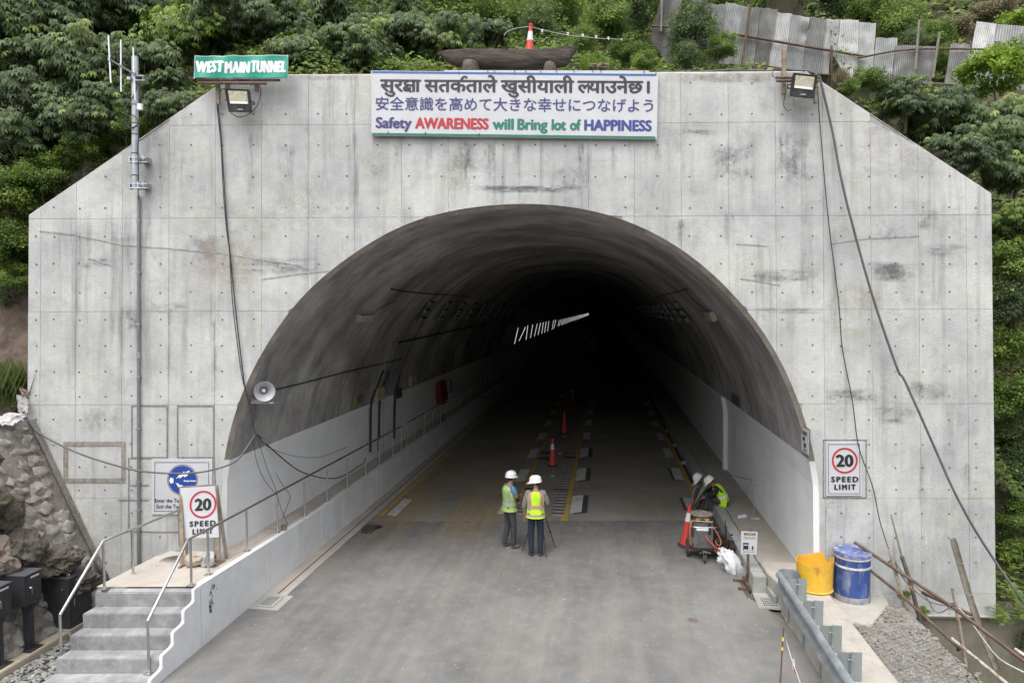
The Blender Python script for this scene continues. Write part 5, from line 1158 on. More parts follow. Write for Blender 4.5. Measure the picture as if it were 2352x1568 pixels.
q.add([c + Vector((math.cos(a) * .3275, math.sin(a) * .3275, z)) for a, z in ((a0 - .14, .50), (a0 + .05, .33), (a0 + .16, .47), (a0 + .02, .51))], [(0, 1, 2, 3)]); q.build('tear', tear, t)
M['bdrum'] = mat('blue_drum_paint', (.030, .065, .22), .55, var=.3, vs=6, dirt=(.26, .28, .33), ds=4.2, da=.7, bmp=.12, lo=.52, hi=.70, stretch=(1.6, 1.6, .6))
c = T(6.37, .19, .23); t = thing('blue_drum', 'scuffed blue drum with white bands and lid standing against the portal wall', 'drum', c)
q = MB(); q.lathe([(0, 0), (.30, 0), (.315, .012), (.315, .03), (.306, .05), (.306, .86), (0, .86)], c, ZV, 48, cap=False); q.build('body', M['bdrum'], t, smooth=True, ang=40)
q = MB(); q.lathe([(.312, .84), (.324, .85), (.326, .90), (.318, .915), (.29, .905), (0, .90)], c, ZV, 48, cap=False); q.build('lid', mat('drum_lid', (.10, .13, .30), .55, var=.3, vs=8, dirt=(.46, .46, .48), ds=7, da=.8, lo=.48, hi=.66, bmp=.3), t, smooth=True, ang=40)
for z0_, z1_, m_ in ((.80, .845, 'ring'), (.635, .68, 'band')):
    q = MB(); q.lathe([(.308, z0_), (.3125, z0_ + .005), (.3125, z1_), (.308, z1_)], c, ZV, 48, cap=False); q.build('white_' + m_, mat('drum_white' + m_, (.62, .62, .62), .5, dirt=(.3, .32, .45), ds=9, da=.6), t, smooth=True)
q = MB(); q.lathe([(.30, .0), (.318, .0), (.318, .09), (.307, .12)], c, ZV, 48, cap=False); q.build('muddy_base', mat('drum_mud', (.30, .28, .26), .9, var=.3, vs=8, dirt=(.06, .09, .25), ds=6, da=.8), t, smooth=True)

# ------------------------------------------------------------------ guardrail
M['zinc'] = mat('weathered_zinc', (.33, .355, .375), .55, .45, var=.25, vs=4, dirt=(.22, .245, .26), ds=3, da=.6, bmp=.1, space='pos', bs_=30)
M['zinc2'] = mat('zinc_post', (.30, .335, .335), .5, .45, var=.12, vs=3, bmp=.05)
gr = thing('guardrail', 'galvanised W-beam guardrail with a curled end along the right roadside', 'guardrail', T(5.2, -2, 0))
wprof = [(.00, .80), (-.035, .79), (-.075, .76), (-.08, .71), (-.02, .64), (-.015, .60), (-.075, .53), (-.08, .48), (-.035, .44), (.0, .42)]
for ta, tb, du in ((-2.62, -.12, 0), (-6.3, -2.55, .006), (-9.5, -6.2, 0)):
    q = MB(); q.sheet([[T(5.01 + x - du, t, z) for x, z in wprof] for t in (ta, tb)]); q.sheet([[T(5.014 + x - du, t, z) for x, z in reversed(wprof)] for t in (ta, tb)]); q.build('beam', M['zinc'], gr, smooth=True, ang=50)
rows = []; rows2 = []
for k in range(19):                      # bull nose curls back to the slab side
    a = math.pi * k / 18; uu, tt = 5.17 - .185 * math.cos(a), -.12 + .24 * math.sin(a) ** .8; s_ = 1 - k / 18 * .0
    zt_, zb_ = .76, .34
    rows.append([T(uu, tt, z) for z in (zt_, .66, .55, .45, zb_)]); rows2.append([T(5.17 - .18 * math.cos(a), -.12 + .235 * math.sin(a) ** .8, z) for z in (zb_, .45, .55, .66, zt_)])
rows.insert(0, [T(4.985, -.40, z) for z in (.70, .64, .56, .48, .40)])
q = MB(); q.sheet(rows); q.sheet(rows2); q.build('end_terminal', M['zinc'], gr, smooth=True, ang=60)
for k, t in enumerate((-.49, -1.43, -2.32, -3.14, -3.98, -4.8, -5.7)):
    q = MB(); q.obox(T(5.125, t, .61), NV * .080, DV * .003, ZV * .205); q.obox(T(5.203, t - .012, .61), NV * .003, DV * .015, ZV * .205); q.build('spacer_plate', M['zinc2'], gr, bevel=.002)
    q = MB(); q.obox(T(5.295, t, .60), NV * .078, DV * .003, ZV * .225); q.obox(T(5.219, t - .015, .60), NV * .003, DV * .018, ZV * .225); q.obox(T(5.372, t + .01, .60), NV * .003, DV * .012, ZV * .225); q.build('post', M['zinc2'], gr, bevel=.002)
    q = MB(); q.obox(T(5.06, t - .02, .18), NV * .012, DV * .012, ZV * .22); q.build('front_leg', M['zinc2'], gr)
    for z in (.50, .72):
        q = MB(); q.tube([T(5.18, t - .02, z), T(5.25, t - .02, z)], .009, 6); q.tube([T(5.235, t - .03, z), T(5.235, t - .045, z)], .013, 6); q.build('bolt', M['steel'], gr, kind='stuff')
# striped stake with cord
sb = T(4.30, -3.02, 0); st_ = thing('survey_stake', 'thin rusty stake with two yellow bands at the bottom right edge', 'stake', sb)
top = aty(1799.8, 1441, sb.y + .05)
q = MB(); q.tube([sb, top], .012, 8); q.build('rod', M['rust'], st_, smooth=True)
for a, b in ((.80, .87), (.90 - .17, .90 - .12)): pass
for y0, y1 in ((1462, 1471), (1485, 1492)):
    k0, k1 = (y0 - 1441) / (1605 - 1441), (y1 - 1441) / (1605 - 1441); q = MB(); q.tube([top.lerp(sb, k0), top.lerp(sb, k1)], .0145, 8); q.build('yellow_band', K['yellow'], st_)
rope = mat('white_rope', (.55, .54, .50), .9, var=.1)
cable('marker_rope', [top - ZV * .04, aty(1808, 1478, -3.4), aty(1818, 1512, -3.8), aty(1830, 1545, -4.1), aty(1850, 1600, -4.6)], .006, rope, 'pale cord running down from the striped stake')
q = MB(); pa = aty(1822, 1523, -3.9); q.prism([(-.02, .06), (.012, .07), (.03, -.05), (-.01, -.08)], pa, EA, EB, WN * .01); q.build('rag', M['vinyl'], label='scrap of white tape tied on the stake cord', cat='tape')
q = MB(); pa = aty(1826, 1538, -3.95); q.prism([(-.02, .05), (.012, .05), (.024, -.05), (-.006, -.03)], pa, EA, EB, WN * .01); q.build('red_rag', K['red'], label='scrap of red tape tied on the stake cord', cat='tape')

# ------------------------------------------------------------------ warning board on a rusty stand
c = T(4.70, 1.16, 0); wb = thing('warning_stand', 'white warning notice with lorry picture on a rusty T-footed stand at the kerb', 'sign', c)
M['angle'] = mat('rusty_angle', (.12, .07, .055), .85, .2, var=.3, vs=12, dirt=(.26, .17, .12), ds=8, da=.5, bmp=.2)
dY = c.y
q = MB(); q.obox(aty(1719, 1310, dY) + Vector((0, .03, 0)), (.022, 0, 0), (0, .022, 0), (0, 0, .36)); q.build('post', M['angle'], wb, bevel=.003)
for (x0, y0), (x1, y1) in (((1684, 1331), (1741, 1337)), ((1695, 1350), (1753, 1357))):
    q = MB(); a, b = gnd(x0, y0, .03), gnd(x1, y1, .03); d = (b - a); q.obox((a + b) / 2, d / 2, ZV.cross(d).normalized() * .02, ZV * .022); q.build('foot', M['angle'], wb, bevel=.003)
q = MB(); a, b = gnd(1712, 1332, .035), gnd(1724, 1353, .035); d = (b - a); q.obox((a + b) / 2, d / 2, ZV.cross(d).normalized() * .02, ZV * .02); q.tube([gnd(1705, 1336, .05), aty(1717, 1315, dY)], .012, 6); q.build('cross_foot', M['angle'], wb)
bl_, br_, tl__ = aty(1702, 1271.5, dY), aty(1738, 1272.5, dY), aty(1702.3, 1219.5, dY); axb = (br_ - bl_).normalized(); ayb = (tl__ - bl_).normalized(); nb = axb.cross(ayb).normalized(); ayb = nb.cross(axb); wB, hB = (br_ - bl_).length, (tl__ - bl_).length
q = MB(); quadplate(q, [bl_, br_, br_ + ayb * hB, tl__], .008, nb); q.build('board', M['vinyl'], wb, bevel=.002)
q = MB(); P_ = lambda u, v, d=.003: bl_ + axb * wB * u + ayb * hB * v + nb * d
def rc(q, u0, v0, u1, v1, d=.003): q.add([P_(u0, v0, d), P_(u1, v0, d), P_(u1, v1, d), P_(u0, v1, d)], [(0, 1, 2, 3)])
rc(q, .14, .84, .86, .93)
for r_ in range(2):
    y = .73 - r_ * .06
    x = .12
    rw = random.Random(r_)
    while x < .86: l = rw.uniform(.05, .13); rc(q, x, y, min(.88, x + l), y + .022); x += l + .03
rc(q, .12, .26, .44, .48); rc(q, .10, .44, .46, .50); rc(q, .13, .17, .19, .26); rc(q, .37, .17, .43, .26); rc(q, .12, .22, .44, .28)
rc(q, .52, .17, .535, .33); rc(q, .69, .19, .75, .32); rc(q, .66, .25, .78, .33)
disc(q, P_(.72, .36, .003), axb, ayb, 0, .011, nb, .0, 12); rc(q, .56, .165, .88, .175)
x = .12; rw = random.Random(9)
while x < .8: l = rw.uniform(.05, .1); rc(q, x, .09, x + l, .115); x += l + .03
q.build('print', K['black'], wb)
q = MB(); rc(q, .16, .38, .40, .43, .0045); q.build('windscreen', M['vinyl'], wb)
q = MB(); letter(q, 'WARNING', P_(.23, .862, .005), axb, ayb, wB * .54, hB * .048, bold=.0012); q.build('heading', K['yellow'], wb)
q = MB(); q.tube([P_(.6, .98, -.01), P_(.62, 1.05, -.01), P_(.64, 1.28, -.02)], .005, 5); q.tube([P_(.42, 1., 0), P_(.52, 1.05, 0), P_(.64, 1.0, 0)], .004, 5); q.build('wire_hook', M['rust'], wb)

# ------------------------------------------------------------------ things on the right walkway
pr_ = gnd(1702, 1192, .31); d = (gnd(1718, 1187, .37) - gnd(1688, 1193, .37)).normalized(); d.z = 0; d.normalize(); q = MB()
rl = [(.045, 0), (.045, .30)]
q.lathe([(.055, 0), (.055, .30)], pr_ - d * .15 + ZV * .055, d, 20, cap=False); q.lathe([(.052, .30), (.052, 0)], pr_ - d * .15 + ZV * .055, d, 20, cap=False); q.lathe([(.036, .29), (.036, .01)], pr_ - d * .15 + ZV * .05, d, 16, cap=False)
q.build('paper_roll', mat('drawing_paper', (.66, .66, .74), .6, var=.04, bmp=0), label='rolled-up paper drawing lying on the right kerb', cat='paper roll', smooth=True)
cb = gnd(1735.6, 1197, .30); q = MB(); t = thing('barrier_post', 'thin rusty post stuck in a concrete block on the right walkway', 'post', cb)
q.obox(cb + ZV * .04 + Vector((0, .05, 0)), (.115, .0, 0), (0, .05, 0), (0, 0, .04)); q.build('block', mat('pale_block', (.46, .43, .37), .85, var=.15), t, bevel=.008)
tp = aty(1729, 1102, cb.y + .05); q = MB(); q.tube([cb + Vector((-.02, .05, .06)), tp], .012, 6); q.build('rod', mat('pale_rust', (.30, .24, .19), .8, var=.3), t, smooth=True)
s2b, s2t = gnd(1632, 1105, .31), None; s2t = aty(1631, 1076, s2b.y); q = MB(); q.tube([s2b, s2t], .013, 6); q.lathe([(.0, 0), (.03, .02), (0, .05)], s2t, ZV, 8, cap=False); q.build('short_stake', mat('pale_rust2', (.30, .24, .19), .8, var=.3), label='short stake on the kerb behind the seated workers', cat='stake')
cable('barrier_rope', [tp, aty(1700, 1096, 5.0), aty(1675, 1090.5, 5.8), aty(1652, 1085, 6.6), s2t], .008, mat('brown_rope', (.24, .18, .15), .9), 'brown rope strung between the two stakes on the right walkway')
q = MB(); r7 = random.Random(4)
for k in range(6): q.tube(catmull([tp + Vector((0, 0, -.01)), tp + Vector((r7.uniform(-.05, .05), 0, -.04)), tp + Vector((r7.uniform(-.08, .08), r7.uniform(-.03, .03), -.15))], 3), .006, 4)
q.build('rope_knot', mat('knot_rope', (.22, .17, .15), .9), label='frayed rope knot at the top of the rusty post', cat='rope')

# ------------------------------------------------------------------ white sacks
M['sack'] = mat('woven_white_sack', (.62, .62, .64), .6, var=.06, vs=10, bmp=.35, bs_=30)
def sack(label, c, w, d, h, seed, lean, rz):
    q = MB(); n = 30; m = 16; rows = []
    for i in range(m + 1):
        v = i / m; row = []
        for j in range(n):
            a = 2 * math.pi * j / n; e = .86 + .14 * math.cos(2 * a) ** 2
            s_ = (1.0 - .12 * v + .12 * math.sin(v * 3.1)) * (.75 if i == 0 else 1) * (1 if v < .93 else .8)
            k = 1 + .38 * noise.noise(Vector((math.cos(a) * 1.9, math.sin(a) * 1.9, v * 4.2 + seed))) + .20 * noise.noise(Vector((math.cos(a) * 5, math.sin(a) * 5, v * 6 + seed)))
            x, y = math.cos(a) * w / 2 * s_ * k * e, math.sin(a) * d / 2 * s_ * k * e; z = v * h * (1 + .10 * noise.noise(Vector((math.cos(a) * 2, math.sin(a) * 2, seed))) * (v > .7))
            p = Matrix.Rotation(rz, 3, 'Z') @ Vector((x, y, z)); row.append(c + p + Vector(lean) * v * v)
        rows.append(row + [row[0]])
    q.sheet([list(reversed(r_)) for r_ in rows]); top_c = sum((Vector(p) for p in rows[-1][:-1]), Vector()) / n - ZV * .03
    k0 = len(q.v); q.add(rows[-1][:-1] + [top_c], [(j, (j + 1) % n, n) for j in range(n)])
    return q.build('sack', M['sack'], label=label, cat='sack', smooth=True, ang=45, group='white woven sacks', loc=c)
sack('smaller white sack nearer the marking machine', T(4.40, 2.30, .0), .26, .20, .34, 1.3, (-.02, .03, 0), .3)
sack('larger slumped white sack beside the warning stand', T(4.53, 1.72, .0), .33, .22, .47, 4.1, (-.12, .14, 0), -.2)
q = MB(); 
for k in range(5): q.rock(gnd(1672 + k * 5, 1297 + (k % 2) * 3, .02), .06, .05, .03, k, .4)
q.build('sack_scraps', M['sack'], label='crumpled white sack scraps at the foot of the smaller sack', cat='scraps', kind='stuff', smooth=True)

# ------------------------------------------------------------------ line-marking machine
mc = T(3.98, 2.60, 0); ma = thing('marking_machine', 'grimy grey road line-marking machine with castor wheel and red hose beside the seated workers', 'machine', mc)
M['mgrey'] = mat('grimy_grey_steel', (.20, .20, .20), .5, .5, var=.25, vs=7, dirt=(.10, .09, .08), ds=5, da=.75, bmp=.1)
M['mdark'] = mat('oily_black_parts', (.04, .035, .032), .5, .4, var=.4, vs=12, dirt=(.14, .09, .07), ds=9, da=.6, bmp=.2)
M['hosered'] = mat('red_hose', (.30, .07, .07), .5, var=.15, bmp=0); M['hoseor'] = mat('orange_hose', (.50, .20, .08), .5, var=.1, bmp=0)
L3 = lambda u, t, z: mc + NV * u + DV * t + ZV * z
def mbx(name, c, su, st_, sz, m, bev=.006, par=None): q = MB(); q.obox(c, NV * su / 2, DV * st_ / 2, ZV * sz / 2); return q.build(name, m, par or ma, bevel=bev)
mbx('hopper', L3(0, 0, .58), .42, .42, .56, M['mgrey']); mbx('hopper_skirt', L3(.0, 0, .285), .44, .46, .05, M['mdark'])
q = MB(); q.lathe([(.235, 0), (.24, .05), (.22, .10), (.0, .11)], L3(-.02, .05, .88), ZV, 24); tank = q.build('tank', M['mdark'], ma, smooth=True, ang=40)
q = MB(); q.lathe([(.235, .112), (.25, .118), (.25, .135), (.0, .14)], L3(-.02, .05, .88), ZV, 24); q.build('tank_lid', mat('crusted_lid', (.24, .21, .17), .8, var=.4, vs=20, dirt=(.09, .08, .07), ds=12, da=.9, bmp=.6), ma, smooth=True, ang=40)
mbx('ochre_panel', L3(-.02, -.17, .93), .30, .02, .06, mat('ochre_crust', (.36, .22, .05), .8, var=.4, vs=20), .003); mbx('name_plate', L3(-.02, -.216, .74), .27, .006, .09, M['white_paint'], .001)
q = MB(); q.tube(catmull([L3(-.25, -.05, .60), L3(-.26, -.2, .78), L3(-.22, -.30, .80), L3(.0, -.31, .80), L3(.24, -.28, .80), L3(.29, -.12, .74), L3(.28, 0, .6)], 5), .012, 8); q.tube([L3(-.2, -.26, .92), L3(.19, -.26, .92)], .010, 8); q.tube([L3(-.2, -.26, .92), L3(-.22, 0, .86)], .010, 8); q.tube([L3(.19, -.26, .92), L3(.22, 0, .86)], .010, 8); q.build('push_handle', M['chrome'], ma, smooth=True)
def wheel(name, c, r, w, par=None):
    q = MB(); q.lathe([(r * .55, -w / 2), (r, -w / 2 + .005), (r, w / 2 - .005), (r * .55, w / 2)], c, NV, 28, cap=False); tyre = q.build(name, M['rubber'], par or ma, smooth=True, ang=40)
    q = MB(); q.lathe([(r * .14, -w / 2 - .012), (r * .55, -w / 2 + .01), (r * .55, w / 2 - .01), (r * .14, w / 2 + .012)], c, NV, 20); q.build('hub', M['mgrey'], tyre, smooth=True, ang=40)
wheel('wheel', L3(-.31, .12, .19), .19, .05); wheel('wheel', L3(.34, .2, .19), .19, .05); wheel('castor_wheel', L3(.02, -.30, .085), .085, .045)
q = MB(); q.obox(L3(-.012, -.29, .15), NV * .006, DV * .03, ZV * .09); q.obox(L3(.052, -.29, .15), NV * .006, DV * .03, ZV * .09); q.obox(L3(.02, -.27, .24), NV * .04, DV * .04, ZV * .012); q.tube([L3(-.10, -.32, .22), L3(.02, -.27, .25), L3(.14, -.32, .23)], .010, 6); q.build('castor_fork', M['mgrey'], ma)
q = MB(); q.obox(L3(.45, .02, .22), NV * .20, DV * .22, ZV * .02); q.obox(L3(.60, -.05, .33), NV * .03, DV * .12, ZV * .1); q.obox(L3(.40, .1, .30), NV * .10, DV * .10, ZV * .08); q.build('side_carriage', M['mdark'], ma, bevel=.004)
q = MB(); q.lathe([(.0, 0), (.075, .0), (.08, .03), (.08, .12), (.05, .15), (0, .15)], L3(.32, -.08, .48), DV, 16, cap=False); q.obox(L3(.33, .05, .60), NV * .07, DV * .08, ZV * .06); q.obox(L3(.34, -.02, .42), NV * .09, DV * .08, ZV * .04); q.build('engine', M['mdark'], ma, smooth=True, ang=35)
q = MB(); q.lathe([(.0, 0), (.045, .0), (.045, .01), (0, .012)], L3(.34, -.10, .47), -DV, 14, cap=False); q.build('pulley', mat('copper_part', (.35, .20, .14), .4, .6), ma)
q = MB(); q.tube([L3(.49, -.02, .24), L3(.50, -.02, .88)], .014, 6); q.tube([L3(.53, .05, .24), L3(.54, .05, .74)], .012, 6); q.tube([L3(.30, -.05, .62), L3(.52, -.05, .60)], .010, 6); q.build('lever', M['mdark'], ma, smooth=True)
q = MB(); q.tube([L3(.50, 0, .45), L3(.70, .02, .42), L3(.72, .02, .24)], .010, 6); q.tube([L3(.24, -.25, .24), L3(.66, -.27, .22)], .012, 6); q.tube([L3(.30, .1, .5), L3(.42, .1, .62)], .012, 6); q.build('carriage_bar', M['mdark'], ma)
q = MB(); q.tube(catmull([L3(.04, -.22, .58), L3(.10, -.28, .50), L3(.22, -.33, .40), L3(.34, -.34, .30), L3(.48, -.30, .26), L3(.56, -.25, .28)], 5), .022, 8); q.build('red_hose', M['hosered'], ma, smooth=True)
q = MB(); q.tube(catmull([L3(-.19, -.18, .93), L3(-.27, -.22, .88), L3(-.30, -.25, .70), L3(-.29, -.22, .45), L3(-.24, -.2, .33)], 5), .011, 6); q.build('orange_hose', M['hoseor'], ma, smooth=True)
q = MB(); q.tube(catmull([L3(.20, -.2, .80), L3(.28, -.25, .68), L3(.36, -.27, .52), L3(.35, -.3, .42), L3(.28, -.28, .42), L3(.26, -.24, .5)], 5), .010, 6); q.tube(catmull([L3(.22, -.25, .36), L3(.26, -.3, .26), L3(.4, -.32, .20), L3(.5, -.3, .24)], 5), .009, 6); q.build('orange_hose', M['hoseor'], ma, smooth=True)
mbx('side_frame', L3(-.27, .05, .45), .03, .36, .2, M['mgrey'], .004); mbx('bracket_panel', L3(-.255, -.18, .46), .10, .02, .14, M['mgrey'], .004)
q = MB(); q.lathe([(0, 0), (.025, 0), (.03, .25), (.0, .26)], L3(.13, -.225, .62), -ZV * 0 + ZV, 8, cap=False); q.build('valve', M['mdark'], ma)
r8 = random.Random(11); q = MB()
for k in range(26): p = L3(r8.uniform(.26, .68), r8.uniform(-.22, .2), r8.uniform(.22, .55)); q.obox(p, NV * r8.uniform(.01, .035), DV * r8.uniform(.01, .035), ZV * r8.uniform(.01, .03))
q.build('linkage', M['mdark'], ma, kind='stuff', bevel=.002)
q = MB(); q.tube([T(4.66, 3.05, .0), T(4.74, 2.85, .55)], .02, 6); pass
# long thin pipe lying in the kerb channel
q = MB(); q.tube([T(4.66, .9, .05), T(4.665, 5.9, .05)], .022, 8); q.build('channel_pipe', M['angle'], label='long rusty pipe lying in the kerb channel', cat='pipe', smooth=True)
# ------------------------------------------------------------------ people
def skinmesh(name, mats, par, joints, chains, sub=2, vsel=None, kids=(), smooth=True):
    """one continuous skin surface: joints {name: (pos, r)}, chains of joint names"""
    me = bpy.data.meshes.new(name); idx = {}; vs = []; es = []; rs = []
    for c in chains:
        for a in c:
            if a not in idx: idx[a] = len(vs); p, r_ = joints[a]; vs.append(Vector(p)); rs.append(r_)
        es += [(idx[a], idx[b]) for a, b in zip(c, c[1:])]
    me.from_pydata(vs, es, []); o = bpy.data.objects.new(name, me); COL.objects.link(o)
    o.modifiers.new('s', 'SKIN'); sv = me.skin_vertices[0].data
    for i, r_ in enumerate(rs): sv[i].radius = (r_, r_) if not isinstance(r_, tuple) else r_; sv[i].use_root = (i == 0)
    m2 = o.modifiers.new('u', 'SUBSURF'); m2.levels = sub; m2.render_levels = sub
    bpy.context.view_layer.update(); ev = o.evaluated_get(bpy.context.evaluated_depsgraph_get()); nm = bpy.data.meshes.new_from_object(ev)
    bpy.data.objects.remove(o); bpy.data.meshes.remove(me)
    for m in (mats if isinstance(mats, list) else [mats]): nm.materials.append(m)
    nm.polygons.foreach_set('use_smooth', [True] * len(nm.polygons)); nm.name = name
    ob = bpy.data.objects.new(name, nm); link(ob, par); ORG[ob] = ORG.get(par, Vector()); return ob
SKIN = mat('brown_skin', (.30, .165, .11), .55, var=.08, vs=8, bmp=0); HAIR = mat('black_hair', (.012, .011, .010), .6, var=.3, vs=40, bmp=.3)
def cloth(name, col, **k): return mat(name, col, .85, var=k.pop('var', .12), vs=k.pop('vs', 14), bmp=k.pop('bmp', .35), bs_=k.pop('bs_', 22), **k)
def head_set(par, c, yaw, pitch=0., hairc=True, helmet=True, strap=True):
    """head centre c; yaw about z (0 looks along +y), pitch > 0 looks down; returns rotation"""
    rot = Matrix.Rotation(yaw, 3, 'Z') @ Matrix.Rotation(-pitch, 3, 'X'); c = Vector(c); L = lambda x, y, z: c + rot @ Vector((x, y, z))
    return rot, L
def face_bits(mb, L, rot):
    mb.ball(L(0, .105, -.012), .013, .018, .022, 1, rot); mb.ball(L(0, .092, -.055), .024, .012, .009, 1, rot)
    for s_ in (-1, 1): mb.ball(L(s_ * .082, .0, -.005), .012, .022, .032, 1, rot)
def person(label, loc, rz, J, hy, hp, shirt, trousers, vest, vest_fn, shoe, sc=1., short=True):
    t = thing('person', label, 'person', (0, 0, 0)); t.rotation_mode = 'XYZ'
    hc = Vector(J['head']); rot = Matrix.Rotation(hy, 3, 'Z') @ Matrix.Rotation(-hp, 3, 'X'); L = lambda x, y, z: hc + rot @ Vector((x, y, z))
    JJ = {}
    for k, (p, r_) in {'pel': (J['pel'], .12), 'spi': (J['spi'], .115), 'che': (J['che'], (.15, .11)), 'nek': (J['nek'], .058), 'hd0': (L(0, .01, -.085), .062), 'hd1': (L(0, .012, -.02), (.080, .092)), 'hd2': (L(0, -.002, .06), (.076, .088))}.items(): JJ[k] = (p, r_)
    ch = [['pel', 'spi', 'che', 'nek', 'hd0', 'hd1', 'hd2']]
    for s_ in 'lr':
        JJ['sh' + s_] = (J['sh' + s_], .062); JJ['el' + s_] = (J['el' + s_], .044); JJ['wr' + s_] = (J['wr' + s_], .029)
        JJ['hi' + s_] = (J['hi' + s_], .088); JJ['kn' + s_] = (J['kn' + s_], .058); JJ['an' + s_] = (J['an' + s_], .040); JJ['to' + s_] = (J['to' + s_], .032)
        wr, hd = Vector(J['wr' + s_]), Vector(J['ha' + s_]); d = (hd - wr).normalized(); side = d.cross(Vector(J.get('palm' + s_, (0, 0, 1)))).normalized()
        JJ['pm' + s_] = (wr + d * .055, (.036, .02)); ch.append(['che', 'sh' + s_, 'el' + s_, 'wr' + s_, 'pm' + s_]); ch.append(['pel', 'hi' + s_, 'kn' + s_, 'an' + s_, 'to' + s_])
        curl = Vector(J.get('palm' + s_, (0, 0, 1)))
        for f in range(4):
            o_ = side * (f - 1.5) * .019; l = (.036, .042, .039, .030)[f]
            a, b, c_ = wr + d * .085 + o_, wr + d * (.085 + l) + o_ * 1.1 - curl * .008, wr + d * (.085 + l * 1.7) + o_ * 1.1 - curl * .030
            JJ[f'f{s_}{f}a'] = (a, .0095); JJ[f'f{s_}{f}b'] = (b, .009); JJ[f'f{s_}{f}c'] = (c_, .0075); ch.append(['pm' + s_, f'f{s_}{f}a', f'f{s_}{f}b', f'f{s_}{f}c'])
        JJ[f'th{s_}a'] = (wr + d * .045 + side * .038 * (1 if s_ == 'l' else -1), .011); JJ[f'th{s_}b'] = (wr + d * .085 + side * .052 * (1 if s_ == 'l' else -1) - curl * .012, .009); ch.append(['pm' + s_, f'th{s_}a', f'th{s_}b'])
    body = skinmesh('body', SKIN, t, JJ, ch, 2)
    q = MB(); face_bits(q, L, rot); fm = q.mesh('face', [SKIN], smooth=True)
    bm = bmesh.new(); bm.from_mesh(body.data); bm.from_mesh(fm); bm.to_mesh(body.data); bm.free()
    # eyes, hair, helmet
    q = MB(); [q.ball(L(s_ * .033, .086, .012), .010, .006, .006, 1, rot) for s_ in (-1, 1)]; q.build('eyes', HAIR, t, kind='stuff')
    q = MB(); q.ball(L(0, -.022, .012), .087, .090, .088, 2, rot); q.build('hair', HAIR, t, smooth=True)
    q = MB(); n = 36
    def hw(i, a, r_, h): return r_ * (1 + .12 * abs(math.sin(a)) ** 2 * 1.0), h
    rows = []
    for i, (r_, h) in enumerate([(.128, .018), (.122, .024), (.118, .03), (.118, .06), (.112, .10), (.092, .138), (.06, .16), (.02, .17), (0.001, .171)]):
        row = []
        for j in range(n):
            a = 2 * math.pi * j / n; ey = 1.18; rr_ = r_; zz = h
            if i < 3:
                fr = max(0, math.cos(a)) ** 3; rr_ = r_ + .052 * fr * (1, .7, .2)[i] ; zz = h - .010 * fr * (2 - i)
            ridge = .006 * (abs(math.sin(a)) < .25) * (2 < i < 8)
            row.append(L(math.sin(a) * rr_, math.cos(a) * rr_ * ey, zz + ridge))
        rows.append(row + [row[0]])
    q.sheet([list(reversed(r_)) for r_ in rows]); hl_ = q.build('hard_hat', J.get('hatm', HAT), t, smooth=True, ang=50)
    q = MB(); q.tube(catmull([L(.088, .02, .02), L(.085, .04, -.05), L(.03, .07, -.115), L(-.03, .07, -.115), L(-.085, .04, -.05), L(-.088, .02, .02)], 4), .006, 5); q.build('chin_strap', HAIR, hl_)
    # clothes
    def infl(names, extra, add, over=None):
        jj = {}
        for k in names: p, r_ = JJ[k]; jj[k] = (p, tuple(x + add for x in r_) if isinstance(r_, tuple) else r_ + add)
        if over: jj.update(over)
        return jj
    cuff = {}
    for s_ in 'lr':
        a, b = Vector(J['el' + s_]), Vector(J['wr' + s_]); f = J.get('sleeve' + s_, 1.0)
        if f < .5: a0, b0 = Vector(J['sh' + s_]), Vector(J['el' + s_]); cuff['cu' + s_] = (a0.lerp(b0, f * 2), .058)
        else: cuff['cu' + s_] = (a.lerp(b, (f - .5) * 2), .040)
    jj = infl(['spi', 'che', 'shl', 'shr', 'ell', 'elr'], None, .016, cuff); jj['pel'] = (JJ['pel'][0], .125); jj['nkl'] = (Vector(J['nek']) - Vector((0, 0, .03)), .062)
    chs = [['pel', 'spi', 'che', 'nkl']] + [['che', 'sh' + s_] + (['el' + s_] if J.get('sleeve' + s_, 1.0) >= .5 else []) + ['cu' + s_] for s_ in 'lr']
    skinmesh('shirt', shirt, t, jj, chs, 2)
    jj = {'pel': (Vector(J['pel']) + Vector((0, 0, .02)), (.135, .115))}; chs = []
    for s_ in 'lr':
        jj['hi' + s_] = (J['hi' + s_], .100); jj['kn' + s_] = (J['kn' + s_], .078); a = Vector(J['kn' + s_]).lerp(Vector(J['an' + s_]), .5); jj['ca' + s_] = (a, .070)
        jj['an' + s_] = (Vector(J['kn' + s_]).lerp(Vector(J['an' + s_]), 1.10), .060); chs.append(['pel', 'hi' + s_, 'kn' + s_, 'ca' + s_, 'an' + s_])
    skinmesh('trousers', trousers, t, jj, chs, 2)
    for s_ in 'lr':
        an, to = Vector(J['an' + s_]), Vector(J['to' + s_]); d = (to - an); d.z = 0; d.normalize(); b = Vector((an.x, an.y, min(an.z, to.z + .05)))
        skinmesh('shoe', shoe, t, {'a': (b - d * .05 - Vector((0, 0, .035)), .042), 'b': (b + d * .03 - Vector((0, 0, .035)), .048), 'c': (b + d * .12 - Vector((0, 0, .045)), .045), 'd': (b + d * .18 - Vector((0, 0, .05)), .034), 'e': (an + Vector((0, 0, .01)), .045)}, [['e', 'b'], ['a', 'b', 'c', 'd']], 2)
    if vest: vest_fn(t, J, vest)
    t.location = loc; t.rotation_euler = (0, 0, rz); t.scale = (sc,) * 3; return t
HAT = mat('white_hard_hat', (.78, .78, .78), .35, var=.03, bmp=0)
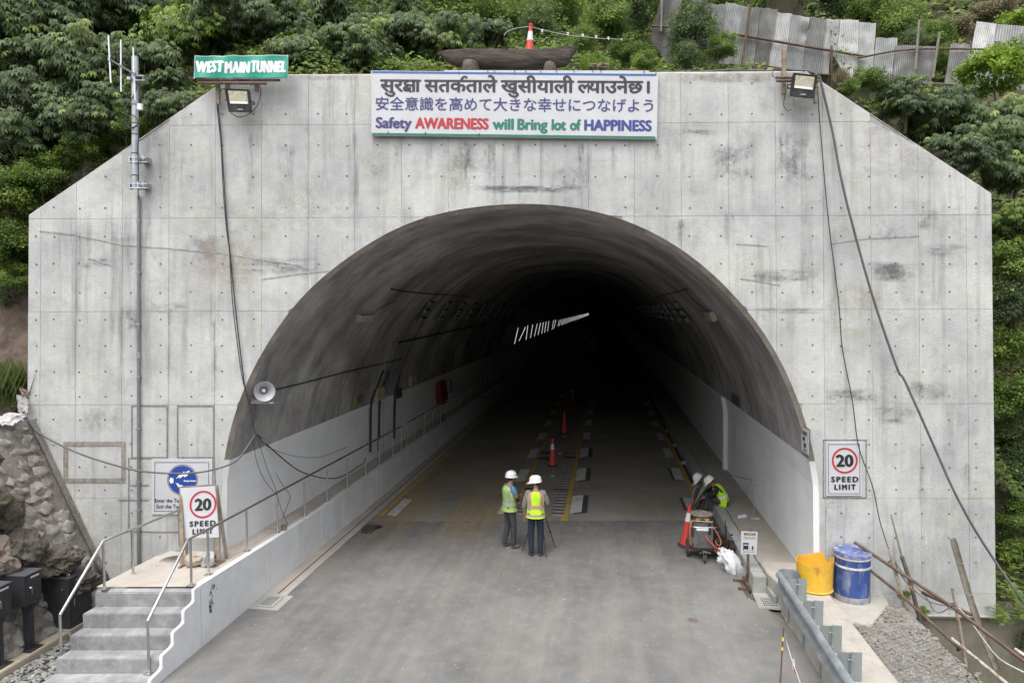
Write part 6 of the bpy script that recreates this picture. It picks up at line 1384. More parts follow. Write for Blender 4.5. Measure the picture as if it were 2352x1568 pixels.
def loft(mb, pts, rad, side, n=28, openf=None, k0=0, k1=None):
    rows = []
    P = [Vector(p) for p in pts]
    for i, p in enumerate(P):
        tv = (P[min(i + 1, len(P) - 1)] - P[max(i - 1, 0)]).normalized(); sd = (side - tv * side.dot(tv)).normalized(); fw = tv.cross(sd) * -1
        rows.append([p + sd * math.sin(2 * math.pi * j / n) * rad[i][0] + fw * math.cos(2 * math.pi * j / n) * rad[i][1] for j in range(n)])
    rows = [r_ + [r_[0]] for r_ in rows]; mb.sheet(rows[k0:k1]); return rows
def torso_path(J, k=10):
    a = catmull([Vector(J['pel']) + Vector(J.get('hem', (0, 0, -.08))), J['pel'], J['spi'], J['che'], Vector(J['nek']) + Vector((0, 0, -.035))], 5); return a
def vest_std(t, J, v):
    col, tape, edge, pat = v; side = (Vector(J['shr']) - Vector(J['shl'])).normalized(); P = torso_path(J); n_ = len(P)
    def rads(add):
        out = []
        for i in range(n_):
            k = i / (n_ - 1); rx = lerp_tab([(0, .222), (.3, .200), (.6, .19), (.78, .205), (.9, .165), (1, .085)], k); ry = lerp_tab([(0, .188), (.3, .168), (.6, .15), (.8, .145), (.92, .11), (1, .075)], k); out.append((rx + add, ry + add))
        return out
    q = MB(); rows = loft(q, P, rads(0), side, 32); q.build('vest', col, t, smooth=True, ang=80)
    def band(z0, z1, m, add, name):
        q = MB(); rw = rads(add); i0, i1 = z0 * (n_ - 1), z1 * (n_ - 1)
        def at(x):
            i = min(int(x), n_ - 2); f = x - i; return P[i].lerp(P[i + 1], f), (rw[i][0] * (1 - f) + rw[i + 1][0] * f, rw[i][1] * (1 - f) + rw[i + 1][1] * f)
        xs_ = [i0, (i0 + i1) / 2, i1]; pp, rr_ = zip(*[at(x) for x in xs_]); loft(q, pp, rr_, side, 32); q.build(name, m, t, smooth=True, ang=80)
    def strap_(j, m, add, name, dj=1, k0=.42, k1=.95):
        q = MB(); rw = rads(add); i0, i1 = int(k0 * (n_ - 1)), int(k1 * (n_ - 1)); rows = []
        for i in range(i0, i1 + 1):
            tv = (P[min(i + 1, n_ - 1)] - P[max(i - 1, 0)]).normalized(); sd = (side - tv * side.dot(tv)).normalized(); fw = tv.cross(sd) * -1
            rows.append([P[i] + sd * math.sin(a) * rw[i][0] + fw * math.cos(a) * rw[i][1] for a in (2 * math.pi * (j - dj / 2) / 64, 2 * math.pi * j / 64, 2 * math.pi * (j + dj / 2) / 64)])
        q.sheet(rows); q.build(name, m, t, smooth=True, ang=80)
    for a, b in pat['bands']:
        if edge: band(a - .02, b + .02, edge, .004, 'orange_edge')
        band(a, b, tape, .008, 'reflective_band')
    for j in pat['straps']:
        if edge: strap_(j, edge, .004, 'orange_edge', 5.0)
        strap_(j, tape, .008, 'reflective_strap', 3.0)
TAPE = mat('grey_reflective_tape', (.34, .34, .37), .4, .1, var=.1, bmp=.1); TAPEL = mat('bright_tape', (.72, .73, .74), .4, var=.06, bmp=0)
LIME = cloth('lime_vest', (.50, .82, .04), bmp=.5, bs_=9); LIME2 = cloth('washed_green_vest', (.36, .52, .14), bmp=.5, bs_=9); ORG_E = mat('orange_trim', (.85, .22, .06), .7, var=.05, bmp=0)
# worker seen from the back, tripod in front of him, face turned left
JB = dict(pel=(0, 0, .98), spi=(0, .005, 1.14), che=(0, -.01, 1.36), nek=(0, .0, 1.52), head=(0, .02, 1.665), shl=(-.185, 0, 1.44), shr=(.185, 0, 1.44), ell=(-.265, -.02, 1.16), elr=(.275, .03, 1.17), wrl=(-.245, .03, .92), wrr=(.14, .22, 1.20), hal=(-.24, .05, .80), har=(.05, .30, 1.22),
          palml=(1, 0, 0), palmr=(0, 0, 1), hil=(-.09, 0, .93), hir=(.09, 0, .93), knl=(-.105, .02, .50), knr=(.11, .02, .50), anl=(-.10, -.03, .09), anr=(.10, -.03, .09), tol=(-.13, .10, .035), tor=(.14, .10, .035), sleevel=.72, sleever=1.0)
plaid = cloth('grey_check_shirt', (.21, .185, .195), var=.35, vs=34); navy_t = cloth('navy_trousers', (.018, .022, .042)); gshoe = mat('grey_shoes', (.09, .09, .095), .7, var=.3)
fb = gnd(1230.5, 1276, 0)
person('worker seen from behind in bright lime vest with orange-edged tape and navy trousers', fb, R(-2), JB, R(78), .12, plaid, navy_t, (LIME, TAPE, ORG_E, dict(bands=[(.16, .24), (.48, .55)], straps=[24.5, 39.5, 8, 56])), vest_std, gshoe, 1.015)
JA = dict(JB); JA.update(pel=(0, 0, .98), che=(0, -.02, 1.35), nek=(0, .0, 1.51), head=(0, .035, 1.655), shl=(-.185, .0, 1.43), shr=(.185, .0, 1.43), ell=(-.25, .07, 1.17), elr=(.25, .08, 1.18), wrl=(.0, .25, 1.20), wrr=(-.02, .24, 1.12), hal=(.10, .22, 1.24), har=(-.14, .22, 1.11), palml=(0, -1, 0), palmr=(0, -1, 0),
          knl=(-.10, .0, .50), knr=(.11, .05, .50), anl=(-.10, -.10, .09), anr=(.10, .04, .09), tol=(-.13, .04, .035), tor=(.12, .18, .035), sleevel=.30, sleever=.30)
grey_t = cloth('grey_trousers', (.055, .055, .062), var=.3)
fa_ = gnd(1171, 1257, 0)
pa_ = person('worker standing with folded arms in washed green vest and blue T-shirt, facing right', fa_, R(-62), JA, R(12), .05, cloth('blue_tshirt', (.10, .21, .33)), grey_t, (LIME2, TAPE, None, dict(bands=[(.30, .37), (.48, .55)], straps=[9, 55, 24, 40])), vest_std, mat('dusty_shoes', (.13, .125, .13), .8, var=.3), 1.01)
q = MB()
slv = mat('navy_sleeves', (.02, .025, .05), .8)
skinmesh('arm_sleeve', slv, pa_, {'a': ((.252, .05, 1.27), .054), 'b': (JA['elr'], .053), 'c': (Vector(JA['elr']).lerp(Vector(JA['wrr']), .55), .044)}, [['a', 'b', 'c']], 2)
skinmesh('arm_sleeve', slv, pa_, {'a': ((-.252, .05, 1.27), .054), 'b': (JA['ell'], .053), 'c': (Vector(JA['ell']).lerp(Vector(JA['wrl']), .8), .040)}, [['a', 'b', 'c']], 2)
q = MB(); pw_ = fb + Vector((-.262, -.01, .965))
# camera tripod standing in front of the lime-vested worker
tc = fb + Vector((.10, .34, 1.22)); tr_ = thing('camera_tripod', 'black camera tripod standing in front of the lime-vested worker', 'tripod', Vector((tc.x, tc.y, 0)))
for px_, lb in (((1902 + 0) and (1200, 1263), 0), ((1275, 1255), 0), ((1254.5, 1278), 0)):
    f = gnd(px_[0], px_[1], .01); q = MB(); m1 = tc.lerp(f, .35); m2 = tc.lerp(f, .68)
    q.tube([tc, m1], .016, 8); q.tube([m1, m2], .012, 8); q.tube([m2, f], .009, 8)
    for m_ in (m1, m2): q.lathe([(.0, -.02), (.022, -.02), (.022, .02), (0, .02)], m_, (f - tc), 8, cap=False)
    q.ball(f, .018); q.build('leg', M['black'], tr_, smooth=True, ang=50)
q = MB(); q.tube([tc - ZV * .2, tc + ZV * .04], .014, 8); q.lathe([(.0, 0), (.04, 0), (.04, .05), (0, .05)], tc, ZV, 10, cap=False); q.build('centre_column', M['black'], tr_)
q = MB(); q.obox(tc + ZV * .09, (.05, 0, 0), (0, .03, 0), (0, 0, .035)); q.lathe([(.03, 0), (.03, .05), (0, .05)], tc + Vector((0, .03, .09)), (0, 1, 0), 12); q.build('camera', M['black'], label='small black camera mounted on the tripod', cat='camera')
# seated workers
def seated(label, seat, rz, hy, hp, shirt, trousers, vest, J2, sc=1.):
    J = dict(pel=(0, -.02, .10), spi=(0, .02, .25), che=(0, .13, .44), nek=(0, .24, .55), head=(0, .34, .65), shl=(-.18, .17, .50), shr=(.18, .17, .50), ell=(-.22, .33, .30), elr=(.22, .36, .30), wrl=(-.10, .52, .22), wrr=(.06, .40, .50), hal=(-.04, .62, .16), har=(.02, .44, .60), palml=(0, 0, 1), palmr=(0, 1, 0),
             hil=(-.09, .0, .10), hir=(.09, .0, .10), knl=(-.10, .40, .24), knr=(.10, .42, .27), anl=(-.10, .50, -.22), anr=(.09, .54, -.20), tol=(-.11, .66, -.27), tor=(.09, .70, -.27), sleevel=.9, sleever=.9, hem=(0, -.05, -.02)); J.update(J2)
    return person(label, seat, rz, J, hy, hp, shirt, trousers, vest, vest_std, mat('work_boots', (.07, .065, .06), .8, var=.4), sc)
black_s = cloth('black_shirt', (.018, .018, .02)); dusty_t = cloth('dusty_black_trousers', (.04, .04, .045), var=.5, dirt=(.12, .12, .13), ds=9)
seat1 = T(4.95, 5.75, .34); rzf = PHI
ang = math.atan2(-(-NV.x), (-NV.y)); 
fdir = (-NV * .96 + DV * .02).normalized(); rz1 = math.atan2(-fdir.x, fdir.y)
seated('seated worker in lime vest over black shirt with knees drawn up on the kerb', seat1, rz1, 0, .75, black_s, dusty_t, (LIME, TAPEL, None, dict(bands=[(.48, .56)], straps=[])), dict(), .98)
fdir = (-NV * .95 - DV * .25).normalized(); rz2 = math.atan2(-fdir.x, fdir.y)
seated('seated worker in sage green shirt reaching down to the road, behind the lime-vested one', T(4.78, 6.42, .34), rz2, 0, .85, cloth('sage_shirt', (.20, .225, .17)), cloth('dark_work_trousers', (.05, .05, .052)), (cloth('sage_vest', (.22, .26, .18)), TAPE, None, dict(bands=[(.5, .56)], straps=[])),
       dict(che=(0, .17, .42), nek=(0, .30, .51), head=(0, .42, .585), shl=(-.17, .24, .46), shr=(.17, .24, .46), ell=(-.18, .42, .22), elr=(.17, .45, .22), wrl=(-.10, .52, -.02), wrr=(.10, .55, -.02), hal=(-.06, .56, -.14), har=(.06, .60, -.14), palmr=(0, 0, 1)), .97)
# ------------------------------------------------------------------ vegetation
import numpy as np
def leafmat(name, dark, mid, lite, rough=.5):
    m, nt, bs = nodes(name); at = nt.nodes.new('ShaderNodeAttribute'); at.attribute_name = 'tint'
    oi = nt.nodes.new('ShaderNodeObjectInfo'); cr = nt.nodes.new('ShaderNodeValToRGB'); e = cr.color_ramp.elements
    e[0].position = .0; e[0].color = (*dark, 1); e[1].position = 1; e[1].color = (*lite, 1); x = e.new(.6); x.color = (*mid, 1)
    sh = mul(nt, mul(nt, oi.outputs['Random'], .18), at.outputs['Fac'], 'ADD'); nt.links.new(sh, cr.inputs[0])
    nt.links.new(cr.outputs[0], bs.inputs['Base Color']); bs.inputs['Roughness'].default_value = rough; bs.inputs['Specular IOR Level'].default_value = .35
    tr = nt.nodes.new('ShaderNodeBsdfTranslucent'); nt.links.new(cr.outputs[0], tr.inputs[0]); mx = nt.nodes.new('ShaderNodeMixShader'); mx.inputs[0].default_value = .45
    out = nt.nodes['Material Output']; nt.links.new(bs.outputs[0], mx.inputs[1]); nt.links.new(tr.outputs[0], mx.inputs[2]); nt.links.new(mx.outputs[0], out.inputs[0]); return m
LM = {'dark': leafmat('dark_green_leaves', (.055, .082, .036), (.145, .205, .090), (.35, .43, .11)), 'mid': leafmat('mid_green_leaves', (.060, .105, .024), (.175, .262, .060), (.38, .46, .09)),
      'yellow': leafmat('yellow_green_leaves', (.09, .17, .02), (.25, .38, .045), (.47, .53, .07)), 'grass': leafmat('slope_herbs', (.07, .105, .034), (.185, .245, .078), (.40, .42, .15)), 'dry': leafmat('dry_grass', (.15, .135, .075), (.28, .24, .145), (.41, .36, .24))}
M['bark'] = mat('bark', (.14, .115, .09), .9, var=.4, vs=14, bmp=.5)
def unit(a): return a / (np.linalg.norm(a, axis=1, keepdims=True) + 1e-9)
def leaf_mesh(name, base, dirs, nrm, ln, wd, tint, m, fold=.25, droop=.25):
    n = len(base); side = unit(np.cross(dirs, nrm)); nrm = unit(np.cross(side, dirs))
    ln, wd = ln[:, None], wd[:, None]
    v = np.empty((n, 5, 3)); v[:, 0] = base; v[:, 1] = base + dirs * ln * .45 - side * wd + nrm * wd * fold; v[:, 2] = base + dirs * ln - nrm * ln * droop
    v[:, 3] = base + dirs * ln * .45 + side * wd + nrm * wd * fold; v[:, 4] = base + dirs * ln * .5
    idx = np.arange(n)[:, None] * 5; tri = np.concatenate([idx + np.array([[0, 4, 1]]), idx + np.array([[1, 4, 2]]), idx + np.array([[0, 3, 4]]), idx + np.array([[4, 3, 2]])], 1).reshape(-1, 3)
    me = bpy.data.meshes.new(name); me.vertices.add(n * 5); me.vertices.foreach_set('co', v.reshape(-1).astype(np.float32))
    me.loops.add(len(tri) * 3); me.loops.foreach_set('vertex_index', tri.reshape(-1).astype(np.int32)); me.polygons.add(len(tri))
    me.polygons.foreach_set('loop_start', np.arange(len(tri), dtype=np.int32) * 3); me.update(calc_edges=True)
    a = me.attributes.new('tint', 'FLOAT', 'POINT'); a.data.foreach_set('value', np.repeat(tint, 5).astype(np.float32)); me.materials.append(m); me.validate(); return me
def crown_mesh(name, kind, n, R3, leaf, seed, m, clumps=26, spread=.34, bright=.0):
    g_ = np.random.default_rng(seed); R3 = np.array(R3); c = unit(g_.normal(size=(clumps, 3))) * (g_.random((clumps, 1)) ** .45) * R3 * .82; c[:, 2] *= np.where(c[:, 2] < 0, .75, 1)
    ct = g_.random(clumps) * .45; ci = g_.integers(0, clumps, n); off = unit(g_.normal(size=(n, 3))) * (g_.random((n, 1)) ** .5) * spread * R3.mean(); off[:, 2] *= .7
    p = c[ci] + off; out = unit(p / R3 + off / R3.mean() * .8); outh = unit(out * np.array([1, 1, .35]) + g_.normal(size=(n, 3)) * .25)
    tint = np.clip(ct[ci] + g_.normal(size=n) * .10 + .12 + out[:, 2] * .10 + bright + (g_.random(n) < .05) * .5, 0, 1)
    up = np.tile(np.array([[0, 0, 1.]]), (n, 1)) + outh * .7 + g_.normal(size=(n, 3)) * .22; up = unit(up)
    if kind == 'palm':
        B, D_, N_, L_, W_, T_ = [], [], [], [], [], []
        f = unit(outh - up * (outh * up).sum(1, keepdims=True)); s_ = unit(np.cross(up, f)); sz = leaf * (.75 + .5 * g_.random(n))
        for k, a in enumerate((-1.75, -.95, -.35, .3, .9, 1.7)):
            d = unit(f * math.cos(a) + s_ * math.sin(a) - up * (.35 + .2 * g_.random((n, 1)))); B.append(p); D_.append(d); N_.append(up + g_.normal(size=(n, 3)) * .15); l = sz * (1 - .16 * abs(a)); L_.append(l); W_.append(l * .17); T_.append(tint + g_.normal(size=n) * .03)
        B, D_, N_, L_, W_, T_ = (np.concatenate(x) for x in (B, D_, N_, L_, W_, T_)); return leaf_mesh(name, B, D_, unit(N_), L_, W_, np.clip(T_, 0, 1), m, .3, .22)
    if kind == 'oval':
        k = 3; P_ = np.repeat(p, k, 0) + g_.normal(size=(n * k, 3)) * leaf * .7; d = unit(np.repeat(outh, k, 0) + g_.normal(size=(n * k, 3)) * .8); d[:, 2] -= .25; l = leaf * (.7 + .6 * g_.random(n * k))
        return leaf_mesh(name, P_, unit(d), unit(np.repeat(up, k, 0) + g_.normal(size=(n * k, 3)) * .4), l, l * .33, np.clip(np.repeat(tint, k) + g_.normal(size=n * k) * .06, 0, 1), m, .2, .12)
    if kind == 'fern':
        B, D_, N_, L_, W_, T_ = [], [], [], [], [], []
        f = unit(outh + up * .3); s_ = unit(np.cross(up, f)); 
        for k in range(7):
            for sg in (-1, 1):
                b = p + f * leaf * k * .45 - up * leaf * .03 * k * k; B.append(b); D_.append(unit(s_ * sg + f * .7 - up * .2)); N_.append(up); l = leaf * (1 - k * .10) * np.ones(n); L_.append(l); W_.append(l * .16); T_.append(tint)
        B, D_, N_, L_, W_, T_ = (np.concatenate(x) for x in (B, D_, N_, L_, W_, T_)); return leaf_mesh(name, B, D_, unit(N_), L_, W_, T_, m, .1, .1)
def branch_mesh(name, R3, seed, n=9, th=.05):
    rr_ = random.Random(seed); q = MB(); base = Vector((0, 0, -R3[2] * 1.15))
    q.tube(catmull([base, Vector((rr_.uniform(-.1, .1), 0, -R3[2] * .5)), Vector((rr_.uniform(-.2, .2), rr_.uniform(-.2, .2), R3[2] * .3))], 4), th, 7, r2=th * .4)
    for k in range(n):
        a = rr_.uniform(0, 6.28); st_ = Vector((0, 0, rr_.uniform(-.9, .1) * R3[2])); e = Vector((math.cos(a) * R3[0] * .85, math.sin(a) * R3[1] * .85, rr_.uniform(-.2, .75) * R3[2]))
        q.tube(catmull([st_, st_.lerp(e, .5) + Vector((0, 0, -.1 * R3[2])), e], 3), th * .45, 5, r2=th * .12)
    return q.mesh(name, M['bark'], smooth=True)
CR = {}
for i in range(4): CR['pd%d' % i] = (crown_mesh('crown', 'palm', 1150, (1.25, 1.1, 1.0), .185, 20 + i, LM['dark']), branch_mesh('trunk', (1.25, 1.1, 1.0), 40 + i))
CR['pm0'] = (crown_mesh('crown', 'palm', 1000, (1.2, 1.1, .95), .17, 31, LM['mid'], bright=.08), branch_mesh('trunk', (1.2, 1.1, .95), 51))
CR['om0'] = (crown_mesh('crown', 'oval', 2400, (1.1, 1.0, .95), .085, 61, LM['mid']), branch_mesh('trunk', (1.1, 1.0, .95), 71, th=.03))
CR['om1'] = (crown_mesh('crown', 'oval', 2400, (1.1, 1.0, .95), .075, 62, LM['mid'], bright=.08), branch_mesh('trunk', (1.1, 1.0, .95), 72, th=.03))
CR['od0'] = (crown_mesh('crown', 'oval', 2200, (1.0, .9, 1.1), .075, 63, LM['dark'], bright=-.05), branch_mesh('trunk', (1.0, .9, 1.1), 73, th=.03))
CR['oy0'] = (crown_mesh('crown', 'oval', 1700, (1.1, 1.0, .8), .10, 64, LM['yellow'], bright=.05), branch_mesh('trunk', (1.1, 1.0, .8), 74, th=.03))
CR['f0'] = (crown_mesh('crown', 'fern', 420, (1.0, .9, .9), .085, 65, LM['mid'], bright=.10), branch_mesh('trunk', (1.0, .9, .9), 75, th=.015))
CR['dry'] = crown_mesh('crown', 'oval', 1500, (1.1, 1.0, .6), .10, 66, LM['dry'])
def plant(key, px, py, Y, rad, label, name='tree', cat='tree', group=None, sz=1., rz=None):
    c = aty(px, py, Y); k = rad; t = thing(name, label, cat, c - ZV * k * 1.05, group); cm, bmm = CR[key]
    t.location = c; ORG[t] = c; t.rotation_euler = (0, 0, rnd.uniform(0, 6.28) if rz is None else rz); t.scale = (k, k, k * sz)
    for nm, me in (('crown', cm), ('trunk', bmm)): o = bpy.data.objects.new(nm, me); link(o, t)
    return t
GT = 'broad-leaved trees on the slope behind the portal'
trees = [
 ('pd0', 35, 40, 3.2, 1.25, 'tree crown filling the extreme top left corner'), ('pd1', 165, 25, 4.6, 1.3, 'crown along the top edge, right of the top left corner tree'), ('pd2', 300, 30, 5.2, 1.25, 'tree crown at the top edge above the antenna mast'),
 ('pd3', 70, 190, 2.2, 1.15, 'grey-green crown at the left edge level with the antenna head'), ('pd0', 200, 150, 2.6, 1.1, 'dense crown just left of the antenna elements'), ('pd1', 160, 270, 1.9, .95, 'drooping crown left of the mast, above the sloping wall edge'),
 ('pd2', 330, 165, 2.6, 1.0, 'dark crown directly behind the antenna mast head'), ('pm0', 420, 70, 4.2, 1.15, 'lighter crown between the antenna and the green banner'), ('pd3', 395, 230, 1.75, .8, 'leafy crown behind the wall slope, below and left of the green banner'),
 ('pd0', 530, 40, 4.6, 1.2, 'tree crown above the green name banner'), ('pd1', 655, 45, 4.4, 1.15, 'tree crown up and right of the green name banner'), ('pd3', 700, 118, 2.4, .85, 'low crown between the green banner and the white banner'),
 ('pd2', 790, 50, 4.2, 1.15, 'tree crown at the top edge left of the white banner'), ('pd0', 830, 115, 2.5, .85, 'low crown behind the left end of the white banner'), ('pd3', 925, 70, 3.6, 1.0, 'tree crown above the left third of the white banner'),
 ('pd1', 1010, 90, 3.3, .85, 'crown behind the left tip of the dugout canoe'), ('pd2', 1110, 95, 3.4, .75, 'low leafy crown behind the canoe, left of the red cone'), ('pd2', 60, 330, 2.0, 1.0, 'shaded crown at the left edge below the antenna level'),
 ('pd3', 20, 120, 3.6, 1.1, 'crown hugging the left edge under the corner tree'), ('pd1', 255, 250, 2.1, .85, 'small shaded crown left of the mast near the wall slope'),
 ('pd0', 2160, 265, 3.4, .95, 'broad-leaved crown right of the upper right floodlight, behind the wall slope'), ('pd1', 2260, 300, 3.2, 1.05, 'broad-leaved crown near the right edge above the wall shoulder'), ('pd2', 2330, 370, 2.2, 1.0, 'broad-leaved crown at the right edge beside the wall shoulder'),
 ('pd3', 2080, 232, 2.8, .7, 'small broad-leaved crown on the bank over the right wall slope'), ('pd0', 2215, 350, 1.9, .75, 'crown hanging over the lower end of the right wall slope'), ('pm0', 2330, 505, 1.6, .75, 'greener broad-leaved crown right of the wall corner')]
for a in trees: plant(a[0], a[1], a[2], a[3], a[4] * .92, a[5], group=GT)
shrubs = [
 ('om0', 20, 440, 1.6, .75, 'bright shrub at the left edge below the shaded trees'), ('om1', 100, 400, 1.7, .60, 'light green shrub above the left wall shoulder'), ('om1', 190, 345, 1.75, .5, 'light shrub peeping over the left wall slope'), ('om0', 15, 560, 1.3, .6, 'leafy shrub left of the wall corner'), ('om1', 30, 640, 1.2, .42, 'shrub above the bare earth bank at the left edge'),
 ('om0', 290, 290, 1.8, .42, 'low shrub behind the wall slope beside the mast'), ('om1', 10, 370, 2.2, .6, 'pale shrub under the trees at the left edge'),
 ('od0', 1590, 75, 5.8, .85, 'dark glossy bush overgrowing the left end of the tin fence'), ('od0', 1570, 140, 4.6, .5, 'dark low bush at the foot of the tin fence left end'), ('om1', 1660, 110, 5.2, .45, 'bright climbing vine hanging on the tin fence'),
 ('om0', 1990, 185, 3.2, .42, 'bush with pale leaves growing over the right wall slope'), ('od0', 2040, 210, 3.0, .38, 'dark shrub on the bank edge below the tin fence'), ('om1', 1950, 205, 2.6, .28, 'small dark sprig where the wall slope begins'),
 ('oy0', 2290, 165, 4.2, .85, 'bright yellow-green bush at the right edge below the tin fence'), ('oy0', 2345, 60, 7.5, .7, 'yellow-green bush at the right edge behind the tin fence'), ('om0', 2345, 130, 5.4, .6, 'green bush at the right edge overlapping the tin fence'),
 ('om0', 2325, 600, 1.5, .7, 'shrub right of the wall beside its upper side edge'), ('od0', 2330, 700, 1.3, .65, 'darker shrub halfway down the right side of the wall'), ('om1', 2325, 800, 1.4, .65, 'green shrub right of the wall at the slanting cable height'), ('om0', 2335, 910, 1.2, .65, 'shrub right of the wall above the dark hollow'),
 ('od0', 2340, 1010, 1.5, .65, 'dark shrub in the hollow right of the wall'), ('od0', 2330, 1100, 1.4, .6, 'shadowed shrub low on the right side'), ('om1', 2325, 1180, .9, .5, 'bright low shrub right of the lower wall edge'), ('om0', 2340, 1260, .8, .55, 'low shrub where the grey cable leaves the wall'),
 ('f0', 2310, 1330, .1, .55, 'feathery bright shrub at the right foot of the wall'), ('f0', 2345, 1400, -.6, .55, 'feathery shrub at the right edge below the wall corner'), ('f0', 2270, 1405, -.2, .35, 'small feathery plant at the wall foot behind the bamboo'), ('od0', 2350, 1480, -.2, .5, 'dark shrub in the bottom right corner')]
for a in shrubs: plant(a[0], a[1], a[2], a[3], a[4], a[5], 'shrub', 'shrub', 'shrubs around the portal')
more = [(55, 455, 1.9, 0.55, 'om0', 'pale bush at the left edge above the wall corner'),
        (120, 420, 2.2, 0.5, 'od0', 'dark bush beside the left wall shoulder'),
        (230, 330, 2.3, 0.5, 'om0', 'bush behind the wall slope under the mast foot'),
        (15, 500, 2.0, 0.6, 'om1', 'bush at the left edge under the shaded trees'),
        (30, 410, 2.6, 0.6, 'od0', 'dark bush at the left edge under the grey-green crown'),
        (160, 370, 2.3, 0.45, 'om1', 'pale bush behind the left wall slope below the trees'),
        (270, 320, 2.2, 0.4, 'om1', 'low bush behind the wall slope left of the mast'),
        (35, 600, 1.7, 0.45, 'om0', 'bush left of the wall corner above the earth bank'),
        (10, 690, 1.5, 0.5, 'od0', 'dark bush at the left edge above the earth bank'),
        (360, 300, 1.9, 0.35, 'om0', 'small bush between the mast and the green banner'),
        (5, 610, 2.0, 0.6, 'om1', 'bush on the left edge behind the wall corner'),
        (1150, 40, 6.5, 0.9, 'om0', 'bush behind the canoe, left of the cone on the wall top'),
        (1290, 25, 8.0, 1.0, 'om1', 'big bush at the top edge right of the cone'),
        (1400, 60, 6.5, 0.8, 'om0', 'bush on the slope above the tagged cord'),
        (1450, 20, 8.5, 1.0, 'od0', 'dark bush at the top edge above the tagged cord'),
        (1340, 100, 4.2, 0.5, 'om1', 'low bush just right of the cone on the wall top'),
        (1440, 120, 3.4, 0.45, 'om0', 'low bush behind the right end of the canoe'),
        (1480, 145, 2.6, 0.35, 'om1', 'small bush by the wall top left of the tin fence'),
        (1560, 15, 9.0, 0.9, 'om0', 'bush at the top edge left of the tin fence end'),
        (1640, 5, 11, 1.0, 'om1', 'bush peeping over the tall left part of the tin fence'),
        (1790, -5, 12, 1.0, 'om0', 'bush behind the tin fence above the floodlight'),
        (1900, 0, 12, 1.1, 'od0', 'dark bush behind the tin fence above its bright sheets'),
        (2010, 25, 11, 0.9, 'om0', 'bush behind the step where the tin fence gets lower'),
        (2070, 60, 10, 0.9, 'om1', 'bush behind the low middle part of the tin fence'),
        (2140, 90, 9, 0.7, 'om0', 'bush behind the gap in the tin fence'),
        (2090, 110, 8.3, 0.6, 'od0', 'dark bush standing in the gap of the tin fence'),
        (1990, 5, 13, 1.0, 'om1', 'bush at the top edge behind the fence middle'),
        (2160, 140, 7.6, 0.5, 'om1', 'low bush at the right of the fence gap'),
        (1240, 60, 5.5, 0.6, 'od0', 'dark bush just behind the cone on the wall top'),
        (880, 10, 6.5, 1.0, 'om1', "bush at the top edge above the long banner's left end"),
        (1030, 20, 7, 1.0, 'om0', 'bush beneath the lone zinc sheet at the top edge'),
        (720, 5, 7, 1.0, 'om0', 'bush at the top edge between the two banners'),
        (480, 5, 7, 1.0, 'om1', 'bush at the top edge above the green banner'),
        (2200, 60, 11, 0.7, 'dry', 'dry brownish bush on the slope behind the tall fence sheets'),
        (2280, 20, 12, 0.8, 'dry', 'dry brownish bush in the top right corner')]
for x, y, Y, r_, k, lb in more:
    o = plant(k if k != 'dry' else 'om0', x, y, Y, r_, lb, 'bush', 'bush', 'bushes making up the dense growth on the slope')
    if k == 'dry': o.children[0].data = CR['dry']
# small weeds by the scaffold
for i, (x, y, l) in enumerate(((2078, 1368, 'small weed growing beside the leftmost bamboo'), (2120, 1405, 'tiny weed at the wall foot between the poles'), (2105, 1440, 'weed tuft at the edge of the gabion'))):
    plant('om1', x, y, -.75, .13, l, 'weed', 'weed', 'weeds at the wall foot')
# undergrowth: one leafy carpet over the slope, thicker where nothing else grows
g_ = np.random.default_rng(5)
def carpet(name, n, xr, yr, leaf, m, fz, tintf, h=.4, up=.9):
    x = g_.uniform(*xr, n); y = yr[0] + (yr[1] - yr[0]) * g_.random(n) ** 1.1; z = np.array([fz(a, b) for a, b in zip(x, y)])
    mound = np.array([max(0, noise.noise(Vector((a * .9, b * .9, 3))) + .25) for a, b in zip(x, y)]); z = z + mound * h * g_.random(n) + g_.random(n) * .08
    d = unit(np.stack([g_.normal(size=n), g_.normal(size=n) - .3, g_.normal(size=n) * .35 + .15], 1)); nn_ = unit(np.stack([g_.normal(size=n) * .4, g_.normal(size=n) * .4 - .35, np.full(n, up)], 1)); l = leaf * (.6 + .9 * g_.random(n))
    t = np.array([tintf(a, b) for a, b in zip(x, y)]) + g_.normal(size=n) * .12
    me = leaf_mesh(name, np.stack([x, y, z], 1), d, nn_, l, l * .3, np.clip(t, 0, 1), m, .2, .25); o = bpy.data.objects.new(name, me); link(o, kind='stuff'); return o
carpet('undergrowth', 45000, (-20, 28), (11, 34), .34, LM['grass'], hillz, lambda x, y: .42 + .5 * noise.noise(Vector((x * .4, y * .4, 1))), .9)
dry = lambda x, y: max(0, noise.noise(Vector((x * .35, y * .35, 9))))
carpet('undergrowth', 90000, (-12, 16), (1.0, 24), .15, LM['grass'], hillz, lambda x, y: .38 + .5 * noise.noise(Vector((x * .7, y * .7, 1))), .75)
carpet('undergrowth', 50000, (-10.5, 13.5), (1.0, 11), .10, LM['mid'], hillz, lambda x, y: .42 + .5 * noise.noise(Vector((x * .9, y * .9, 5))), .9)
carpet('side_undergrowth', 7000, (8.9, 13), (.5, 3.5), .09, LM['grass'], lambda x, y: hillz(x, max(y, .9)), lambda x, y: .35, .4)
carpet('side_undergrowth', 5000, (-13, -9.3), (.6, 3.5), .09, LM['grass'], lambda x, y: hillz(x, max(y, .9)), lambda x, y: .4, .4)
def lowf(x, y): return lowz(x, y)
carpet('side_undergrowth', 9000, (8.3, 14), (-5, 1.2), .10, LM['grass'], lowf, lambda x, y: .3, .5)
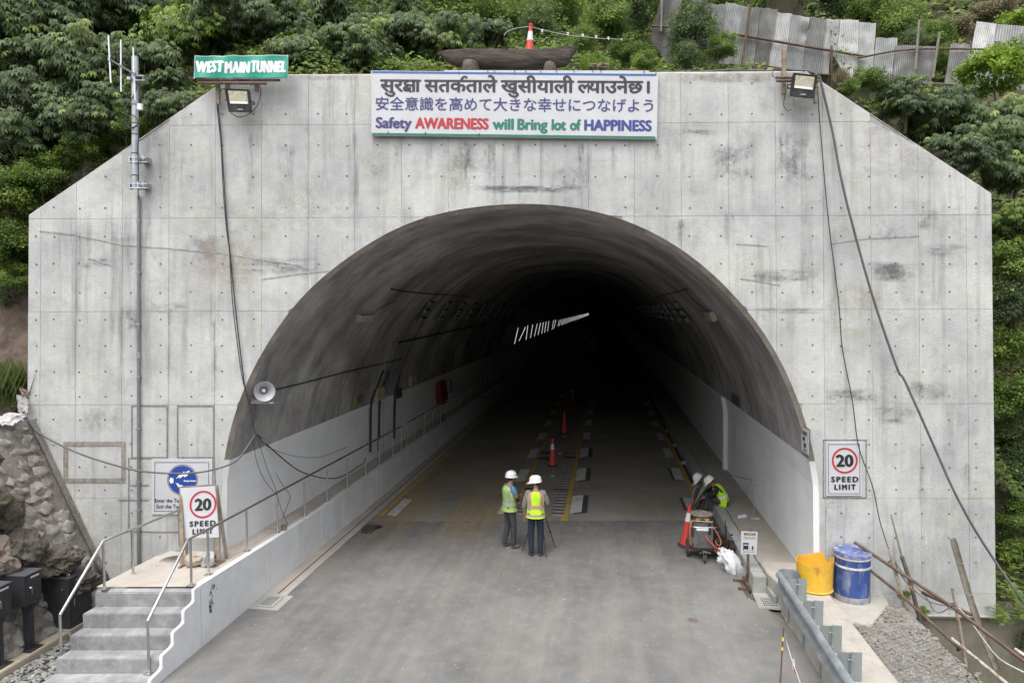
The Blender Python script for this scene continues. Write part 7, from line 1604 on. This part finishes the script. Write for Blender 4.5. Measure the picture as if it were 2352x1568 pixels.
def tuft(name, c, n, l, spread, m, label, cat='grass', tl0=.5, lean=(0, 0)):
    ang_ = g_.uniform(0, 6.283, n); d = unit(np.stack([np.cos(ang_) * spread + lean[0], np.sin(ang_) * spread + lean[1], np.ones(n)], 1)); b = np.array(c)[None] + np.stack([g_.normal(size=n), g_.normal(size=n), np.zeros(n)], 1) * l * .2
    ll = l * (.6 + .5 * g_.random(n)); me = leaf_mesh(name, b, d, unit(np.stack([np.cos(ang_), np.sin(ang_), np.full(n, .2)], 1)), ll, np.full(n, .008), np.clip(tl0 + g_.normal(size=n) * .15, 0, 1), m, .1, .45)
    o = bpy.data.objects.new(name, me); link(o, None, label, cat, 'grass tufts'); return o
tuft('grass_tuft', aty(20, 935, .35), 420, .95, .45, LM['grass'], 'arching clump of long grass at the left edge above the stone wall', lean=(.25, -.3), tl0=.55)
tuft('grass_tuft', aty(1352, 168, 1.1), 260, .36, .35, LM['yellow'], 'bright grass clump right of the canoe', tl0=.35)
tuft('grass_tuft', aty(1385, 165, 1.2), 160, .28, .4, LM['yellow'], 'smaller grass clump further right of the canoe', tl0=.3)
tuft('grass_tuft', aty(1930, 190, 2.0), 160, .3, .5, LM['dry'], 'dry grass tuft where the wall slope begins')

# ------------------------------------------------------------------ corrugated fence on the slope
FY = 6.6
fx_ = lambda x, y, dy=0: aty(1493 + x * .3653, y * .3653, FY + dy)
def tin(name, a):
    return mat(name, a, .5, .55, var=.18, vs=2.5, dirt=tuple(c * .55 for c in a), ds=2.2, da=.6, bmp=.1, bs_=20)
TIN = [tin('zinc_sheet_bright', (.48, .48, .47)), tin('zinc_sheet_grey', (.335, .335, .33)), tin('zinc_sheet_dull', (.235, .23, .225)), tin('zinc_sheet_olive', (.26, .27, .245))]
tf = thing('tin_fence', 'patchy fence of overlapping corrugated zinc sheets on the slope at upper right', 'fence', fx_(1000, 450))
#        top-left, top-right, bottom-left, bottom-right (crop px), material
sheets = [((75, -40), (140, -40), (0, 250), (62, 330), 2), ((140, -40), (205, -30), (62, 330), (120, 430), 1), ((255, -10), (330, 5), (200, 425), (270, 440), 1), ((300, 12), (378, 22), (262, 425), (330, 432), 3), ((375, 27), (475, 30), (330, 400), (420, 402), 3), ((475, 12), (592, 40), (425, 402), (520, 405), 1), ((590, 42), (692, 52), (520, 404), (650, 408), 3), ((690, 48), (802, 60), (648, 406), (742, 414), 2),
          ((780, 77), (895, 90), (738, 412), (858, 432), 0), ((892, 92), (1000, 112), (852, 430), (955, 442), 1), ((997, 107), (1110, 122), (948, 440), (1072, 466), 2), ((1103, 120), (1199, 128), (1065, 462), (1162, 482), 0), ((1195, 122), (1312, 128), (1158, 480), (1300, 500), 0), ((1306, 140), (1420, 147), (1298, 492), (1395, 505), 0),
          ((1418, 238), (1554, 240), (1395, 500), (1530, 517), 1), ((1548, 284), (1686, 288), (1525, 512), (1668, 520), 2), ((1680, 290), (1794, 294), (1665, 515), (1766, 520), 2), ((1888, 277), (2012, 281), (1850, 528), (1992, 534), 2), ((2052, 135), (2172, 150), (1975, 535), (2110, 520), 0), ((2168, 150), (2345, 165), (2105, 525), (2290, 560), 1), ((2340, 165), (2440, 180), (2290, 560), (2390, 570), 1)]
for k, (a, b, c, d, mi) in enumerate(sheets):
    A, B, C_, D_ = (fx_(p[0], p[1], (.02 * (k % 3))) for p in (a, b, c, d)); nco = 11; rows = []; w = (B - A); nn = w.cross(ZV).normalized(); rk_ = random.Random(k)
    q = MB()
    for j in range(13):
        v = j / 12; l, r_ = A.lerp(C_, v), B.lerp(D_, v); row = []
        for i in range(nco * 4 + 1):
            u = i / (nco * 4); p = l.lerp(r_, u); dz = .011 * math.cos(u * nco * 2 * math.pi) + .03 * noise.noise(Vector((u * 2 + k * 5, v * 3, 0)))
            if k == 9 and v < .42: dz += .05 * math.sin(v * 16) * u
            row.append(p - nn * (-dz) + ZV * (.02 * noise.noise(Vector((u * 3 + k, 7, 0))) if j == 0 else 0))
        rows.append(row)
    q.sheet(rows); o = q.build('zinc_sheet', TIN[mi], tf, smooth=True, ang=80)
def fpole(pts, r, m, name, dy=-.09): q = MB(); q.tube([fx_(x, y, dy) for x, y in pts], r, 7); q.build(name, m, tf, smooth=True)
M['bamboo'] = mat('grey_bamboo', (.22, .19, .15), .8, var=.3, vs=10, dirt=(.12, .10, .08), ds=6, da=.5, bmp=.2)
fpole([(8, 165), (130, 172)], .03, M['rust'], 'rail'); fpole([(520, 214), (900, 280), (1360, 357)], .035, M['rust'], 'rail'); fpole([(1305, 366), (1530, 322), (1680, 308), (1960, 308), (2240, 315)], .028, M['rust'], 'rail', -.12); fpole([(500, 405), (830, 438), (1260, 490)], .03, M['rust'], 'rail'); fpole([(1400, 512), (1900, 530)], .022, M['bamboo'], 'rail')
for pts, r, m in (([(632, 30), (578, 425)], .035, M['rust']), ([(1142, 290), (1145, 545)], .035, M['rust']), ([(1158, 380), (1148, 560)], .02, M['bamboo']), ([(1692, 130), (1668, 440)], .035, M['bamboo']), ([(1820, 205), (1778, 490)], .035, M['bamboo']), ([(2174, 262), (2138, 410)], .035, M['rust']), ([(2135, 300), (2168, 340)], .03, M['rust']), ([(75, -10), (70, 200)], .03, M['bamboo'])): fpole(pts, r, m, 'post', -.14)
q = MB(); rows = []
pe = aty(1000, 5, 9.0)
for j in range(5): rows.append([pe + Vector((i * .012 - .38, .014 * math.cos(i * .9), .3 - j * .25)) for i in range(64)])
q.sheet(rows); q.build('zinc_sheet', TIN[0], label='lone upright zinc sheet at the top edge above the canoe', cat='metal sheet', smooth=True, ang=80)
for i, (x, y, s_) in enumerate(((2000, 192, .35), (1740, 168, .25), (1995, 200, .2))):
    q = MB(); c = aty(x, y, [3.6, 2.0, 3.4][i]); q.sheet([[c + Vector((u * s_ * .3 - s_, v * .1, -v * s_ * .22 + .05 * noise.noise(Vector((u, v, i))))) for u in range(7)] for v in range(4)])
    q.build('torn_sheet', M['vinyl'], label=['crumpled pale sheet lying under the tin fence', 'pale scrap at the fence foot left of the floodlight', 'small pale scrap beside the crumpled sheet'][i], cat='scrap sheet', smooth=True)

# ------------------------------------------------------------------ dugout canoe, cone and cord on the wall top
M['oldwood'] = mat('weathered_dugout', (.085, .07, .06), .9, var=.45, vs=5, stretch=(.35, 3, 3), dirt=(.22, .19, .165), ds=7, da=.6, bmp=.9, bs_=20)
cz0 = .95
cvp = lambda x, y, dy=0: aty(775.2 + x * .3418, y * .3418, cz0 + dy)
cn_ = thing('dugout_canoe', 'old dark dugout canoe resting on stumps on top of the portal wall behind the banner', 'canoe', cvp(1150, 470))
top = [(665, 357), (760, 353), (900, 356), (1100, 360), (1300, 362), (1450, 352), (1560, 332), (1624, 312)]; bot = [(668, 362), (770, 440), (870, 462), (1050, 470), (1250, 472), (1420, 462), (1540, 448), (1620, 322)]
q = MB(); rows_o, rows_i = [], []
for k in range(25):
    v = k / 24; i = min(int(v * 7), 6); f = v * 7 - i; tx_, ty2 = top[i][0] + (top[i + 1][0] - top[i][0]) * f, top[i][1] + (top[i + 1][1] - top[i][1]) * f; bx_, by_ = bot[i][0] + (bot[i + 1][0] - bot[i][0]) * f, bot[i][1] + (bot[i + 1][1] - bot[i][1]) * f
    hw = .24 * (math.sin(math.pi * min(1, max(0, v * 1.0))) ** .55) + .012; Tp, Bp = cvp(tx_, ty2), cvp(bx_, by_); row = []
    for j in range(11):
        a = math.pi * j / 10; yy = -math.cos(a) * hw; zz = math.sin(a) ** .6; p = Tp.lerp(Bp, zz); p.y = cz0 + yy; p.z += .012 * noise.noise(Vector((k * .6, j, 2))); row.append(p)
    rows_o.append(row); rows_i.append([Tp.lerp(Bp, math.sin(math.pi * j / 10) ** .6 * .8) + Vector((0, -math.cos(math.pi * j / 10) * hw * .82, .0)) for j in range(11)])
q.sheet(rows_o); q.build('hull', M['oldwood'], cn_, smooth=True, ang=50)
q = MB(); q.sheet([list(reversed(r_)) for r_ in rows_i]); q.sheet([[a[0], b[0]] for a, b in zip(rows_i, rows_o)]); q.sheet([[b[-1], a[-1]] for a, b in zip(rows_i, rows_o)]); q.build('hollow', M['oldwood'], cn_, smooth=True, ang=50)
for i, (x, y, w, h) in enumerate(((888, 440, .17, .15), (1425, 445, .13, .12))):
    q = MB(); c = cvp(x, 470, -.28); q.lathe([(w, -.08), (w * 1.05, .02), (w * .8, h), (w * .2, h + .05), (0, h + .05)], c, ZV, 14, wob=lambda i_, a, r_, hh: (r_ * (1 + .12 * math.sin(3 * a + i_)), hh)); q.build('stump', mat('stump_wood%d' % i, (.10, .08, .062), .9, var=.4, vs=9, dirt=(.05, .04, .035), ds=6, da=.7, bmp=.8, bs_=30), label=['stump under the left part of the canoe', 'half-hidden stump under the right part of the canoe'][i], cat='stump', smooth=True, ang=40, group='stumps under the canoe')
c = aty(1214.5, 122, 2.3); t = cone_('faded red cone standing behind the canoe on the wall top', c + ZV * -.32, (0, R(3), .3), .98, True)
cable('flagged_cord', [aty(775 + x * .3418, y * .3418, 2.3 + k * .35) for k, (x, y) in enumerate(((1295, 180), (1370, 200), (1545, 238), (1645, 248), (1735, 258), (1820, 262), (1905, 265), (1990, 262)))], .008, M['vinyl'], 'white cord with tags running right from the cone on the wall top')
cable('flagged_cord', [aty(775 + x * .3418, y * .3418, 2.3) for x, y in ((1295, 180), (1200, 192), (1140, 215), (1120, 240))], .006, M['vinyl'], 'short cord running left from the cone into the leaves')
for i, x in enumerate((1375, 1548, 1648, 1738, 1820, 1908)):
    c = aty(775 + x * .3418, (205 + (x - 1375) * .115) * .3418, 2.5 + i * .3); q = MB(); q.prism([(-.03, .02), (.03, .03), (.02, -.05), (-.01, -.04)], c, EA, EB, WN * .004)
    q.build('cord_tag', M['vinyl'], label=f'{["first", "second", "third", "fourth", "fifth", "sixth"][i]} pale tag on the cord, counting rightward from the cone', cat='tag', group='tags on the cord')
cable('canoe_cord', [cvp(1235, 345, -.2), cvp(1330, 370, -.3), cvp(1450, 405, -.32), cvp(1560, 430, -.3), cvp(1640, 455, -.3)], .006, M['cable'], 'dark cord slung across the right half of the canoe')
q = MB(); rws = random.Random(5)
for k in range(16): c = aty(1375 + rws.uniform(-20, 20), 150 + rws.uniform(-3, 6), .95); q.obox(c, Vector((rws.uniform(.04, .1), rws.uniform(-.05, .05), rws.uniform(-.02, .02))), Vector((0, .015, 0)), Vector((0, 0, .012)))
q.build('firewood', M['wood'], label='small heap of sticks on the wall top right of the canoe', cat='sticks', kind='stuff')
cable('top_cable', [wpx(1512, 166, -.2), wpx(1600, 165, -.2), wpx(1680, 160.5, -.2), wpx(1760, 163, -.2), wpx(1850, 162, -.15), wpx(1878, 172, .1)], .016, M['greycable'], 'grey cable lying along the wall top toward the upper right floodlight')
# ------------------------------------------------------------------ stone masonry side wall, left
W1, W2 = wpx(64, 962, .02), wpx(247, 1345, .02); sv_ = (W2 - W1); SL = sv_.length; sv_ = sv_.normalized(); mn = sv_.cross(DV).normalized()
if mn.x < 0: mn = -mn
if mn.z < 0 and mn.x < .3: mn = -mn
def MP(s_, t_, h=0): return W1 + sv_ * s_ - DV * t_ + mn * h
mw = thing('stone_retaining_wall', 'sloping mortared stone wall meeting the lower left of the portal', 'wall', W2)
def mortar():
    m, nt, bs = nodes('wet_mortar'); P = coords(nt, 'pos'); c = mix(nt, nz(nt, P, 1.6, 6, .7), (.21, .185, .165), (.36, .325, .29)); c = mix(nt, mul(nt, nz(nt, P, 1.1, 4, .6, .5, .62), .85), c, (.045, .04, .03))
    c = mix(nt, mul(nt, nz(nt, coords(nt, 'pos', (3, 3, .6)), 3, 5, .7, .58, .7), .6), c, (.45, .43, .40))
    nt.links.new(c, bs.inputs['Base Color']); bs.inputs['Roughness'].default_value = .85; bump(nt, bs, nz(nt, P, 9, 6, .8), .9, .05); return m
M['mortar'] = mortar()
q = MB(); rows = []
for i in range(29): rows.append([MP(-.02 + (SL + .5) * i / 28, 7 * j / 34, .035 * noise.noise(Vector((i * .6, j * .9, 0)))) for j in range(35)])
q.sheet(rows); ob = q.build('mortar_bed', M['mortar'], mw, smooth=True, ang=60)
stm = [mat('wall_stone_' + n, c, .85, var=.3, vs=7, space='pos', dirt=d, ds=5, da=.7, bmp=.6, bs_=22) for n, c, d in (('grey', (.26, .24, .215), (.34, .32, .29)), ('brown', (.235, .20, .175), (.29, .255, .225)), ('dark', (.18, .16, .145), (.25, .225, .20)), ('ochre', (.36, .20, .07), (.2, .15, .1)))]
rs_ = random.Random(21); protos = []
for k in range(6):
    qq = MB(); qq.rock((0, 0, 0), 1, 1, 1, k + 30, .42, 0, 3)
    protos.append([qq.mesh('stone', m_, smooth=True, ang=40) for m_ in stm])
n_st = 0; s_ = .10
while s_ < SL + .3:
    h_ = rs_.uniform(.17, .24); t_ = rs_.uniform(.03, .15)
    while t_ < 4.6:
        w_ = rs_.uniform(.20, .36)
        if rs_.random() < .93:
            o = bpy.data.objects.new('stone', protos[rs_.randrange(6)][3 if abs(s_ - 2.55) < .12 and .55 < t_ < .85 else rs_.choice((0, 0, 1, 1, 2))]); link(o, mw)
            mt_ = Matrix((-DV, sv_, mn)).transposed().to_4x4(); p = MP(s_ + rs_.uniform(-.03, .03) + h_ / 2, t_ + w_ / 2, rs_.uniform(-.03, -.005)) - ORG[mw]
            o.matrix_local = Matrix.Translation(p) @ mt_ @ Matrix.Rotation(rs_.uniform(-.25, .25), 4, 'Z') @ Matrix.Diagonal((w_ * .55, h_ * .56, rs_.uniform(.045, .07), 1)); n_st += 1
        t_ += w_ + rs_.uniform(.005, .04)
    s_ += h_ + rs_.uniform(.0, .03)
q = MB(); a0, b0 = wpx(68, 965, .05), wpx(250, 1352, .05); dd = (b0 - a0).normalized(); q.obox((a0 + b0) / 2 + EA * .05, dd * (b0 - a0).length / 2, WN * .04, dd.cross(WN) * .035); q.build('edge_fillet', M['mortar'], mw, bevel=.01)
q = MB(); q.sheet([[W1 + Vector((-x, 0, .01)) - DV * t + ZV * (.03 * noise.noise(Vector((x * 3, t * 3, 0)))) for t in (0, .5, 1, 2, 4, 7)] for x in (0, .3, .8, 2, 5)]); q.build('ledge', M['mortar'], mw, smooth=True)
# earth bank behind the corner, left edge
M['earth'] = mat('reddish_earth', (.12, .085, .068), .95, var=.4, vs=5, space='pos', dirt=(.05, .04, .03), ds=2, da=.9, bmp=.9, bs_=12)
q = MB(); rows = []
for i in range(20):
    for_ = i / 19; rows.append([Vector((-13 + 3.55 * j / 15, .55 + 1.2 * for_ + .15 * noise.noise(Vector((i * .5, j * .5, 0))), 3.3 + 3.4 * for_ + .1 * noise.noise(Vector((j * .7, i * .3, 4))))) for j in range(16)])
q.sheet(rows); q.build('earth_bank', M['earth'], kind='structure', smooth=True, ang=80)
# crumpled sheets and sacks on the ledge
def crumple(label, corners, seed, m, amp=.05):
    q = MB(); a, b, c, d = corners; rows = []
    for j in range(9): rows.append([a.lerp(b, i / 14).lerp(d.lerp(c, i / 14), j / 8) + ZV * (amp * noise.noise(Vector((i * .55 + seed, j * .6, 0)))) + WN * amp * noise.noise(Vector((i * .5, j * .8 + seed, 3))) for i in range(15)])
    q.sheet(rows); return q.build('crumpled_sheet', m, label=label, cat='crumpled sheet', smooth=True, ang=60, group='crumpled sheets on the left ledge')
lp_ = lambda x, y, Y: aty(x, y, Y)
SHT = mat('dusty_white_sheet', (.46, .45, .44), .7, var=.12, dirt=(.3, .28, .25), ds=4, da=.6)
crumple('long pale crumpled sheet lying on the ledge at the left edge', [lp_(-25, 955, -.6), lp_(63, 948, -.35), lp_(52, 968, -.5), lp_(-25, 985, -.85)], 2, SHT, .10)
crumple('pale folded sheet standing against the side of the portal above the ledge', [lp_(38, 905, -.1), lp_(64, 915, -.1), lp_(64, 948, -.2), lp_(42, 945, -.2)], 6, mat('grey_tarp', (.36, .35, .34), .7, var=.15), .05)
crumple('small brown bundle wedged beside the portal corner', [lp_(44, 888, 0), lp_(64, 896, 0), lp_(64, 912, -.05), lp_(50, 910, -.05)], 9, mat('brown_tarp', (.28, .22, .18), .8, var=.2), .06)
# rough rock outcrop and mossy bank, bottom left
M['moss'] = mat('mossy_rock', (.085, .075, .055), .95, var=.4, vs=6, dirt=(.075, .095, .03), ds=6, da=.8, bmp=.8, bs_=24); M['tanrock'] = mat('tan_raw_rock', (.19, .155, .125), .9, var=.35, vs=4, dirt=(.13, .10, .08), ds=3, da=.7, bmp=.9, bs_=10); M['blackrock'] = mat('dark_rock', (.075, .066, .054), .9, var=.5, vs=6, dirt=(.12, .10, .07), ds=4, da=.6, bmp=.9, bs_=12)  # dark rock: brown-black base with random mottling
def crag(c, rx, ry, rz_, seed):
    q = MB(); bm = bmesh.new(); bmesh.ops.create_icosphere(bm, subdivisions=5, radius=1); vs = []
    for v in bm.verts:
        n1 = noise.noise(v.co * 1.1 + Vector((seed, 0, seed))); n2 = noise.voronoi(v.co * 1.9 + Vector((seed, seed, 0)))[0][0]; n3 = noise.noise(v.co * 7 + Vector((0, seed, 0))); n4 = noise.voronoi(v.co * 5 + Vector((seed, seed, 0)))[0][0]
        k = .80 + .35 * n1 + .34 * (n2 - .3) + .09 * n3 + .15 * n4; vs.append(Vector(c) + Vector((v.co.x * rx * k, v.co.y * ry * k, v.co.z * rz_ * k)))
    bm.verts.index_update(); fs = [tuple(v.index for v in f.verts) for f in bm.faces]; bm.free(); q.add(vs, fs); return q
for i, (x, y, Y, rx, rz_, m_, lb) in enumerate(((-30, 1290, -2.3, .42, .36, 'tanrock', 'tan raw rock at the left edge above the black cabinets'), (-48, 1160, -2.2, .38, .36, 'moss', 'mossy rock at the left edge above the tan rock'), (50, 1265, -1.8, .34, .34, 'blackrock', 'dark hollowed rock face left of the black cabinets'), (125, 1290, -1.5, .42, .26, 'blackrock', 'dark rock behind the large black cabinet'),
                                               (-38, 1060, -1.9, .22, .20, 'moss', 'green mossy stone halfway up the left edge'), (22, 1180, -1.7, .16, .26, 'blackrock', 'dark ragged rock at the foot of the stone wall'), (178, 1335, -1.25, .34, .22, 'blackrock', 'dark low rock between the large cabinet and the stone wall'))):
    crag(aty(x, y, Y), rx, .35, rz_, i * 3.7 + 1).build('raw_rock', M[m_], label=lb, cat='rock', smooth=True, ang=25, group='raw rocks at the lower left')
# gravel: loose stones in the beds beside the plinth
q = MB(); rg = random.Random(8)
for k in range(2600):
    u, t = rg.uniform(-7.35, -6.5), rg.uniform(-4.6, -2.3)
    if k % 2: u, t = rg.uniform(-8.6, -7.76), rg.uniform(-4.8, -2.4)
    s = rg.uniform(.010, .028); q.rock(T(u, t, .0 + s * .3), s * 1.3, s, s * .6, k, .4, rg.uniform(0, 3), 1)
q.build('gravel_stones', mat('gravel_stone', (.27, .27, .255), .9, var=.45, vs=16, space='pos', dirt=(.13, .12, .11), ds=11, da=.8), kind='stuff')

# ------------------------------------------------------------------ gabion beside the slab
gb_ = thing('gabion', 'wire-netted gabion of broken stone between the pale slab and the drop', 'gabion', T(6.5, -3, .2))
q = MB(); q.prism([(5.885, -2.6), (7.22, -2.6), (7.18, .19), (5.885, .19)], T(0, -10, 0), NV, ZV, DV * 9.15); q.prism([(6.38, -.9), (7.24, -.9), (7.2, -.05), (7.0, -.02)], T(0, 0, -2.4), NV, DV, ZV * 2.59); q.build('fill', M['gravelbase'], gb_)
q = MB(); rg = random.Random(3)
for k in range(3600):
    t = -.85 - 4.2 * rg.random() ** 1.05; u = rg.uniform(5.9, 7.24 + .08 * math.sin(t * 5)); z = .205 + .04 * noise.noise(Vector((u * 2, t * 2, 0)))
    if k % 9 == 0:
        t = rg.uniform(-.95, .0); u = rg.uniform(6.32 + (t + .95) * .66, 7.24)
    if u > 7.14: z -= rg.random() * .35
    s = rg.uniform(.018, .052); q.rock(T(u, t, z), s * 1.3, s, s * .7, k, .4, rg.uniform(0, 3), 1)
q.build('broken_stone', mat('gabion_stone', (.21, .20, .18), .9, var=.5, vs=9, space='pos', dirt=(.16, .13, .10), ds=3, da=.8, bmp=.5), gb_, kind='stuff')
q = MB(); hx_ = .055
gz = lambda u, t: .255 + .04 * noise.noise(Vector((u * 2, t * 2, 0))) + .02 * noise.noise(Vector((u * 9, t * 9, 4))) - max(0, u - 7.12) * 2.2
for i in range(int(1.36 / (hx_ * 1.5))):
    for j in range(int(4.1 / (hx_ * 1.732))):
        u, t = 5.93 + i * hx_ * 1.5, -.95 - (j + .5 * (i % 2)) * hx_ * 1.732 * 1.15
        P_ = [(u + hx_ * math.cos(a) + .008 * math.sin(i * 3.1 + j), t + hx_ * 1.15 * math.sin(a)) for a in (0, math.pi / 3, 2 * math.pi / 3, math.pi)]
        q.tube([T(a, b, gz(a, b)) for a, b in P_], .0042, 3, cap=False)
q.build('wire_netting', mat('netting_wire', (.42, .40, .38), .6, .3, var=.3), gb_, kind='stuff')
# old stained wall below the portal on the right, and the drop
q = MB(); q.obox(Vector((9.6, -.05, -2.45)), (2.9, 0, 0), (0, .32, 0), (0, 0, 2.2)); q.build('old_foundation_wall', concrete('old_wall', (.16, .145, .11), (.27, .245, .19), (.07, .06, .045), .9, True, 0, (.20, .16, .09), 1.2, .6), label='stained old foundation wall below the right foot of the portal', cat='wall')
q = MB(); q.tube([wpx(2110, 1413, .02), wpx(2278, 1416, .02)], .018, 6); q.build('ledge_mortar', M['coping'] if 'coping' in M else M['slab'], label='thin pale mortar ledge along the right foot of the portal', cat='ledge')
# ------------------------------------------------------------------ poles and pipes leaning by the right foot
X = lambda x, y, Y: aty(1894.9 + x * .26776, 1148.4 + y * .26776, Y)
def pole(label, pts, r, m, name='steel_pipe', cat='pipe', group='rusty scaffold pipes at the right foot', n=10, r2=None, open_=False):
    q = MB(); q.tube(pts, r, n, r2=r2); o = q.build(name, m, label=label, cat=cat, group=group, smooth=True, ang=50); return o
pole('long thick rusty pipe running from behind the blue drum to the bottom right', [X(250, 357, -.60), X(1080, 905, -1.5), X(1720, 1385, -2.3)], .030, M['rust'])
pole('lower long rusty pipe starting behind the blue drum', [X(330, 552, -.62), X(640, 800, -1.0), X(1160, 1275, -1.75)], .026, M['rust'])
pole('mottled pale pipe in the bottom right corner', [X(1080, 1180, -1.9), X(1720, 1700, -2.7)], .030, mat('mottled_pipe', (.42, .38, .34), .7, var=.2, dirt=(.16, .09, .06), ds=8, da=.9, lo=.48, hi=.6))
pole('short rusty pipe crossing the long one', [X(835, 790, -1.2), X(1258, 982, -1.25)], .030, M['rust'])
pole('rusty and white pipe end at the right edge', [X(1625, 1272, -2.0), X(1850, 1420, -2.3)], .030, mat('white_rust_pipe', (.50, .44, .40), .7, dirt=(.2, .1, .06), ds=9, da=.9, lo=.45, hi=.6))
q = MB(); q.tube([X(1140, 1282, -1.70), X(1155, 1268, -1.78)], .026, 12, cap=False); q.build('pipe_stub', M['rust'], label='open pipe stub end pointing at the camera low among the poles', cat='pipe', smooth=True)
GP = 'bamboo and timber poles at the right foot'
pole('flaky painted pole leaning right of the blue drum', [X(553, 425, -.95), X(640, 740, -.98), X(705, 1020, -1.0)], .028, mat('flaky_pole', (.36, .31, .26), .8, var=.3, dirt=(.13, .08, .06), ds=9, da=.9), 'painted_pole', 'pole', GP)
pole('dark split bamboo with a thin broken tip', [X(565, 118, -.70), X(610, 290, -.74), X(658, 480, -.78)], .010, M['bamboo'], 'bamboo_pole', 'pole', GP, 6, .022)
pole('dark lower half of the split bamboo standing in the gap', [X(658, 480, -.78), X(720, 660, -.82), X(850, 1160, -.95)], .036, mat('dark_bamboo', (.12, .10, .08), .85, var=.35, vs=10, bmp=.3), 'bamboo_pole', 'pole', GP)
pole('short flaky rusty pole standing nearer the wall corner', [X(1095, 750, -1.3), X(1150, 1060, -1.3), X(1212, 1440, -1.35)], .030, mat('flaky_rust_pole', (.38, .32, .27), .8, var=.3, dirt=(.20, .08, .05), ds=10, da=.95), 'painted_pole', 'pole', GP)
def halfbamboo():
    pts = [X(1103, 345, -1.05), X(1200, 690, -1.15), X(1300, 1000, -1.3), X(1480, 1460, -1.5)]; t = thing('bamboo_pole', 'wide half-split bamboo with notched top leaning across the right end', 'pole', pts[-1], GP); q = MB(); P = catmull(pts, 5); rows = []
    for i, p in enumerate(P):
        d = (P[min(i + 1, len(P) - 1)] - P[max(i - 1, 0)]).normalized(); sd = d.cross(Vector((0, 1, 0))).normalized(); fw = sd.cross(d)
        rows.append([p + sd * .055 * math.cos(a) + fw * .05 * math.sin(a) - (d * (-.05) * (1 if j in (0, 8) else -.6) if i == 0 else Vector()) for j, a in enumerate([math.pi * k / 8 for k in range(9)])])
    q.sheet(rows); q.sheet([list(reversed([p - fw * .006 for p in r_])) for r_ in rows]); q.build('culm', M['bamboo'], t, smooth=True, ang=60)
    for k in (3, 7, 11): d = (P[k + 1] - P[k]).normalized(); q = MB(); q.lathe([(.054, -.01), (.058, 0), (.054, .01)], P[k], d, 14, cap=False); q.build('node', M['bamboo'], t, smooth=True)
halfbamboo()
cable('tied_wire', [X(595, 525, -.95), X(640, 620, -1.0), X(740, 745, -1.15), X(900, 870, -1.35), X(1075, 908, -1.5)], .010, M['greycable'], 'grey wire with orange joint strung between the two pipe ties')
cable('tied_wire', [X(600, 530, -.95), X(700, 660, -1.0), X(860, 820, -1.15), X(930, 940, -1.3), X(990, 962, -1.35), X(1065, 922, -1.5)], .007, M['cable'], 'thin black wire hanging in a loop under the long pipe')
q = MB(); q.tube(catmull([X(728, 735, -1.14), X(755, 768, -1.16), X(775, 785, -1.18)]), .016, 6); q.build('orange_tape', M['hoseor'], label='orange tape wrapped on the wire between the poles', cat='tape')
cable('white_rope', [X(1150, 925, -1.5), X(1250, 1040, -1.55), X(1350, 1180, -1.6), X(1500, 1360, -1.7), X(1720, 1480, -1.8)], .014, rope, 'dirty white rope running down from the pipe tie to the bottom right')
for i, (x, y, Y) in enumerate(((570, 530, -.93), (1078, 905, -1.5))):
    q = MB(); c = X(x, y, Y)
    for k in range(3): q.tube([c + Vector((.045 * math.cos(a), .045 * math.sin(a), .035 * math.sin(a + k) + .02 * k - .02)) for a in [j * math.pi / 6 for j in range(13)]], .008, 5, cap=False)
    q.build('wire_tie', M['greycable'], label=['wire lashing on the flaky pole beside the drum', 'wire lashing at the middle of the long rusty pipe'][i], cat='lashing', group='wire lashings', kind='stuff')
# debris specks on road and decks
q = MB(); rg = random.Random(77)
for k in range(420):
    u, t = rg.uniform(-4.7, 4.9), rg.uniform(-4.5, 4.5) ; s = rg.uniform(.004, .013); q.rock(T(u, t, s * .4), s * 1.5, s, s * .6, k, .4, 0, 1)
for k in range(120): u, t = rg.uniform(-6.4, -5.2), rg.uniform(-1.9, .5); s = rg.uniform(.004, .012); q.rock(T(u, t, zw(t) + s * .3), s * 1.5, s, s * .6, k, .4, 0, 1)
for k in range(160): u, t = rg.uniform(5.1, 5.85), rg.uniform(-4, 1.4); s = rg.uniform(.004, .012); q.rock(T(u, t, .40 + s * .3), s * 1.5, s, s * .6, k, .4, 0, 1)
q.build('grit', mat('grit', (.34, .32, .29), .9, var=.4, vs=9, space='pos'), kind='stuff')
# dim sign deep in the tunnel
dp = T(.35, 62, 1.7); t = thing('deep_sign', 'dim 20 speed sign standing far inside the dark tunnel', 'sign', dp); q = MB(); q.obox(dp, NV * .36, DV * .01, ZV * .5); q.build('plate', M['vinyl'], t)
speed_sign(t, dp - NV * .36 - ZV * .5 - DV * .012, NV, ZV, .72, 1.0)
q = MB(); q.tube([dp - ZV * 1.7, dp - ZV * .5], .03, 6); q.build('post', M['steel'], t)
